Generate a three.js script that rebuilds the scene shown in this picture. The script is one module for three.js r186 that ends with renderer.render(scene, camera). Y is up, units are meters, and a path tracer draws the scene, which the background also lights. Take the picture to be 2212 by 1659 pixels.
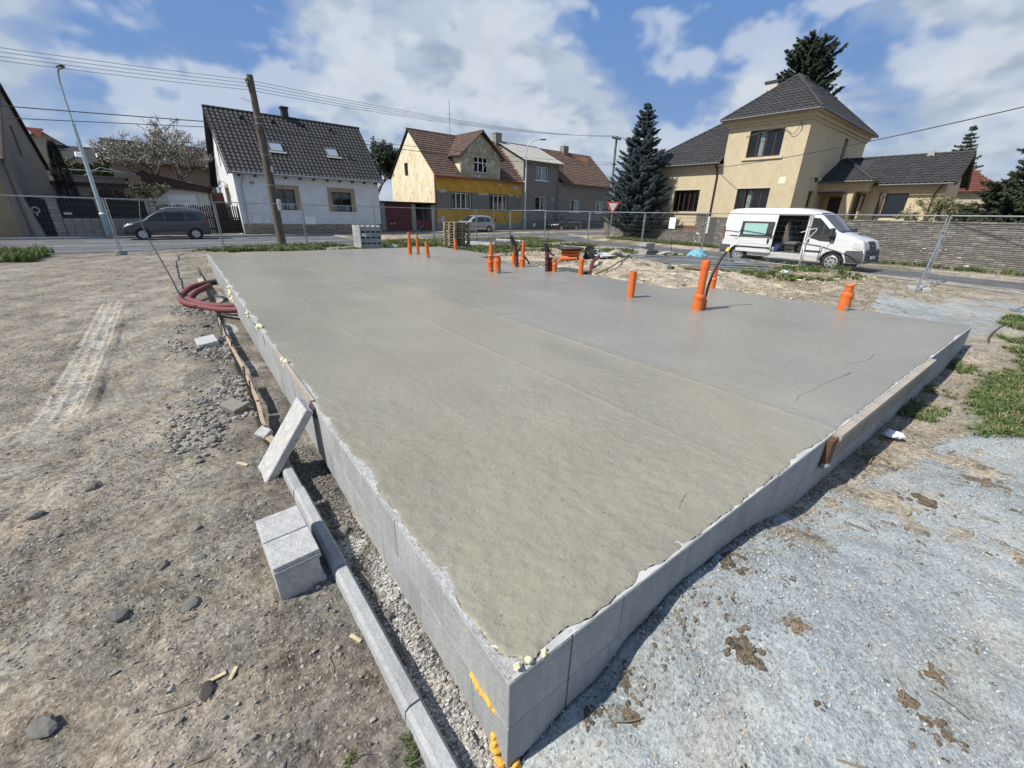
import * as THREE from 'three';
import { mergeGeometries } from 'three/addons/utils/BufferGeometryUtils.js';
import { ConvexGeometry } from 'three/addons/geometries/ConvexGeometry.js';
import { FontLoader } from 'three/addons/loaders/FontLoader.js';
import { TextGeometry } from 'three/addons/geometries/TextGeometry.js';

// ───────── camera, exposure, sun ─────────
const V3 = THREE.Vector3, PI = Math.PI, sin = Math.sin, cos = Math.cos, abs = Math.abs, min = Math.min, max = Math.max, floor = Math.floor, hypot = Math.hypot;
const scene = new THREE.Scene();
const camera = new THREE.PerspectiveCamera(85.65, 4 / 3, 0.05, 3000);
const EYE = new V3(-0.5656, 1.9762, 0.7139);
{
  const yaw = 0.65343, pitch = 0.38925, roll = 0.022575;
  const f = new V3(sin(yaw) * cos(pitch), -sin(pitch), -cos(yaw) * cos(pitch));
  const r = new V3().crossVectors(f, new V3(0, 1, 0)).normalize(), u = new V3().crossVectors(r, f);
  camera.position.copy(EYE);
  camera.up.copy(u).multiplyScalar(cos(roll)).addScaledVector(r, -sin(roll));
  camera.lookAt(EYE.clone().add(f));
}
const renderer = new THREE.WebGLRenderer({ antialias: true });
renderer.setSize(1024, 768);
renderer.toneMapping = THREE.LinearToneMapping;
renderer.toneMappingExposure = 1.2;
renderer.shadowMap.enabled = true;
const SUN = new V3(-0.84, 1, -0.21).normalize();
const sun = new THREE.DirectionalLight(new THREE.Color(1, 0.945, 0.86), 5);
sun.position.copy(SUN).multiplyScalar(120); sun.castShadow = true; sun.shadow.radius = 1.2;
Object.assign(sun.shadow.camera, { left: -70, right: 70, top: 70, bottom: -70, near: 1, far: 300 });
sun.shadow.mapSize.set(4096, 4096);
scene.add(sun, sun.target);

// ───────── noise ─────────
function rng(a) { return () => { a |= 0; a = a + 0x6D2B79F5 | 0; let t = Math.imul(a ^ a >>> 15, 1 | a); t = t + Math.imul(t ^ t >>> 7, 61 | t) ^ t; return ((t ^ t >>> 14) >>> 0) / 4294967296; }; }
const RND = rng(12345), rr = (a, b, R = RND) => a + (b - a) * R(), pick = (a, R = RND) => a[floor(R() * a.length)];
const HT = new Float32Array(4096), HP = new Uint16Array(8192);
{ const R = rng(77); for (let i = 0; i < 4096; i++) { HT[i] = R(); HP[i] = i; } for (let i = 4095; i > 0; i--) { const j = floor(R() * (i + 1)); [HP[i], HP[j]] = [HP[j], HP[i]]; } for (let i = 0; i < 4096; i++) HP[i + 4096] = HP[i]; }
const h2 = (x, y) => HT[HP[(HP[x & 4095] + y) & 4095]], h3 = (x, y, z) => HT[HP[(HP[(HP[x & 4095] + y) & 4095] + z) & 4095]];
const sm = t => t * t * (3 - 2 * t), cl = (x, a = 0, b = 1) => x < a ? a : x > b ? b : x, ss = (a, b, x) => sm(cl((x - a) / (b - a))), mix = (a, b, t) => a + (b - a) * t;
function n2(x, y) { const i = floor(x), j = floor(y), u = sm(x - i), v = sm(y - j), a = h2(i, j), b = h2(i + 1, j), c = h2(i, j + 1), d = h2(i + 1, j + 1); return a + (b - a) * u + (c - a) * v + (a - b - c + d) * u * v; }
function n3(x, y, z) { const i = floor(x), j = floor(y), k = floor(z), u = sm(x - i), v = sm(y - j), w = sm(z - k); const f = k => { const a = h3(i, j, k), b = h3(i + 1, j, k), c = h3(i, j + 1, k), d = h3(i + 1, j + 1, k); return a + (b - a) * u + (c - a) * v + (a - b - c + d) * u * v; }; const p = f(k); return p + (f(k + 1) - p) * w; }
const fb2 = (x, y, o = 4, g = 0.5) => { let s = 0, a = 1, t = 0; for (let i = 0; i < o; i++) { s += a * n2(x, y); t += a; a *= g; x = x * 2.03 + 17.3; y = y * 2.03 + 9.1; } return s / t; };
const fb3 = (x, y, z, o = 4, g = 0.5) => { let s = 0, a = 1, t = 0; for (let i = 0; i < o; i++) { s += a * n3(x, y, z); t += a; a *= g; x = x * 2.03 + 17.3; y = y * 2.03 + 9.1; z = z * 2.03 + 4.7; } return s / t; };
function tn(x, y, p, s) { const i = floor(x), j = floor(y), u = sm(x - i), v = sm(y - j), m = k => ((k % p) + p) % p, a = h2(m(i) + s, m(j)), b = h2(m(i + 1) + s, m(j)), c = h2(m(i) + s, m(j + 1)), d = h2(m(i + 1) + s, m(j + 1)); return a + (b - a) * u + (c - a) * v + (a - b - c + d) * u * v; }
// tileable fractal noise field, values about 0..1
function tf(x, y, p, o, s, g = 0.55) { let r = 0, a = 1, t = 0; for (let i = 0; i < o; i++) { r += a * tn(x * p, y * p, p, s + i * 131); t += a; a *= g; p *= 2; } return r / t; }

// ───────── sky ─────────
{
  const W = 2048, H = 1024, data = new Float32Array(W * H * 4);
  // what the photograph shows: gaps of blue and banks of cloud, as directions seen from the lens
  const P = 895, fwd = new V3(), r = new V3(), u = new V3(); camera.updateMatrixWorld(); camera.matrixWorld.extractBasis(r, u, fwd); fwd.negate();
  const dirOf = (x, y) => new V3().copy(fwd).addScaledVector(r, (x - 1106) / P).addScaledVector(u, -(y - 829.5) / P).normalize();
  const B = [[330, 175, 150, -.30], [560, 110, 110, -.34], [560, 190, 120, -.12], [160, 50, 90, -.2], [1500, 60, 150, -.36], [1360, 70, 110, -.26], [1480, 190, 80, -.36], [1760, 40, 120, -.3], [1880, 130, 60, -.2], [850, 150, 80, -.1], [1420, 130, 60, -.25], [2010, 170, 60, -.2], [1240, 40, 70, -.1], [60, 190, 60, -.15],
    [1130, 170, 170, .22], [370, 80, 70, .22], [660, 50, 70, .2], [800, 90, 90, .16], [1580, 170, 90, .2], [1990, 90, 130, .18], [30, 100, 110, .2], [1210, 230, 130, .16], [700, 250, 160, .14], [2150, 200, 90, .2], [1640, 120, 50, .15], [940, 60, 100, .16], [1010, 270, 120, .12]].map(([x, y, s, a]) => [dirOf(x, y), 1 / ((s / 1000) ** 2), a]);
  for (let j = 0; j < H; j++) {
    const el = ((j + .5) / H - .5) * PI, sy = sin(el), cy = cos(el);
    for (let i = 0; i < W; i++) {
      const az = ((i + .5) / W - .5) * 2 * PI, dx = cy * cos(az), dz = cy * sin(az), o = (j * W + i) * 4;
      let R, G, Bl;
      const y = max(sy, 0), hz = Math.exp(-y * 5.2);
      R = mix(.085, .30, hz); G = mix(.205, .405, hz); Bl = mix(.48, .565, hz);
      if (sy > -.02) {
        let bias = 0;
        for (const [d, k, a] of B) { const q = 2 - 2 * (d.x * dx + d.y * sy + d.z * dz); if (q * k < 6) bias += a * Math.exp(-q * k); }
        const s = 1.15 / (y + .22), px = dx * s, pz = dz * s;
        const wx = fb2(px * 1.3 + 5, pz * 1.3, 2) - .5, wz = fb2(px * 1.3 + 31, pz * 1.3 + 7, 2) - .5;
        const f = fb2(px * 2.9 + wx * 1.1 + 3, pz * 2.9 + wz * 1.1 + 11, 7, .6), wisp = fb2(px * .9 + wz * 2 + 40, pz * 3.2 + wx, 4, .55);
        const det = fb3(dx * 24, sy * 34, dz * 24, 3, .55);
        const low = ss(.34, .05, y) * .06;
        const c = f * .82 + wisp * .2 + (det - .5) * .2 + bias + low - .07 * ss(.55, .9, y);
        const cover = ss(.435, .63, c), thick = ss(.56, .84, c), thin = ss(.28, .56, c) * .42;
        // cumulus banks low over the roofs
        const cu = y > .55 ? 0 : ss(.53, .66, fb3(dx * 9 + 2, sy * 15, dz * 9, 5, .52) + ss(.27, .1, abs(y - .26)) * .06 - ss(.3, .5, y) * .5) * ss(.02, .12, y);
        const a = cl(max(cover * (.62 + .4 * det), thin * (.6 + .8 * wisp)));
        const sh = ss(.38, .68, fb2(px * 5.5 + 60, pz * 5.5 + 3, 5, .6)) * (.35 + .65 * thick);
        const cr = mix(.47, .33, sh), cg = mix(.53, .39, sh), cb = mix(.60, .475, sh);
        R = mix(R, cr, a); G = mix(G, cg, a); Bl = mix(Bl, cb, a);
        const b = cu * .55; R = mix(R, .62, b); G = mix(G, .66, b); Bl = mix(Bl, .705, b);
      }
      data[o] = R; data[o + 1] = G; data[o + 2] = Bl; data[o + 3] = 1;
    }
  }
  const t = new THREE.DataTexture(data, W, H, THREE.RGBAFormat, THREE.FloatType);
  t.mapping = THREE.EquirectangularReflectionMapping; t.minFilter = t.magFilter = THREE.LinearFilter; t.wrapS = THREE.RepeatWrapping; t.colorSpace = THREE.LinearSRGBColorSpace; t.needsUpdate = true;
  scene.background = t; scene.environment = t;
}

// ───────── textures: what surfaces are made of ─────────
const s8 = v => { v = cl(v); return 255 * (v <= .0031308 ? v * 12.92 : 1.055 * v ** (1 / 2.4) - .055); };
function tex(n, fn, { data = false } = {}) {   // fn(u, v) -> number or [r, g, b], linear
  const a = new Uint8Array(n * n * 4);
  for (let j = 0, o = 0; j < n; j++) for (let i = 0; i < n; i++, o += 4) {
    const c = fn(i / n, j / n), k = typeof c === 'number', f = data ? (v => 255 * cl(v)) : s8;
    a[o] = f(k ? c : c[0]); a[o + 1] = k ? a[o] : f(c[1]); a[o + 2] = k ? a[o] : f(c[2]); a[o + 3] = 255;
  }
  const t = new THREE.DataTexture(a, n, n); t.wrapS = t.wrapT = THREE.RepeatWrapping; t.magFilter = THREE.LinearFilter; t.minFilter = THREE.LinearMipmapLinearFilter; t.generateMipmaps = true;
  t.colorSpace = data ? THREE.NoColorSpace : THREE.SRGBColorSpace; t.needsUpdate = true; return t;
}
const rep = (t, x, y = x) => { const c = t.clone(); c.repeat.set(x, y); c.needsUpdate = true; return c; };
const T = {};
T.mottle = tex(512, (u, v) => .62 + .46 * tf(u, v, 6, 6, 1));                                   // soft uneven tone
T.fine = tex(512, (u, v) => tf(u, v, 32, 4, 50, .8), { data: true });                           // fine tooth, for relief
T.grit = tex(1024, (u, v) => { const a = tf(u, v, 90, 3, 300, .8), b = tf(u, v, 9, 4, 400), c = tf(u, v, 230, 1, 500); return .5 + .5 * b * .7 + (a - .5) * .75 + (c > .86 ? .3 : 0) - (c < .1 ? .25 : 0); });
T.gritB = tex(1024, (u, v) => tf(u, v, 90, 3, 300, .8) * .7 + tf(u, v, 20, 3, 410) * .5, { data: true });
T.soil = tex(1024, (u, v) => {
  const a = tf(u, v, 60, 4, 600, .72), b = tf(u, v, 7, 4, 700), c = tf(u, v, 150, 1, 800), d = tf(u, v, 40, 2, 820);
  const e = tf(u, v, 256, 1, 840); let k = .44 + (a - .5) * .85 + (b - .5) * .5 + (e - .5) * .28; if (c > .86) k += .36; if (c < .09) k -= .2; if (d > .78) k += (d - .78) * 1.8; k = max(.1, k); const w = tf(u, v, 11, 3, 900) - .5;
  return [k * (1.03 + w * .18), k, k * (.95 - w * .18)];
});
T.soilB = tex(1024, (u, v) => .42 * tf(u, v, 60, 4, 600, .72) + .3 * tf(u, v, 14, 4, 710) + .10 * ss(.5, .95, tf(u, v, 150, 1, 800)) + .16 * tf(u, v, 256, 1, 840), { data: true });
T.wet = tex(1536, (u, v) => {   // green concrete: paste, fine pits, trowel drag
  const a = tf(u, v, 5, 6, 1000, .55), b = tf(u, v, 120, 3, 1100, .8), p = tf(u, v, 200, 1, 1200), q = tf(u, v, 90, 1, 1250);
  let k = .88 + (a - .5) * .14 + (b - .5) * .18; if (p > .955) k -= .26 * (p - .955) / .045; if (q > .985) k -= .22; const w = tf(u, v, 4, 4, 1300) - .5;
  return [k * (1 + w * .03), k, k * (1 - w * .05)];
});
T.wetB = tex(1536, (u, v) => { const b = tf(u, v, 110, 3, 1100, .75), p = tf(u, v, 200, 1, 1200), q = tf(u, v, 90, 1, 1250), s = tf(u, v, 26, 4, 1400, .6); return cl(.2 + .38 * b + .5 * s - (p > .955 ? .35 : 0) - (q > .985 ? .4 : 0)); }, { data: true });
T.block = tex(512, (u, v) => { const a = tf(u, v, 120, 2, 1500, .8), b = tf(u, v, 4, 5, 1550), s = tn(u * 60, v * 5, 1 << 11, 9); return .72 + (a - .5) * .28 + (b - .5) * .40 + (s - .5) * .10; });
T.wood = tex(512, (u, v) => { const w = tf(u, v, 3, 3, 1600) * .35, g = tn((u + w * .12) * 48, v * 3, 1 << 10, 21), k = tn((u + w * .05) * 110, v * 7, 1 << 10, 23); return .62 + .28 * g + .22 * k - .12 * tf(u, v, 5, 4, 1650); });
T.asph = tex(1024, (u, v) => .62 + (tf(u, v, 150, 2, 1700, .9) - .5) * .9 + (tf(u, v, 6, 5, 1750) - .5) * .5);
T.render = tex(1024, (u, v) => { const a = tf(u, v, 130, 3, 1800, .8), b = tf(u, v, 5, 5, 1850), s = tf(u, v * .25, 20, 4, 1870); return .80 + (a - .5) * .26 + (b - .5) * .22 + (s - .5) * .16; });
T.renderB = tex(512, (u, v) => tf(u, v, 60, 3, 1900, .8), { data: true });
T.bark = tex(512, (u, v) => { const g = tn(u * 40 + tf(u, v, 4, 3, 2000) * 6, v * 9, 1 << 10, 31); return .45 + .5 * g * tf(u, v, 20, 4, 2010) + .18 * tf(u, v, 6, 4, 2020); });
T.tile = tex(512, (u, v) => .68 + (tf(u, v, 60, 3, 2100, .8) - .5) * .35 + (tf(u, v, 5, 5, 2150) - .5) * .55);
// flaking limewash over bare plaster: cream, ochre, grey
T.peel = tex(1024, (u, v) => {
  const p = tf(u, v * .55, 9, 6, 2200, .58), q = tf(u, v, 14, 5, 2250, .6), g = tf(u, v, 140, 2, 2300, .8) - .5, r = tf(u * 1, v * .4, 6, 5, 2350);
  let c = p > .53 ? [.80, .72, .50] : [.70, .52, .24]; const k = ss(.50, .56, p); c = [mix(.76, .80, k), mix(.655, .725, k), mix(.43, .53, k)];
  if (q > .60) { const t = ss(.60, .64, q); c = c.map((x, i) => mix(x, [.84, .80, .68][i], t)); } if (r < .36) { const t = ss(.36, .30, r); c = c.map((x, i) => mix(x, [.50, .43, .30][i], t * .6)); }
  return c.map(x => x * (1 + g * .25));
});
T.peelGrey = tex(1024, (u, v) => {
  const p = tf(u, v, 8, 6, 2400, .58), q = tf(u, v, 12, 5, 2450, .6), g = tf(u, v, 140, 2, 2500, .8) - .5; const k = ss(.47, .55, p);
  let c = [mix(.40, .33, k), mix(.36, .29, k), mix(.27, .175, k)]; if (q > .62) { const t = ss(.62, .65, q); c = c.map((x, i) => mix(x, [.55, .53, .46][i], t)); } return c.map(x => x * (1 + g * .3));
});

// ───────── materials ─────────
const lin = (r, g, b) => new THREE.Color().setRGB(r, g, b);
function M(c, o = {}) { const { phys, ...p } = o; const K = phys ? THREE.MeshPhysicalMaterial : THREE.MeshStandardMaterial; return new K({ color: Array.isArray(c) ? lin(...c) : c, roughness: .85, metalness: 0, ...p }); }
const rough = (map, bump, bs) => ({ map, bumpMap: bump, bumpScale: bs });

// ───────── building helpers ─────────
const names = {};
function numbered(n) { const k = names[n] = (names[n] ?? -1) + 1; return k ? `${n}_${String(k).padStart(3, '0')}` : n; }
function thing(name, label, category, pos = [0, 0, 0], turn = 0, group) { const o = new THREE.Group(); o.name = numbered(name); o.position.set(...pos); o.rotation.y = turn; o.userData = { label, category }; if (group) o.userData.group = group; scene.add(o); return o; }
const shade = m => { m.castShadow = m.receiveShadow = true; return m; };
function part(parent, name, geo, mat, label) { const m = shade(new THREE.Mesh(Array.isArray(geo) ? merge(geo) : geo, mat)); m.name = name; if (label) m.userData.label = label; parent.add(m); return m; }
function single(name, geo, mat, label, category, group) { const m = shade(new THREE.Mesh(Array.isArray(geo) ? merge(geo) : geo, mat)); m.name = numbered(name); m.userData = { label, category }; if (group) m.userData.group = group; scene.add(m); return m; }
function setting(name, geo, mat) { const m = shade(new THREE.Mesh(geo, mat)); m.name = name; m.userData = { kind: 'structure' }; scene.add(m); return m; }
function merge(list) {
  const keys = list.some(g => !g.attributes.uv) ? ['position', 'normal'] : ['position', 'normal', 'uv'];
  return mergeGeometries(list.map(g => { const q = g.index ? g.toNonIndexed() : g.clone(); for (const k of Object.keys(q.attributes)) if (!keys.includes(k)) q.deleteAttribute(k); return q; }));
}
// box-mapped uv in metres, so that textures keep their real size
function uvm(g, s = 1, ox = 0, oy = 0) {
  if (g.index) g = g.toNonIndexed(); const p = g.attributes.position, uv = new Float32Array(p.count * 2), a = new V3(), b = new V3(), c = new V3();
  for (let i = 0; i < p.count; i += 3) {
    a.fromBufferAttribute(p, i); b.fromBufferAttribute(p, i + 1); c.fromBufferAttribute(p, i + 2); const n = b.clone().sub(a).cross(c.clone().sub(a)), X = abs(n.x), Y = abs(n.y), Z = abs(n.z);
    [a, b, c].forEach((q, k) => { const o = (i + k) * 2; if (Y >= X && Y >= Z) { uv[o] = q.x * s + ox; uv[o + 1] = -q.z * s + oy; } else if (X >= Z) { uv[o] = q.z * s + ox; uv[o + 1] = q.y * s + oy; } else { uv[o] = q.x * s + ox; uv[o + 1] = q.y * s + oy; } });
  }
  g.setAttribute('uv', new THREE.BufferAttribute(uv, 2)); return g;
}
const at = (g, x = 0, y = 0, z = 0, ry = 0, rx = 0, rz = 0) => { const m = new THREE.Matrix4().makeRotationFromEuler(new THREE.Euler(rx, ry, rz, 'YXZ')); m.setPosition(x, y, z); return g.applyMatrix4(m); };
const box = (w, h, d, x = 0, y = 0, z = 0, ry = 0, rx = 0, rz = 0) => at(uvm(new THREE.BoxGeometry(w, h, d)), x, y, z, ry, rx, rz);
// box given by its two corners
const bx = (x0, y0, z0, x1, y1, z1) => uvm(at(new THREE.BoxGeometry(abs(x1 - x0), abs(y1 - y0), abs(z1 - z0)), (x0 + x1) / 2, (y0 + y1) / 2, (z0 + z1) / 2));
function cbox(w, h, d, c = .01) {   // chamfered box, 44 faces
  const pts = []; for (const x of [-1, 1]) for (const y of [-1, 1]) for (const z of [-1, 1]) { const X = w / 2, Y = h / 2, Z = d / 2; pts.push(new V3(x * (X - c), y * (Y - c), z * Z), new V3(x * (X - c), y * Y, z * (Z - c)), new V3(x * X, y * (Y - c), z * (Z - c))); }
  return uvm(new ConvexGeometry(pts));
}
const cyl = (r0, r1, h, n = 16, open = false) => new THREE.CylinderGeometry(r1, r0, h, n, 1, open);   // r0 at the foot
function bar(a, b, r, n = 8, r1 = r) { a = new V3(...a); b = new V3(...b); const d = b.clone().sub(a), l = d.length(), g = cyl(r, r1, l, n); g.applyQuaternion(new THREE.Quaternion().setFromUnitVectors(new V3(0, 1, 0), d.normalize())); return g.translate(...a.add(b).multiplyScalar(.5).toArray()); }
function tube(pts, r, n = 40, k = 8) { return new THREE.TubeGeometry(new THREE.CatmullRomCurve3(pts.map(p => new V3(...p))), n, r, k); }
function prism(pts, d, bevel = 0) { const s = new THREE.Shape(pts.map(p => new THREE.Vector2(...p))); return new THREE.ExtrudeGeometry(s, { depth: d, bevelEnabled: bevel > 0, bevelSize: bevel, bevelThickness: bevel, bevelSegments: 2 }); }   // outline in x, y; depth along +z
function poly(list) {   // flat faces from lists of points (fans), with metre uv
  const pos = []; for (const f of list) for (let i = 1; i < f.length - 1; i++) pos.push(...f[0], ...f[i], ...f[i + 1]); const g = new THREE.BufferGeometry(); g.setAttribute('position', new THREE.Float32BufferAttribute(pos, 3)); g.computeVertexNormals(); return uvm(g);
}
function grid(nu, nv, f, uv) {   // f(i/nu, j/nv) -> [x, y, z]
  const p = [], t = [], ix = []; for (let j = 0; j <= nv; j++) for (let i = 0; i <= nu; i++) { const q = f(i / nu, j / nv, i, j); p.push(q[0], q[1], q[2]); const w = uv ? uv(q, i / nu, j / nv) : [q[0], -q[2]]; t.push(w[0], w[1]); }
  for (let j = 0; j < nv; j++) for (let i = 0; i < nu; i++) { const a = j * (nu + 1) + i, b = a + 1, c = a + nu + 1, d = c + 1; ix.push(a, c, b, b, c, d); }
  const g = new THREE.BufferGeometry(); g.setAttribute('position', new THREE.Float32BufferAttribute(p, 3)); g.setAttribute('uv', new THREE.Float32BufferAttribute(t, 2)); g.setIndex(ix); g.computeVertexNormals(); return g;
}
// a rough stone: a squashed, cut icosahedron
function stone(R, flat = .6, n = 1, k = .35) {
  const g = new THREE.IcosahedronGeometry(1, n), p = g.attributes.position, s = R() * 500, v = new V3(), cuts = [...Array(6)].map(() => [new V3(R() - .5, R() - .5, R() - .5).normalize(), .62 + R() * .3]);
  for (let i = 0; i < p.count; i++) { v.fromBufferAttribute(p, i); for (const [c, d] of cuts) { const q = v.dot(c); if (q > d) v.addScaledVector(c, d - q); } const f = 1 + k * (n3(v.x * 1.7 + s, v.y * 1.7, v.z * 1.7) - .5); p.setXYZ(i, v.x * f, v.y * f * flat, v.z * f * (.7 + .3 * HT[floor(s)])); }
  g.computeVertexNormals(); return g;
}
// alike pieces on one thing: the MOST nearest each a mesh of its own, the others joined
function pieces(parent, name, list, mats, most = 300) {   // list of { g, m: Matrix4, k: which material }
  parent.updateWorldMatrix(true, false); const w = new V3();
  for (const e of list) { w.setFromMatrixPosition(e.m).applyMatrix4(parent.matrixWorld); e.d = w.distanceTo(EYE) + (e.far ?? 0); } list.sort((a, b) => a.d - b.d);
  list.slice(0, most).forEach((e, i) => { const o = shade(new THREE.Mesh(e.g, mats[e.k ?? 0])); o.name = i ? `${name}_${String(i).padStart(3, '0')}` : name; o.applyMatrix4(e.m); parent.add(o); });
  const rest = list.slice(most); mats.forEach((mt, k) => { const gs = rest.filter(e => (e.k ?? 0) === k).map(e => e.g.clone().applyMatrix4(e.m)); if (gs.length) { const o = part(parent, `far_${name}s`, merge(gs), mt); o.userData.kind = 'stuff'; } });
}
const mat4 = (x, y, z, ry = 0, rx = 0, rz = 0, s = 1) => new THREE.Matrix4().compose(new V3(x, y, z), new THREE.Quaternion().setFromEuler(new THREE.Euler(rx, ry, rz, 'YXZ')), Array.isArray(s) ? new V3(...s) : new V3(s, s, s));
// the main street's own axes: u along the house fronts, w back from them
const TH = 4 * PI / 180, SO = [2, -36];
const st = (u, w) => [SO[0] + cos(TH) * u - sin(TH) * w, SO[1] - sin(TH) * u - cos(TH) * w];
const toSt = (x, z) => { const a = x - SO[0], b = z - SO[1]; return [a * cos(TH) - b * sin(TH), -a * sin(TH) - b * cos(TH)]; };
// ───────── terrain ─────────
const tab = (t, x) => { if (x <= t[0][0]) return t[0][1]; for (let i = 1; i < t.length; i++) if (x < t[i][0]) return mix(t[i - 1][1], t[i][1], sm((x - t[i - 1][0]) / (t[i][0] - t[i - 1][0]))); return t[t.length - 1][1]; };
const ACY = [[0, .02], [.45, .06], [.75, .17], [1.05, .23], [1.8, .2], [2.7, .05], [4.6, 0], [7.6, .02], [9.2, .16], [14, .2]];
function farH(x, z) { const [u, w] = toSt(x, z); return .2 + .006 * cl(u - 8, 0, 34) * ss(-24, -9, w); }
const kerbX = z => -.195 + .033 * min(z, .2);
function hBase(x, z) {   // lie of the land, without its roughness
  const F = farH(x, z);
  const left = mix(.0, F, ss(-5, -19, z));
  const right = mix(tab(ACY, x), .1 + .1 * ss(9, 14, x), ss(.15, 1.3, z)) + ss(9, 14, x) * 0;
  const back = mix(.28, F, ss(-18, -22, z));
  let h;
  if (z > -.3) h = mix(left, right, ss(-.25, .12, x)); else if (x < 4) h = mix(left, mix(left, back, ss(-16.5, -17.8, z)), ss(-.5, .2, x)); else h = mix(right, back, ss(-14, -18, z));
  if (x > 8.5) { const e = mix(mix(.16, .3, ss(-1, -4, z)), F + .06, ss(9.5, 17, x)); h = mix(h, e, ss(8.5, 9.2, x) * ss(.6, -.4, z)); }
  // trench along the left wall
  const t = ss(-17, -13, z) * ss(.25, -.05, z - .6);
  const tx = z > -3.2 ? kerbX(z) + .03 : -.3;
  h = mix(h, min(h, mix(-.055, .01, ss(-2.2, -1.2, z))) - .02, t * ss(tx - .07, tx + .02, x) * ss(.3, .02, x));
  // inside the slab the ground lies low
  if (x > .12 && x < 8 && z < -.12 && z > -17.3) h = -.08;
  if (x >= 8 && x < 8.85 && ((z < -.12 && z > -4.3) || (z < -12.8 && z > -17.3))) h = -.08;
  // the streets lie in shallow beds
  const [u, w] = toSt(x, z); h -= .12 * ss(-11.9, -11.4, w) * ss(1.2, .9, w) * (u < 60 ? 1 : 1); h -= .12 * sideRoad(x, z, .25);
  return h;
}
const sideNear = z => tab([[-26, 21.6], [-22, 20.6], [-10, 20.2], [-3.6, 19.4], [0, 18.85], [8, 17.6], [40, 12]], z), sideFar = z => tab([[-26, 27.5], [-22, 26.2], [-14, 26], [-4.7, 23.9], [0, 23.1], [8, 21.8], [40, 16.5]], z);
const sideRoad = (x, z, e = .02) => ss(sideNear(z) - e, sideNear(z) + e, x) * ss(sideFar(z) + e, sideFar(z) - e, x) * ss(-28, -26, z);
// how much of the crushed gravel lies here
function gravelM(x, z) {
  const n = (fb2(x * 1.6 + 9, z * 1.6, 4) - .5) * .5 + (fb2(x * 9, z * 9 + 3, 3) - .5) * .12;
  const edge = tab([[0, -.2], [2.6, -.05], [3.1, .14], [4.2, .36], [5, .42], [5.6, .95], [7, 1.6], [12, 3]], x);   // begins this far out from the wall
  const a = ss(-.12, .12, z - edge + n * .45) * ss(-.32, .02, x + n * .3 + (z > 0 ? z * .1 : 0));
  const far = ss(0, .9, min(x - 8.7 + (z + .2) * 1.6 + .2, (z + 2.4) * 1.2 + ss(12, 15, x) * .6, .4 - z + (x - 9) * .14, 15.6 - x) + n * 1.2) * (x > 8.4 ? 1 : 0);
  return max(a, far);
}
function hGround(x, z) {
  const d = hypot(x - EYE.x, z - EYE.z), k = 1 / (1 + d * .12), [u, w] = toSt(x, z);
  let r = (fb2(x * 1.1 + 40, z * 1.1, 4) - .5) * .09 + (fb2(x * 6 + 3, z * 5, 4) - .5) * .045 + (fb2(x * 19, z * 17, 3, .6) - .5) * .030 * k;
  const inSlab = x > -.12 && x < 8.95 && z < .1 && z > -17.4; if (inSlab) r *= .35;
  if (w > -12.2 && w < 1.5 || sideRoad(x, z, .4) > 0) r *= .1;
  // ruts and tyre prints in the clay on the left
  if (x < -.4 && z < -1 && z > -24) {
    const q = (x + 1.98 - (z + 8) * .01) / .17; if (abs(q) < 1.6 && z > -11.3 && z < -4.9) r = r * .3 + .012 - .016 * (abs(q) < 1 ? 1 : 0) + .018 * max(0, cos(q * 9)) * (abs(q) < 1 ? 1 : 0) * (.4 + .6 * (n2(z * 12, 3) > .4 ? 1 : 0));
    r += .03 * (fb2(x * .7 + z * .35 + 8, z * .12 - x * .3, 3) - .5);
    r -= .022 * ss(.30, .18, abs(x + 1.5 + (z + 9) * .33)) * ss(-14, -12, z) * ss(-6, -8, z);
  }
  return hBase(x, z) + r;
}
function lines(segs) { const o = []; for (const [a, b, s] of segs) { const n = max(1, Math.round((b - a) / s)); for (let i = 0; i < n; i++) o.push(a + (b - a) * i / n); } o.push(segs[segs.length - 1][1]); return o; }
const warp = (v, k, s) => v;
function field(xs, zs, hf, cf, us) {
  const p = [], c = [], t = [], ix = [], nx = xs.length;
  for (const z of zs) for (const x of xs) { p.push(x, hf(x, z), z); if (cf) c.push(...cf(x, z)); t.push(x * us, z * us); }
  for (let j = 0; j < zs.length - 1; j++) for (let i = 0; i < nx - 1; i++) { const a = j * nx + i, b = a + 1, d = a + nx; ix.push(a, d, b, b, d, d + 1); }
  const g = new THREE.BufferGeometry(); g.setAttribute('position', new THREE.Float32BufferAttribute(p, 3)); g.setAttribute('uv', new THREE.Float32BufferAttribute(t, 2)); if (cf) g.setAttribute('color', new THREE.Float32BufferAttribute(c, 3)); g.setIndex(ix); g.computeVertexNormals(); return g;
}
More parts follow.
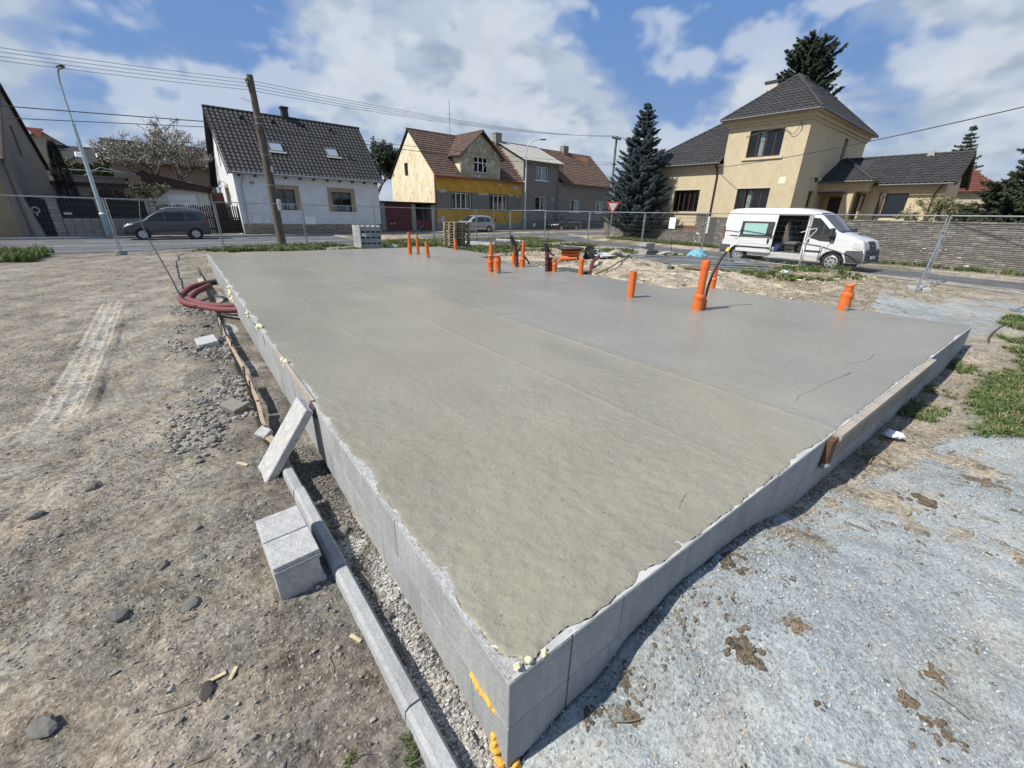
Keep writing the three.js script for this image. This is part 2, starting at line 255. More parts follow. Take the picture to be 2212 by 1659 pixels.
const grassy = (x, z) => {   // where turf grows: back verge, left corner, right bank, along the far wall
  const n = fb2(x * .55 + 2, z * .55, 4) - .5, n1 = fb2(x * 2.4, z * 2.4 + 7, 3) - .5; const [u, w] = toSt(x, z); let m = 0;
  m = max(m, ss(-17.9, -18.6, z) * ss(-12.0, -12.5, w) * ss(-1.2, .6, x) * ss(23, 19, x) * (z > -25 ? 1 : 0) * ss(-.16, .10, n + .02 * (x > 3 ? 1 : 0)));
  m = max(m, ss(-4.2, -5.0, x + n) * ss(-19.3, -20.2, z + n) * ss(-11.95, -12.4, w));
  m = max(m, ss(12.5, 15, x) * ss(20.4, 19.2, x) * ss(-2, -5, z) * (z > -24 ? 1 : 0) * ss(-.05, .16, n + n1 * .35));
  m = max(m, ss(9.4, 10.6, x) * ss(-13.2, -14.4, z) * ss(20, 18, x) * ss(-.12, .1, n));
  m = max(m, ss(-.1, .35, z - tab([[4.6, .9], [5.3, .5], [7, .42], [9, .15], [11, -.1], [16, .3]], x) + n * .5) * ss(4.6, 5.6, x) * ss(.0, -.2, z - tab([[5, .85], [5.6, 1.0], [7, 1.7], [12, 3]], x)) * ss(-.22, .05, n + n1 * .3));
  m = max(m, ss(0, .5, x - sideFar(z) - .15) * ss(30, 27, x) * (z > -23 && z < 12 ? 1 : 0) * ss(27.2 - (z + 15) * .24 + .6, 27.2 - (z + 15) * .24 - .3, x));
  return m;
};
function groundCol(x, z) {
  const [u, w] = toSt(x, z), a = fb2(x * .5 + 5, z * .5 + 2, 5), b = fb2(x * 1.9, z * 3.1 + 3, 5, .6), s = fb2(x * 3.5 + z * 1.2, z * 1.1 - x * .4, 4), f = fb2(x * 11, z * 11, 3);
  let k = .84 + .24 * ss(.34, .72, b) + .16 * ss(.45, .7, s) + (f - .5) * .3; let c = [.375 * k, .345 * k, .283 * k];
  const red = ss(.52, .7, fb2(x * 1.1 + 60, z * 1.1, 4)); c = [c[0] * (1 + .04 * red), c[1] * (1 - .01 * red), c[2] * (1 - .02 * red)];
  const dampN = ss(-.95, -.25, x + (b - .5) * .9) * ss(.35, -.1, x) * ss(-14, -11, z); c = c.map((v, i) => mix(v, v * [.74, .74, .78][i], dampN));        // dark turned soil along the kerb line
  if (x < -.9 && z < -3 && z > -21) { const d = ss(.45, .62, fb2(x * .8 + 3, z * .35, 4)) * .5; c = c.map((v, i) => mix(v, [.50, .47, .395][i], d)); const q = abs((x + 1.98 - (z + 8) * .01) / .17); if (q < 1.05 && z > -11.2 && z < -5 + n2(x * 9, 4) * .5) c = c.map((v, i) => mix(v, [.70, .665, .57][i], .75)); }
  if (x > -.22 && x < .3 && z > -2.3 && z < 1) { const wg = ss(.40, .58, fb2(x * 8, z * 3.2 + 4, 4)) * ss(-2.4, -1.4, z); c = c.map((v, i) => mix(v, [.95, .94, .88][i], wg * .8)); }                    // cement fines in the trench
  if (x > -.3 && x < 0.1 && z < -5.5 && z > -13) { const wg = ss(.46, .62, fb2(x * 5, z * 1.2 + 4, 4)); c = c.map((v, i) => mix(v, [.78, .77, .72][i], wg * .7)); }
  if (z > -.4 && x > 1 && x < 13 || x > 8.9 && z > -4) { const sd = .72 + .5 * b; c = [.54 * sd, .485 * sd, .39 * sd]; }
  if (x > 8.9 && z < -3) { const p = ss(.42, .6, fb2(x * .7, z * .7 + 8, 4)); c = [mix(.36, .78, p) * (.7 + .5 * b), mix(.32, .67, p) * (.7 + .5 * b), mix(.235, .51, p) * (.7 + .5 * b)]; const m2 = ss(.5, .66, fb2(x * 1.1 + 7, z * 1.1, 4)); c = c.map((v, i) => mix(v, [.34, .27, .18][i], m2 * .7)); }
  const g = grassy(x, z); c = c.map((v, i) => mix(v, [.17, .20, .075][i], g * .85));
  if (w > 1 || hypot(x, z) > 60) c = [.30, .30, .16];
  return c;
}
{
  const xs = lines([[-900, -120, 60], [-120, -30, 7], [-30, -9, 1], [-9, -3.2, .22], [-3.2, 1.0, .021], [1.0, 2.2, .04], [2.2, 5.5, .05], [5.5, 20, .14], [20, 32, .5], [32, 120, 6], [120, 900, 60]]);
  const zs = lines([[-900, -140, 60], [-140, -46, 6], [-46, -24, .7], [-24, -9, .13], [-9, -4.5, .07], [-4.5, -2.4, .03], [-2.4, 1.4, .021], [1.4, 1.9, .05], [1.9, 6, .3], [6, 30, 2], [30, 120, 15], [120, 600, 80]]);
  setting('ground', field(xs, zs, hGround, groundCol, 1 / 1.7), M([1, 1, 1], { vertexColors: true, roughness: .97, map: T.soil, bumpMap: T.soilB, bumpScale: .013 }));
  // crushed gravel, thrown down over the clay; it thins out where it dips under
  const gx = lines([[-.7, 5, .028], [5, 16.5, .09]]), gz = lines([[-3, -.12, .09], [-.12, 1.9, .028], [1.9, 5, .16]]);
  setting('gravel_bed', field(gx, gz, (x, z) => { const m = gravelM(x, z); return (x > -.02 && x < 8.97 && z < -.03 ? -.3 : hBase(x, z) + (fb2(x * 1.3 + 4, z * 1.3, 4) - .5) * .09 + (fb2(x * 9, z * 9, 3) - .5) * .02 + (fb2(x * 40, z * 40, 2, .7) - .5) * .012 + .012 - .11 * (1 - ss(.1, .75, m))); },
    (x, z) => { const a = fb2(x * 1.2 + 3, z * 1.2, 5), k = .88 + .24 * ss(.3, .7, a) + (fb2(x * 60, z * 60, 2) - .5) * .26, t = ss(.50, .7, fb2(x * 2 + 50, z * 2, 4)); return [k * mix(.395, .42, t), k * mix(.43, .42, t), k * mix(.425, .385, t)]; }, 1 / 1.1),
    M([1, 1, 1], { vertexColors: true, roughness: .95, map: T.grit, bumpMap: T.gritB, bumpScale: .010 }));
}
// ───────── streets ─────────
const asphalt = M([.155, .16, .165], { roughness: .88, map: T.asph, bumpMap: T.fine, bumpScale: .002 }), kerbM = M([.42, .41, .385], { map: T.block, roughness: .9 }), lineM = M([.66, .66, .64], { map: T.mottle, roughness: .8 }), paveM = M([.30, .285, .27], { map: T.asph, roughness: .93 });
const roadY = (u, w) => .2 + .006 * cl(u - 8, 0, 34) * ss(-24, -9, w) - .075;
{
  setting('road', grid(90, 8, (i, j) => { const u = -70 + 170 * i, w = mix(-11.55, -1.25, j), [x, z] = st(u, w); return [x, roadY(u, w) + .02 * sin(j * PI), z]; }, q => [q[0] / 3, q[2] / 3]), asphalt);
  setting('side_street', grid(6, 70, (i, j) => { const z = mix(-26.5, 40, j * j * .6 + j * .4), x = mix(sideNear(z), sideFar(z), i); const [u, w] = toSt(x, z); return [x, roadY(u, w) + .008 + .012 * sin(i * PI), z]; }, q => [q[0] / 3, q[2] / 3]), asphalt);
  // far pavement with its kerb, and the garage drives
  setting('pavement', grid(80, 3, (i, j) => { const u = -70 + 170 * i, w = mix(-1.1, u > 11 ? 1.9 : .6, j), [x, z] = st(u, w); return [x, roadY(u, w) + .10, z]; }, q => [q[0] / 2, q[2] / 2]), paveM);
  const kl = []; const kg = uvm(cbox(.985, .25, .12, .012)), run = setting('kerb_line', bx(0, -1, 0, .01, -.99, .01), kerbM);
  for (let u = -30; u < 62; u++) { const [x, z] = st(u + .5, -1.16); kl.push({ g: kg, m: mat4(x, roadY(u, -1.16) - .01, z, TH) }); }
  for (let u = -28; u < 16.5; u++) { const [x, z] = st(u + .5, -11.64); kl.push({ g: kg, m: mat4(x, roadY(u, -11.6) - .035, z, TH) }); }
  for (let z = -23; z < 8; z++) { const a = sideFar(z), b = sideFar(z + 1); kl.push({ g: kg, m: mat4((a + b) / 2 + .06, .10, z + .5, PI / 2 + Math.atan2(b - a, 1) * 1) }); }
  pieces(run, 'kerb_stone', kl, [kerbM], 220);
  const mark = (name, segs, wd) => segs.forEach(([u0, w0, u1, w1]) => { const [ax, az] = st(u0, w0), [bx_, bz] = st(u1, w1), l = hypot(bx_ - ax, bz - az), nx = -(bz - az) / l * wd / 2, nz = (bx_ - ax) / l * wd / 2, n = max(2, Math.round(l / 2)); const y = t => { const u = mix(u0, u1, t), w = mix(w0, w1, t), j = (w + 11.55) / 10.3; return roadY(u, w) + .02 * sin(cl(j) * PI) + .006; };
    const m = setting(numbered(name), grid(n, 1, (t, s) => [mix(ax, bx_, t) + nx * (1 - 2 * s), y(t), mix(az, bz, t) + nz * (1 - 2 * s)], q => [q[0], q[2]]), lineM); });
  mark('road_line', [[-45, -7.6, 18, -7.2], [28, -6.4, 60, -6.0]], .14);
  const d = []; for (let u = -40; u < 48; u += 3) d.push([u, -4.0, u + 1.5, -4.0]); for (let u = 18.6; u < 28; u += 3) d.push([u, -7.1, u + 1.5, -7.0]); for (let u = -40; u < -6; u += 6) d.push([u, -10.9, u + 3.4, -10.9]); d.push([21, -10.4, 24.2, -10.6], [14, -10.9, 18, -10.9]);
  mark('road_dash', d, .13);
  // cast-iron gully by the near kerb
  const g = thing('storm_drain', 'slotted iron storm drain grate at the near kerb of the street', 'drain', (() => { const [x, z] = st(-5.6, -11.1); return [x, roadY(-5, -11) + .003, z]; })(), TH); const iron = M([.05, .05, .05], { roughness: .6 });
  part(g, 'frame', merge([box(.9, .02, .04, 0, .012, .24), box(.9, .02, .04, 0, .012, -.24), box(.04, .02, .44, .43, .012, 0), box(.04, .02, .44, -.43, .012, 0)]), iron); for (let i = 0; i < 8; i++) part(g, 'bar', box(.045, .02, .44, -.35 + i * .1, .012, 0), iron);
}
// ───────── loose matter ─────────
function scatter(name, geo, m, n, place, label, category, R) {   // uncountable matter: one object
  const o = new THREE.InstancedMesh(geo, m, n), q = new THREE.Matrix4(), col = new THREE.Color(); let k = 0;
  for (let i = 0; i < n * 6 && k < n; i++) { const e = place(R); if (!e) continue; q.compose(new V3(e.x, e.y, e.z), new THREE.Quaternion().setFromEuler(new THREE.Euler(e.rx ?? R() * 6, e.ry ?? R() * 6, e.rz ?? 0)), Array.isArray(e.s) ? new V3(...e.s) : new V3(e.s, e.s, e.s)); o.setMatrixAt(k, q); o.setColorAt(k, col.setRGB(...e.c)); k++; }
  o.count = k; o.name = numbered(name); o.userData = { label, category, kind: 'stuff' }; shade(o); scene.add(o); return o;
}
const stoneM = M([1, 1, 1], { roughness: .92, map: T.mottle });
{
  const R = rng(5), g = stone(R, .6, 0, .5), tone = (R, k = 1) => { const a = (.15 + R() * .24) * k, w = R() - .5; return [a * (1.07 + w * .1), a, a * (.88 - w * .1)]; };
  // grit over the clay
  scatter('pebbles', g, stoneM, 42000, R => { const d = R() ** 1.6, x = -.25 - 3.6 * R() ** 1.3 - d * 1.5, z = -.2 - 8.5 * R() ** 1.35; if (fb2(x * 1.6, z * 1.6 + 6, 3) < .40 + R() * .2) return null; const s = .0022 + .009 * R() ** 5; return { x, z, y: hGround(x, z) + s * .15, s, c: R() < .12 ? [.44, .41, .34] : tone(R, 1.05) }; }, 'small pebbles and grit trodden into the clay', 'gravel', R);
  scatter('rubble', g, stoneM, 5200, R => { const x = -.33 - .75 * R() ** 1.6, z = -.2 - 11.5 * R(); const dens = ss(-12, -7, z) * ss(-2.9, -4.2, z + (fb2(x * 3, z * 2, 2) - .5) * 1.6) * ss(.36, .6, fb2(x * 2.3, z * .9 + 3, 3)) + (z > -2.5 ? .5 : 0) * (z > -2.5 ? .10 : 1); if (R() > dens) return null; const s = .005 + (z > -2.5 ? .012 : .026) * R() ** 3.4; return { x, z, y: hGround(x, z) + s * .35, s, c: tone(R, 1.1) }; }, 'broken grey rubble strewn along the foot of the slab', 'rubble', R);
  scatter('trench_gravel', g, stoneM, 7000, R => { const z = .75 - 3.9 * R(), t = R(), x = mix(kerbX(z) + .05, -.005, t); if (x > -.004 && z < .02) return null; const s = .003 + .011 * R() ** 3, wv = fb2(x * 8, z * 3.2 + 4, 4) * ss(-2.4, -1.2, z); return { x, z, y: hGround(x, z) + s * .3, s, c: wv > .40 && R() < .8 ? (q => [q, q * .98, q * .92])(.30 + .3 * R()) : tone(R, .8) }; }, 'grey and lime-dusted gravel in the narrow trench beside the wall', 'gravel', R);
  scatter('gravel_grit', g, stoneM, 30000, R => { const x = -.2 + 6.2 * R(), z = -.05 + 1.7 * R(); if (gravelM(x, z) < .4) return null; const s = .0025 + .008 * R() ** 3; const a = .2 + .36 * R(); return { x, z, y: hBase(x, z) + (fb2(x * 1.3 + 4, z * 1.3, 4) - .5) * .09 + .012 + s * .2, s, c: R() < .06 ? [.5, .42, .3] : [a * .94, a, a * .99] }; }, 'pale bluish crushed gravel spread beside the slab', 'gravel', R);
  scatter('wall_foot_debris', g, stoneM, 4200, R => { const x = .3 + 8.5 * R(), z = .01 + (x < 2.4 ? .2 : .45) * R() ** 2; if (x < 2.4 && fb2(x * 3, z * 5, 3) < .5) return null; const s = .003 + .013 * R() ** 3; const k = tone(R, x > 2.4 ? .95 : .8); return { x, z, y: (gravelM(x, z) > .4 ? hBase(x, z) + (fb2(x * 1.3 + 4, z * 1.3, 4) - .5) * .09 + .012 : hGround(x, z)) + s * .3, s, c: [k[0] * 1.1, k[1], k[2] * .9] }; }, 'crumbs of clay and stone fallen along the foot of the shaded wall', 'debris', R);
  scatter('site_rubble', g, stoneM, 5000, R => { const x = 8.9 + 9 * R(), z = -3 - 14 * R(); if (fb2(x * .9, z * .9, 3) < .45) return null; const s = .012 + .05 * R() ** 4; const a = .3 + .3 * R(); return { x, z, y: hGround(x, z) + s * .3, s, c: [a, a * .88, a * .68] }; }, 'pale broken stones on the building plot beyond the slab', 'rubble', R);
}
// turf: tufts of blades
function tuft(R, n, h, lean, w = .006) { const gs = []; for (let i = 0; i < n; i++) { const a = R() * 2 * PI, l = h * (.5 + R() * .7), b = lean * (.3 + R()), ox = (R() - .5) * .06, oz = (R() - .5) * .06, dx = cos(a), dz = sin(a), px = -dz * w, pz = dx * w; const m = [ox + dx * b * .35 * l, l * .6, oz + dz * b * .35 * l], e = [ox + dx * b * l, l * (1 - .25 * b), oz + dz * b * l]; gs.push([[ox - px, 0, oz - pz], [ox + px, 0, oz + pz], [m[0] + px * .8, m[1], m[2] + pz * .8], [m[0] - px * .8, m[1], m[2] - pz * .8]], [[m[0] - px * .8, m[1], m[2] - pz * .8], [m[0] + px * .8, m[1], m[2] + pz * .8], e]); } return poly(gs); }
const bladeM = M([1, 1, 1], { roughness: .8, side: THREE.DoubleSide });
{
  const R = rng(9), gA = tuft(R, 16, .17, .7, .007), gB = tuft(R, 12, .1, 1.1, .005);
  const col = (R, k = 1) => { const d = R(), y = R(); return y < .22 ? [.27 * k, .23 * k, .115 * k] : [(.055 + .07 * d) * k, (.10 + .085 * d) * k, (.022 + .025 * d) * k]; };
  const sow = (n, x0, x1, z0, z1, s0, s1, k, g, nm, lb, extra) => scatter(nm, g, bladeM, n, R => { const x = rr(x0, x1, R), z = rr(z0, z1, R); if (grassy(x, z) < .35 + R() * .5 || extra && !extra(x, z)) return null; const hi = fb2(x * .6 + 7, z * .6, 3); return { x, z, y: hGround(x, z) - .01, s: [1, (s0 + (s1 - s0) * R()) * (.5 + hi), 1].map(v => v * (.8 + R() * .5)), rx: 0, ry: R() * 6.3, c: col(R, k) }; }, lb, 'grass', R);
  sow(8000, -1, 23, -25, -17.9, .45, 1.2, .95, gA, 'verge_grass', 'uneven green grass on the verge between slab and street');
  sow(2500, -9, -4, -24.5, -19, .9, 1.8, 1.1, gA, 'corner_grass', 'clump of green grass in the far left corner of the plot');
  sow(5500, 9, 20.5, -24, -2, .35, 1.0, .9, gA, 'plot_grass', 'patchy grass on the rough plot beyond the slab');
  sow(5200, 4.6, 13, .1, 3.2, .4, .85, 1.0, gB, 'bank_grass', 'fresh green grass to the right of the gravel');
  sow(4500, 23, 30, -23, 8, .6, 1.3, .9, gA, 'wall_foot_grass', 'strip of grass at the foot of the brick wall');
  scatter('wall_weeds', gB, bladeM, 150, R => { const x = 3 + 6 * R(), z = .03 + .3 * R() ** 2; if (fb2(x * 2.6, 3, 3) < .5 || R() > (x > 4.4 ? 1 : .25)) return null; return { x, z, y: hGround(x, z), s: .45 + R() * .5, rx: 0, c: col(R, 1) }; }, 'weeds growing along the foot of the shaded slab wall', 'weeds', R);
  scatter('foreground_weeds', gB, bladeM, 14, R => { const e = pick([[-.26, -.30], [-.27, -.24], [-.48, -.36]], R), x = e[0] + (R() - .5) * .06, z = e[1] + (R() - .5) * .06; return { x, z, y: hGround(x, z), s: .25 + R() * .25, rx: 0, c: [.08, .11, .03] }; }, 'tiny weeds sprouting in the trodden clay beside the kerb', 'weeds', R);
  scatter('plot_straw', gB, bladeM, 2600, R => { const x = 9 + 9 * R(), z = -1 - 9 * R(); return { x, z, y: hGround(x, z), s: [.9, .3, .9], rx: 0, c: [.30, .25, .14] }; }, 'dry trodden straw on the clay by the fence', 'straw', R);
}
// stones that can be told apart
{
  const R = rng(21), vs = [...Array(9)].map(() => uvm(stone(R, .55, 1, .5))), ms = [[.19, .18, .155], [.235, .22, .19], [.155, .15, .135], [.28, .26, .215]].map(c => M(c, { roughness: .9, map: T.mottle }));
  const put = (x, z, s, label, group, k) => { const m = single('stone', pick(vs, R), k ?? pick(ms, R), label, 'stone', group); m.scale.setScalar(s).multiply(new V3(.8 + R() * .6, .8 + R() * .5, .8 + R() * .5)); m.rotation.set((R() - .5) * .4, R() * 6.3, (R() - .5) * .4); m.position.set(x, hGround(x, z) + s * .22, z); return m; };
  let n = 0; while (n < 120) { const x = -.34 - .62 * R() ** 1.3, z = -2.6 - 7.5 * R(); if (R() > ss(-12, -7, z) * ss(-2.9, -4.2, z + (fb2(x * 3, z * 2, 2) - .5) * 1.6) * ss(.36, .6, fb2(x * 2.3, z * .9 + 3, 3))) continue; put(x, z, .02 + .048 * R() ** 2.4, 'grey broken stone in the rubble strip left of the slab wall', 'rubble stones by the slab'); n++; }
  const lone = (x, z, s, l) => put(x, z, s, l);
  lone(-.91, -2.27, .038, 'small buff stone alone on the clay left of the concrete block'); lone(-.55, -1.95, .04, 'flat grey stone at the back corner of the concrete block'); lone(-1.07, -1.98, .036, 'flat bluish stone in the clay at mid left'); lone(-.89, -1.91, .034, 'dark round stone lying beside the bluish flat one');
  lone(-1.24, -1.7, .046, 'long pointed stone on the clay in the lower left'); lone(-.94, -1.57, .034, 'leaf-shaped thin stone left of the concrete block'); lone(-1.49, -3.23, .05, 'upright stone on the clay at far left middle'); lone(-1.76, -3.01, .045, 'pale flat stone at the left edge of the picture'); lone(-.9, -1.0, .036, 'dark lump of stone casting a shadow near the bottom left').material = M([.05, .045, .04], { roughness: .85 });
  lone(-1.44, -1.23, .046, 'greenish flat stone at the bottom left edge'); lone(-.235, -2.02, .035, 'blue-grey wedge stone in the trench beside the kerb'); lone(-.20, -1.85, .045, 'round brown stone in the trench by the kerb'); lone(-.13, -1.7, .05, 'larger brown stone touching the slab wall foot'); lone(-.12, -.9, .03, 'rounded sandy pebble among white gravel in the trench');
  let k = 0; while (k < 60) { const x = -.5 - 2.3 * R(), z = -.5 - 5 * R() ** 1.4; put(x, z, .010 + .018 * R() ** 2, 'small loose stone lying on the trodden clay', 'loose stones on the clay'); k++; }
  k = 0; while (k < 70) { const x = 8.3 + 5 * R(), z = -4.9 - 6.5 * R(); put(x, z, .03 + .06 * R() ** 2, 'pale stone on the sand heap beyond the slab', 'stones on the sand heap', pick([M([.42, .37, .28]), M([.50, .46, .37]), M([.34, .29, .21])], R)); k++; }
  scene.children.filter(o => o.userData.group === 'stones on the sand heap').forEach(o => { o.position.y = max(o.position.y, sandH(o.position.x, o.position.z) + .01); });
}
// heap of sand and clay thrown up in the slab's recess
function sandH(x, z) { const n = fb2(x * 1.3 + 2, z * 1.3, 4) - .5, m = fb2(x * 6, z * 6, 3) - .5; const d = max(abs(x - 10.6) / 3.3, abs(z + 7.4) / 3.6); return .12 + .36 * ss(1.15, .45, d + n * .35) + .14 * ss(.5, .1, hypot(x - 11.6, z + 8.6) / 3) + m * .10 * ss(1.2, .6, d) + (fb2(x * 22, z * 22, 2) - .5) * .03; }
{
  const g = field(lines([[8.03, 14.6, .05]]), lines([[-11.8, -3.2, .05]]), (x, z) => x < 8.98 && z > -4.6 ? -.1 : sandH(x, z), (x, z) => { const a = fb2(x * 1.5, z * 1.5 + 3, 5, .6), k = .6 + .6 * a, r = ss(.54, .7, fb2(x * 1.7 + 9, z * 1.7, 4)); return [mix(.84, .50, r) * k, mix(.74, .41, r) * k, mix(.57, .29, r) * k]; }, 1 / 1.7);
  const m = setting('sand_heap', g, M([1, 1, 1], { vertexColors: true, map: T.soil, bumpMap: T.soilB, bumpScale: .03, roughness: .97 }));
}
// mud trodden onto the gravel
{
  const R = rng(33), ms = [[.115, .09, .062], [.15, .12, .085], [.10, .085, .065]].map(c => M(c, { roughness: .95, map: T.soil, bumpMap: T.soilB, bumpScale: .02 })); ms.forEach(m => m.color.multiplyScalar(2));
  const gy = (x, z) => hBase(x, z) + (fb2(x * 1.3 + 4, z * 1.3, 4) - .5) * .09 + .012;
  const clump = (x, z, s, label, group) => { const gs = []; const n = s > .04 ? 12 + floor(R() * 10) : 4 + floor(R() * 6); if (s > .04) s *= 1.35; for (let i = 0; i < n; i++) { const a = R() * 6.3, d = s * R() * (s > .04 ? 1.2 : .9), q = s * (.12 + .3 * R()) * (1 - .5 * min(1, d / s)), px = x + cos(a) * d, pz = z + sin(a) * d; gs.push(at(stone(R, .55, 2, 1.1).scale(q, q * .75, q), px, gy(px, pz) + .003, pz, R() * 6)); } const m = single('mud_clump', uvm(merge(gs)), pick(ms, R), label, 'mud', group); return m; };
  [[.56, .10, .055, 'dark lumpy mud clod at the foot of the shaded wall near the corner'], [.38, .10, .045, 'crusted mud clod in the wall shadow nearest the corner'], [.49, .18, .05, 'brown mud clod on the gravel just outside the wall shadow near the corner'], [1.01, .36, .075, 'largest splat of brown mud on the gravel'], [1.43, .08, .07, 'flat brown mud patch at the edge of the wall shadow'], [1.2, .21, .035, 'row of small mud lumps between the big splat and the wall'], [1.33, .45, .045, 'small mud blotch right of the largest splat'], [1.22, .54, .04, 'short mud smear below the largest splat'], [1.4, .85, .05, 'long mud streak on the lower right gravel'], [1.38, .96, .045, 'mud blotch at the lower end of the long streak'], [1.62, .88, .045, 'reddish mud blotch near the right edge'], [1.06, .63, .035, 'ragged mud scrap at the bottom of the gravel'], [3.44, .59, .11, 'broad brown mud patch by the grass at the right'], [4.1, .8, .09, 'reddish mud patch at the right edge by the grass']].forEach(a => clump(...a));
  for (let i = 0; i < 46; i++) { const x = .4 + 3.6 * R(), z = .08 + 1.1 * R(); clump(x, z, .012 + .022 * R(), 'small crumb of brown mud on the pale gravel', 'mud crumbs on the gravel'); }
}
// ───────── the foundation slab ─────────
const blockMs = [[.40, .412, .412], [.415, .425, .42], [.385, .398, .40]].map((c, i) => M(c, { roughness: .93, map: T.block, bumpMap: T.fine, bumpScale: .003 }));
const SX = 8.95, SZ = -17.4;
const slabOut = z => z > -4.5 || z < -12.6 ? SX : 8.0;
const foamM = M([.72, .40, .06], { roughness: .8, map: T.mottle }), foamPale = M([.80, .76, .48], { roughness: .85, map: T.mottle });
function foam(pts, r, R) { const gs = pts.flatMap(([x, y, z, s = 1]) => [0, 1, 2].map(() => { const q = r * s * (.6 + .7 * R()), j = () => (R() - .5) * r * 1.3; return at(stone(R, .9, 2, .9).scale(q, q * (.7 + .5 * R()), q), x + j() * .3, y + j(), z + j(), R() * 6); })); return merge(gs); }
function foamTube(pts, r) { const n = 90, g = tube(pts, r, n, 14), P = g.attributes.position, N = g.attributes.normal; for (let i = 0; i < P.count; i++) { const x = P.getX(i), y = P.getY(i), z = P.getZ(i), e = floor(i / 15) / n, s = r * (1.5 * (fb3(x * 60, y * 60, z * 60, 3) - .55) + .9 * (fb2(e * 9, r * 99, 2) - .5) - ss(.08, 0, min(e, 1 - e)) * .9); P.setXYZ(i, x + N.getX(i) * s, y + N.getY(i) * s, z + N.getZ(i) * s); } g.computeVertexNormals(); return g; }
{
  const slab = thing('foundation_slab', 'freshly poured grey concrete house slab walled with pale shuttering blocks', 'foundation', [0, 0, 0]);
  const list = [], R = rng(4), vs = []; const G = (l, k = 0) => uvm(cbox(l - .0025, .2485, .3, .0022 + .0012 * k), 1, R() * 3, R() * 3);
  const gl = [...Array(8)].map((_, i) => G(.5, i % 3)), half = {};
  const run = (x0, z0, dx, dz, len, first, y, nrm) => { let s = 0, l = first; while (s < len - .02) { l = min(l, len - s); const g = abs(l - .5) < .01 ? pick(gl, R) : (half[l.toFixed(2)] ??= G(l)); const c = s + l / 2, j = (R() - .5) * .004; list.push({ g, k: floor(R() * 3), m: mat4(x0 + dx * c + nrm[0] * (-.15 + j), y + .125, z0 + dz * c + nrm[1] * (-.15 + j), dx ? 0 : PI / 2) }); s += l; l = .5; } };
  for (const [y, fa, fc, fb] of [[0, .25, .05, .4], [.25, .5, .3, .15]]) {
    run(0, 0, 0, -1, 17.4, fa, y, [-1, 0]);
    run(.305, 0, 1, 0, SX - .305, fc === .05 ? .25 : .5 - .305 + .105, y, [0, 1]);
    run(0.305, SZ, 1, 0, SX - .305, fb, y, [0, -1]);
    run(SX, -.305, 0, -1, 4.2, fb, y, [1, 0]); run(8.0, -4.81, 0, -1, 7.49, fa, y, [1, 0]); run(SX, -12.6, 0, -1, 4.49, fb, y, [1, 0]);
    run(8.005, -4.5, 1, 0, .64, .5, y, [0, -1]); run(8.005, -12.605, 1, 0, .64, .5, y, [0, 1]);
  }
  pieces(slab, 'shuttering_block', list, blockMs, 300);
  // concrete surface: ragged where it meets the block tops, ridged between the passes of the screed
  const eA = z => .022 + .04 * ss(.45, .72, fb2(z * 4.1 + 9, 2, 4)) + .028 * (fb2(z * 21, 5, 3) - .5) + .035 * ss(-.1, 0, z), eC = x => .003 + .022 * ss(.54, .72, fb2(x * 3.3 + 2, 8, 4)) + .016 * fb2(x * 19, 1, 3) + .02 * ss(.12, 0, x) + .022 * ss(.1, 0, abs(x - .78));
  const ridge = (x, z, c, w, a) => { const d = (x - c - .05 * (fb2(z * .7 + c * 3, 2, 2) - .5)) / w; return a * Math.exp(-d * d) * (.35 + fb2(z * 2.3, c, 3)); };
  const hC = (x, z) => .508 + .006 * (fb2(x * 1.5, z * 1.5, 3) - .5) + .012 * (fb2(x * 6.5 + 3, z * 5 + 1, 4) - .5) * ss(3.6, .2, hypot(x, z) * .55) + .017 * (fb2(x * 21 + 3, z * 19 + 1, 3, .62) - .5) * ss(2.9, .1, hypot(x, z) * .6 + (fb2(x * 2, z * 2, 2) - .5) * 1.4) + ridge(x, z, 2.03, .018, .007) + ridge(x, z, 3.12, .022, .008) + ridge(x, z, 4.75, .016, .006) + ridge(x, z, 6.25, .018, .006) + ridge(x, z, .9, .03, .003) - ridge(x, z, 3.3, .12, .004);
  const nx = [0, .0006, ...lines([[.003, .16, .012], [.16, 3.4, .02], [3.4, 8.95, .05]]).map(v => v / 8.95)], nz = [0, .0004, ...lines([[.003, .12, .01], [.12, 3.2, .024], [3.2, 17.4, .06]]).map(v => v / 17.4)];
  const us = [...new Set(nx)].filter(v => v < .999), vsn = [...new Set(nz)].filter(v => v < .9995); us.push(.9994, 1); vsn.push(.9997, 1);
  const p = [], t = [], c = [], ix = [], n = us.length;
  vsn.forEach((v, j) => us.forEach((u, i) => {
    const z0 = SZ * v, xo = (z0 > -4.5 || z0 < -12.6 ? SX : 8.0) - .004; const xa = eA(z0); let x = mix(xa, xo, u); let z = mix(-eC(x), SZ + .004, v); x = mix(eA(z), xo, u);
    const edge = i === 0 || j === 0 || i === n - 1 || j === vsn.length - 1, near = min((x - eA(z)) / .02, (-eC(x) - z) / .02);
    let y = hC(x, z) - .006 * ss(1, 0, near) + .010 * (fb2(x * 26, z * 26, 3) - .45) * ss(4, 0, near) ; if (edge) y = .47;
    p.push(x, y, z); t.push(x / 2.3, z / 2.3);
    const a = fb2(x * .9 + 3, z * .7, 5), b = fb2(x * 3, z * .8 + 5, 4), pass = ss(2.9, 3.25, x + (b - .5) * .7 + ss(-.9, -.2, z) * (x - 2.6) * -.1), damp = ss(.52, .70, fb2(x * .8 + 30, z * .35, 4)) * .12 + ss(.35, 0, hypot((x - 2.7 - (z + 2.4) * .05) / .35, (z + 2.5) / 1.1)) * 0 + .14 * ss(1, .3, hypot((x - 2.72) / .3, (z + 2.5) / 1.0));
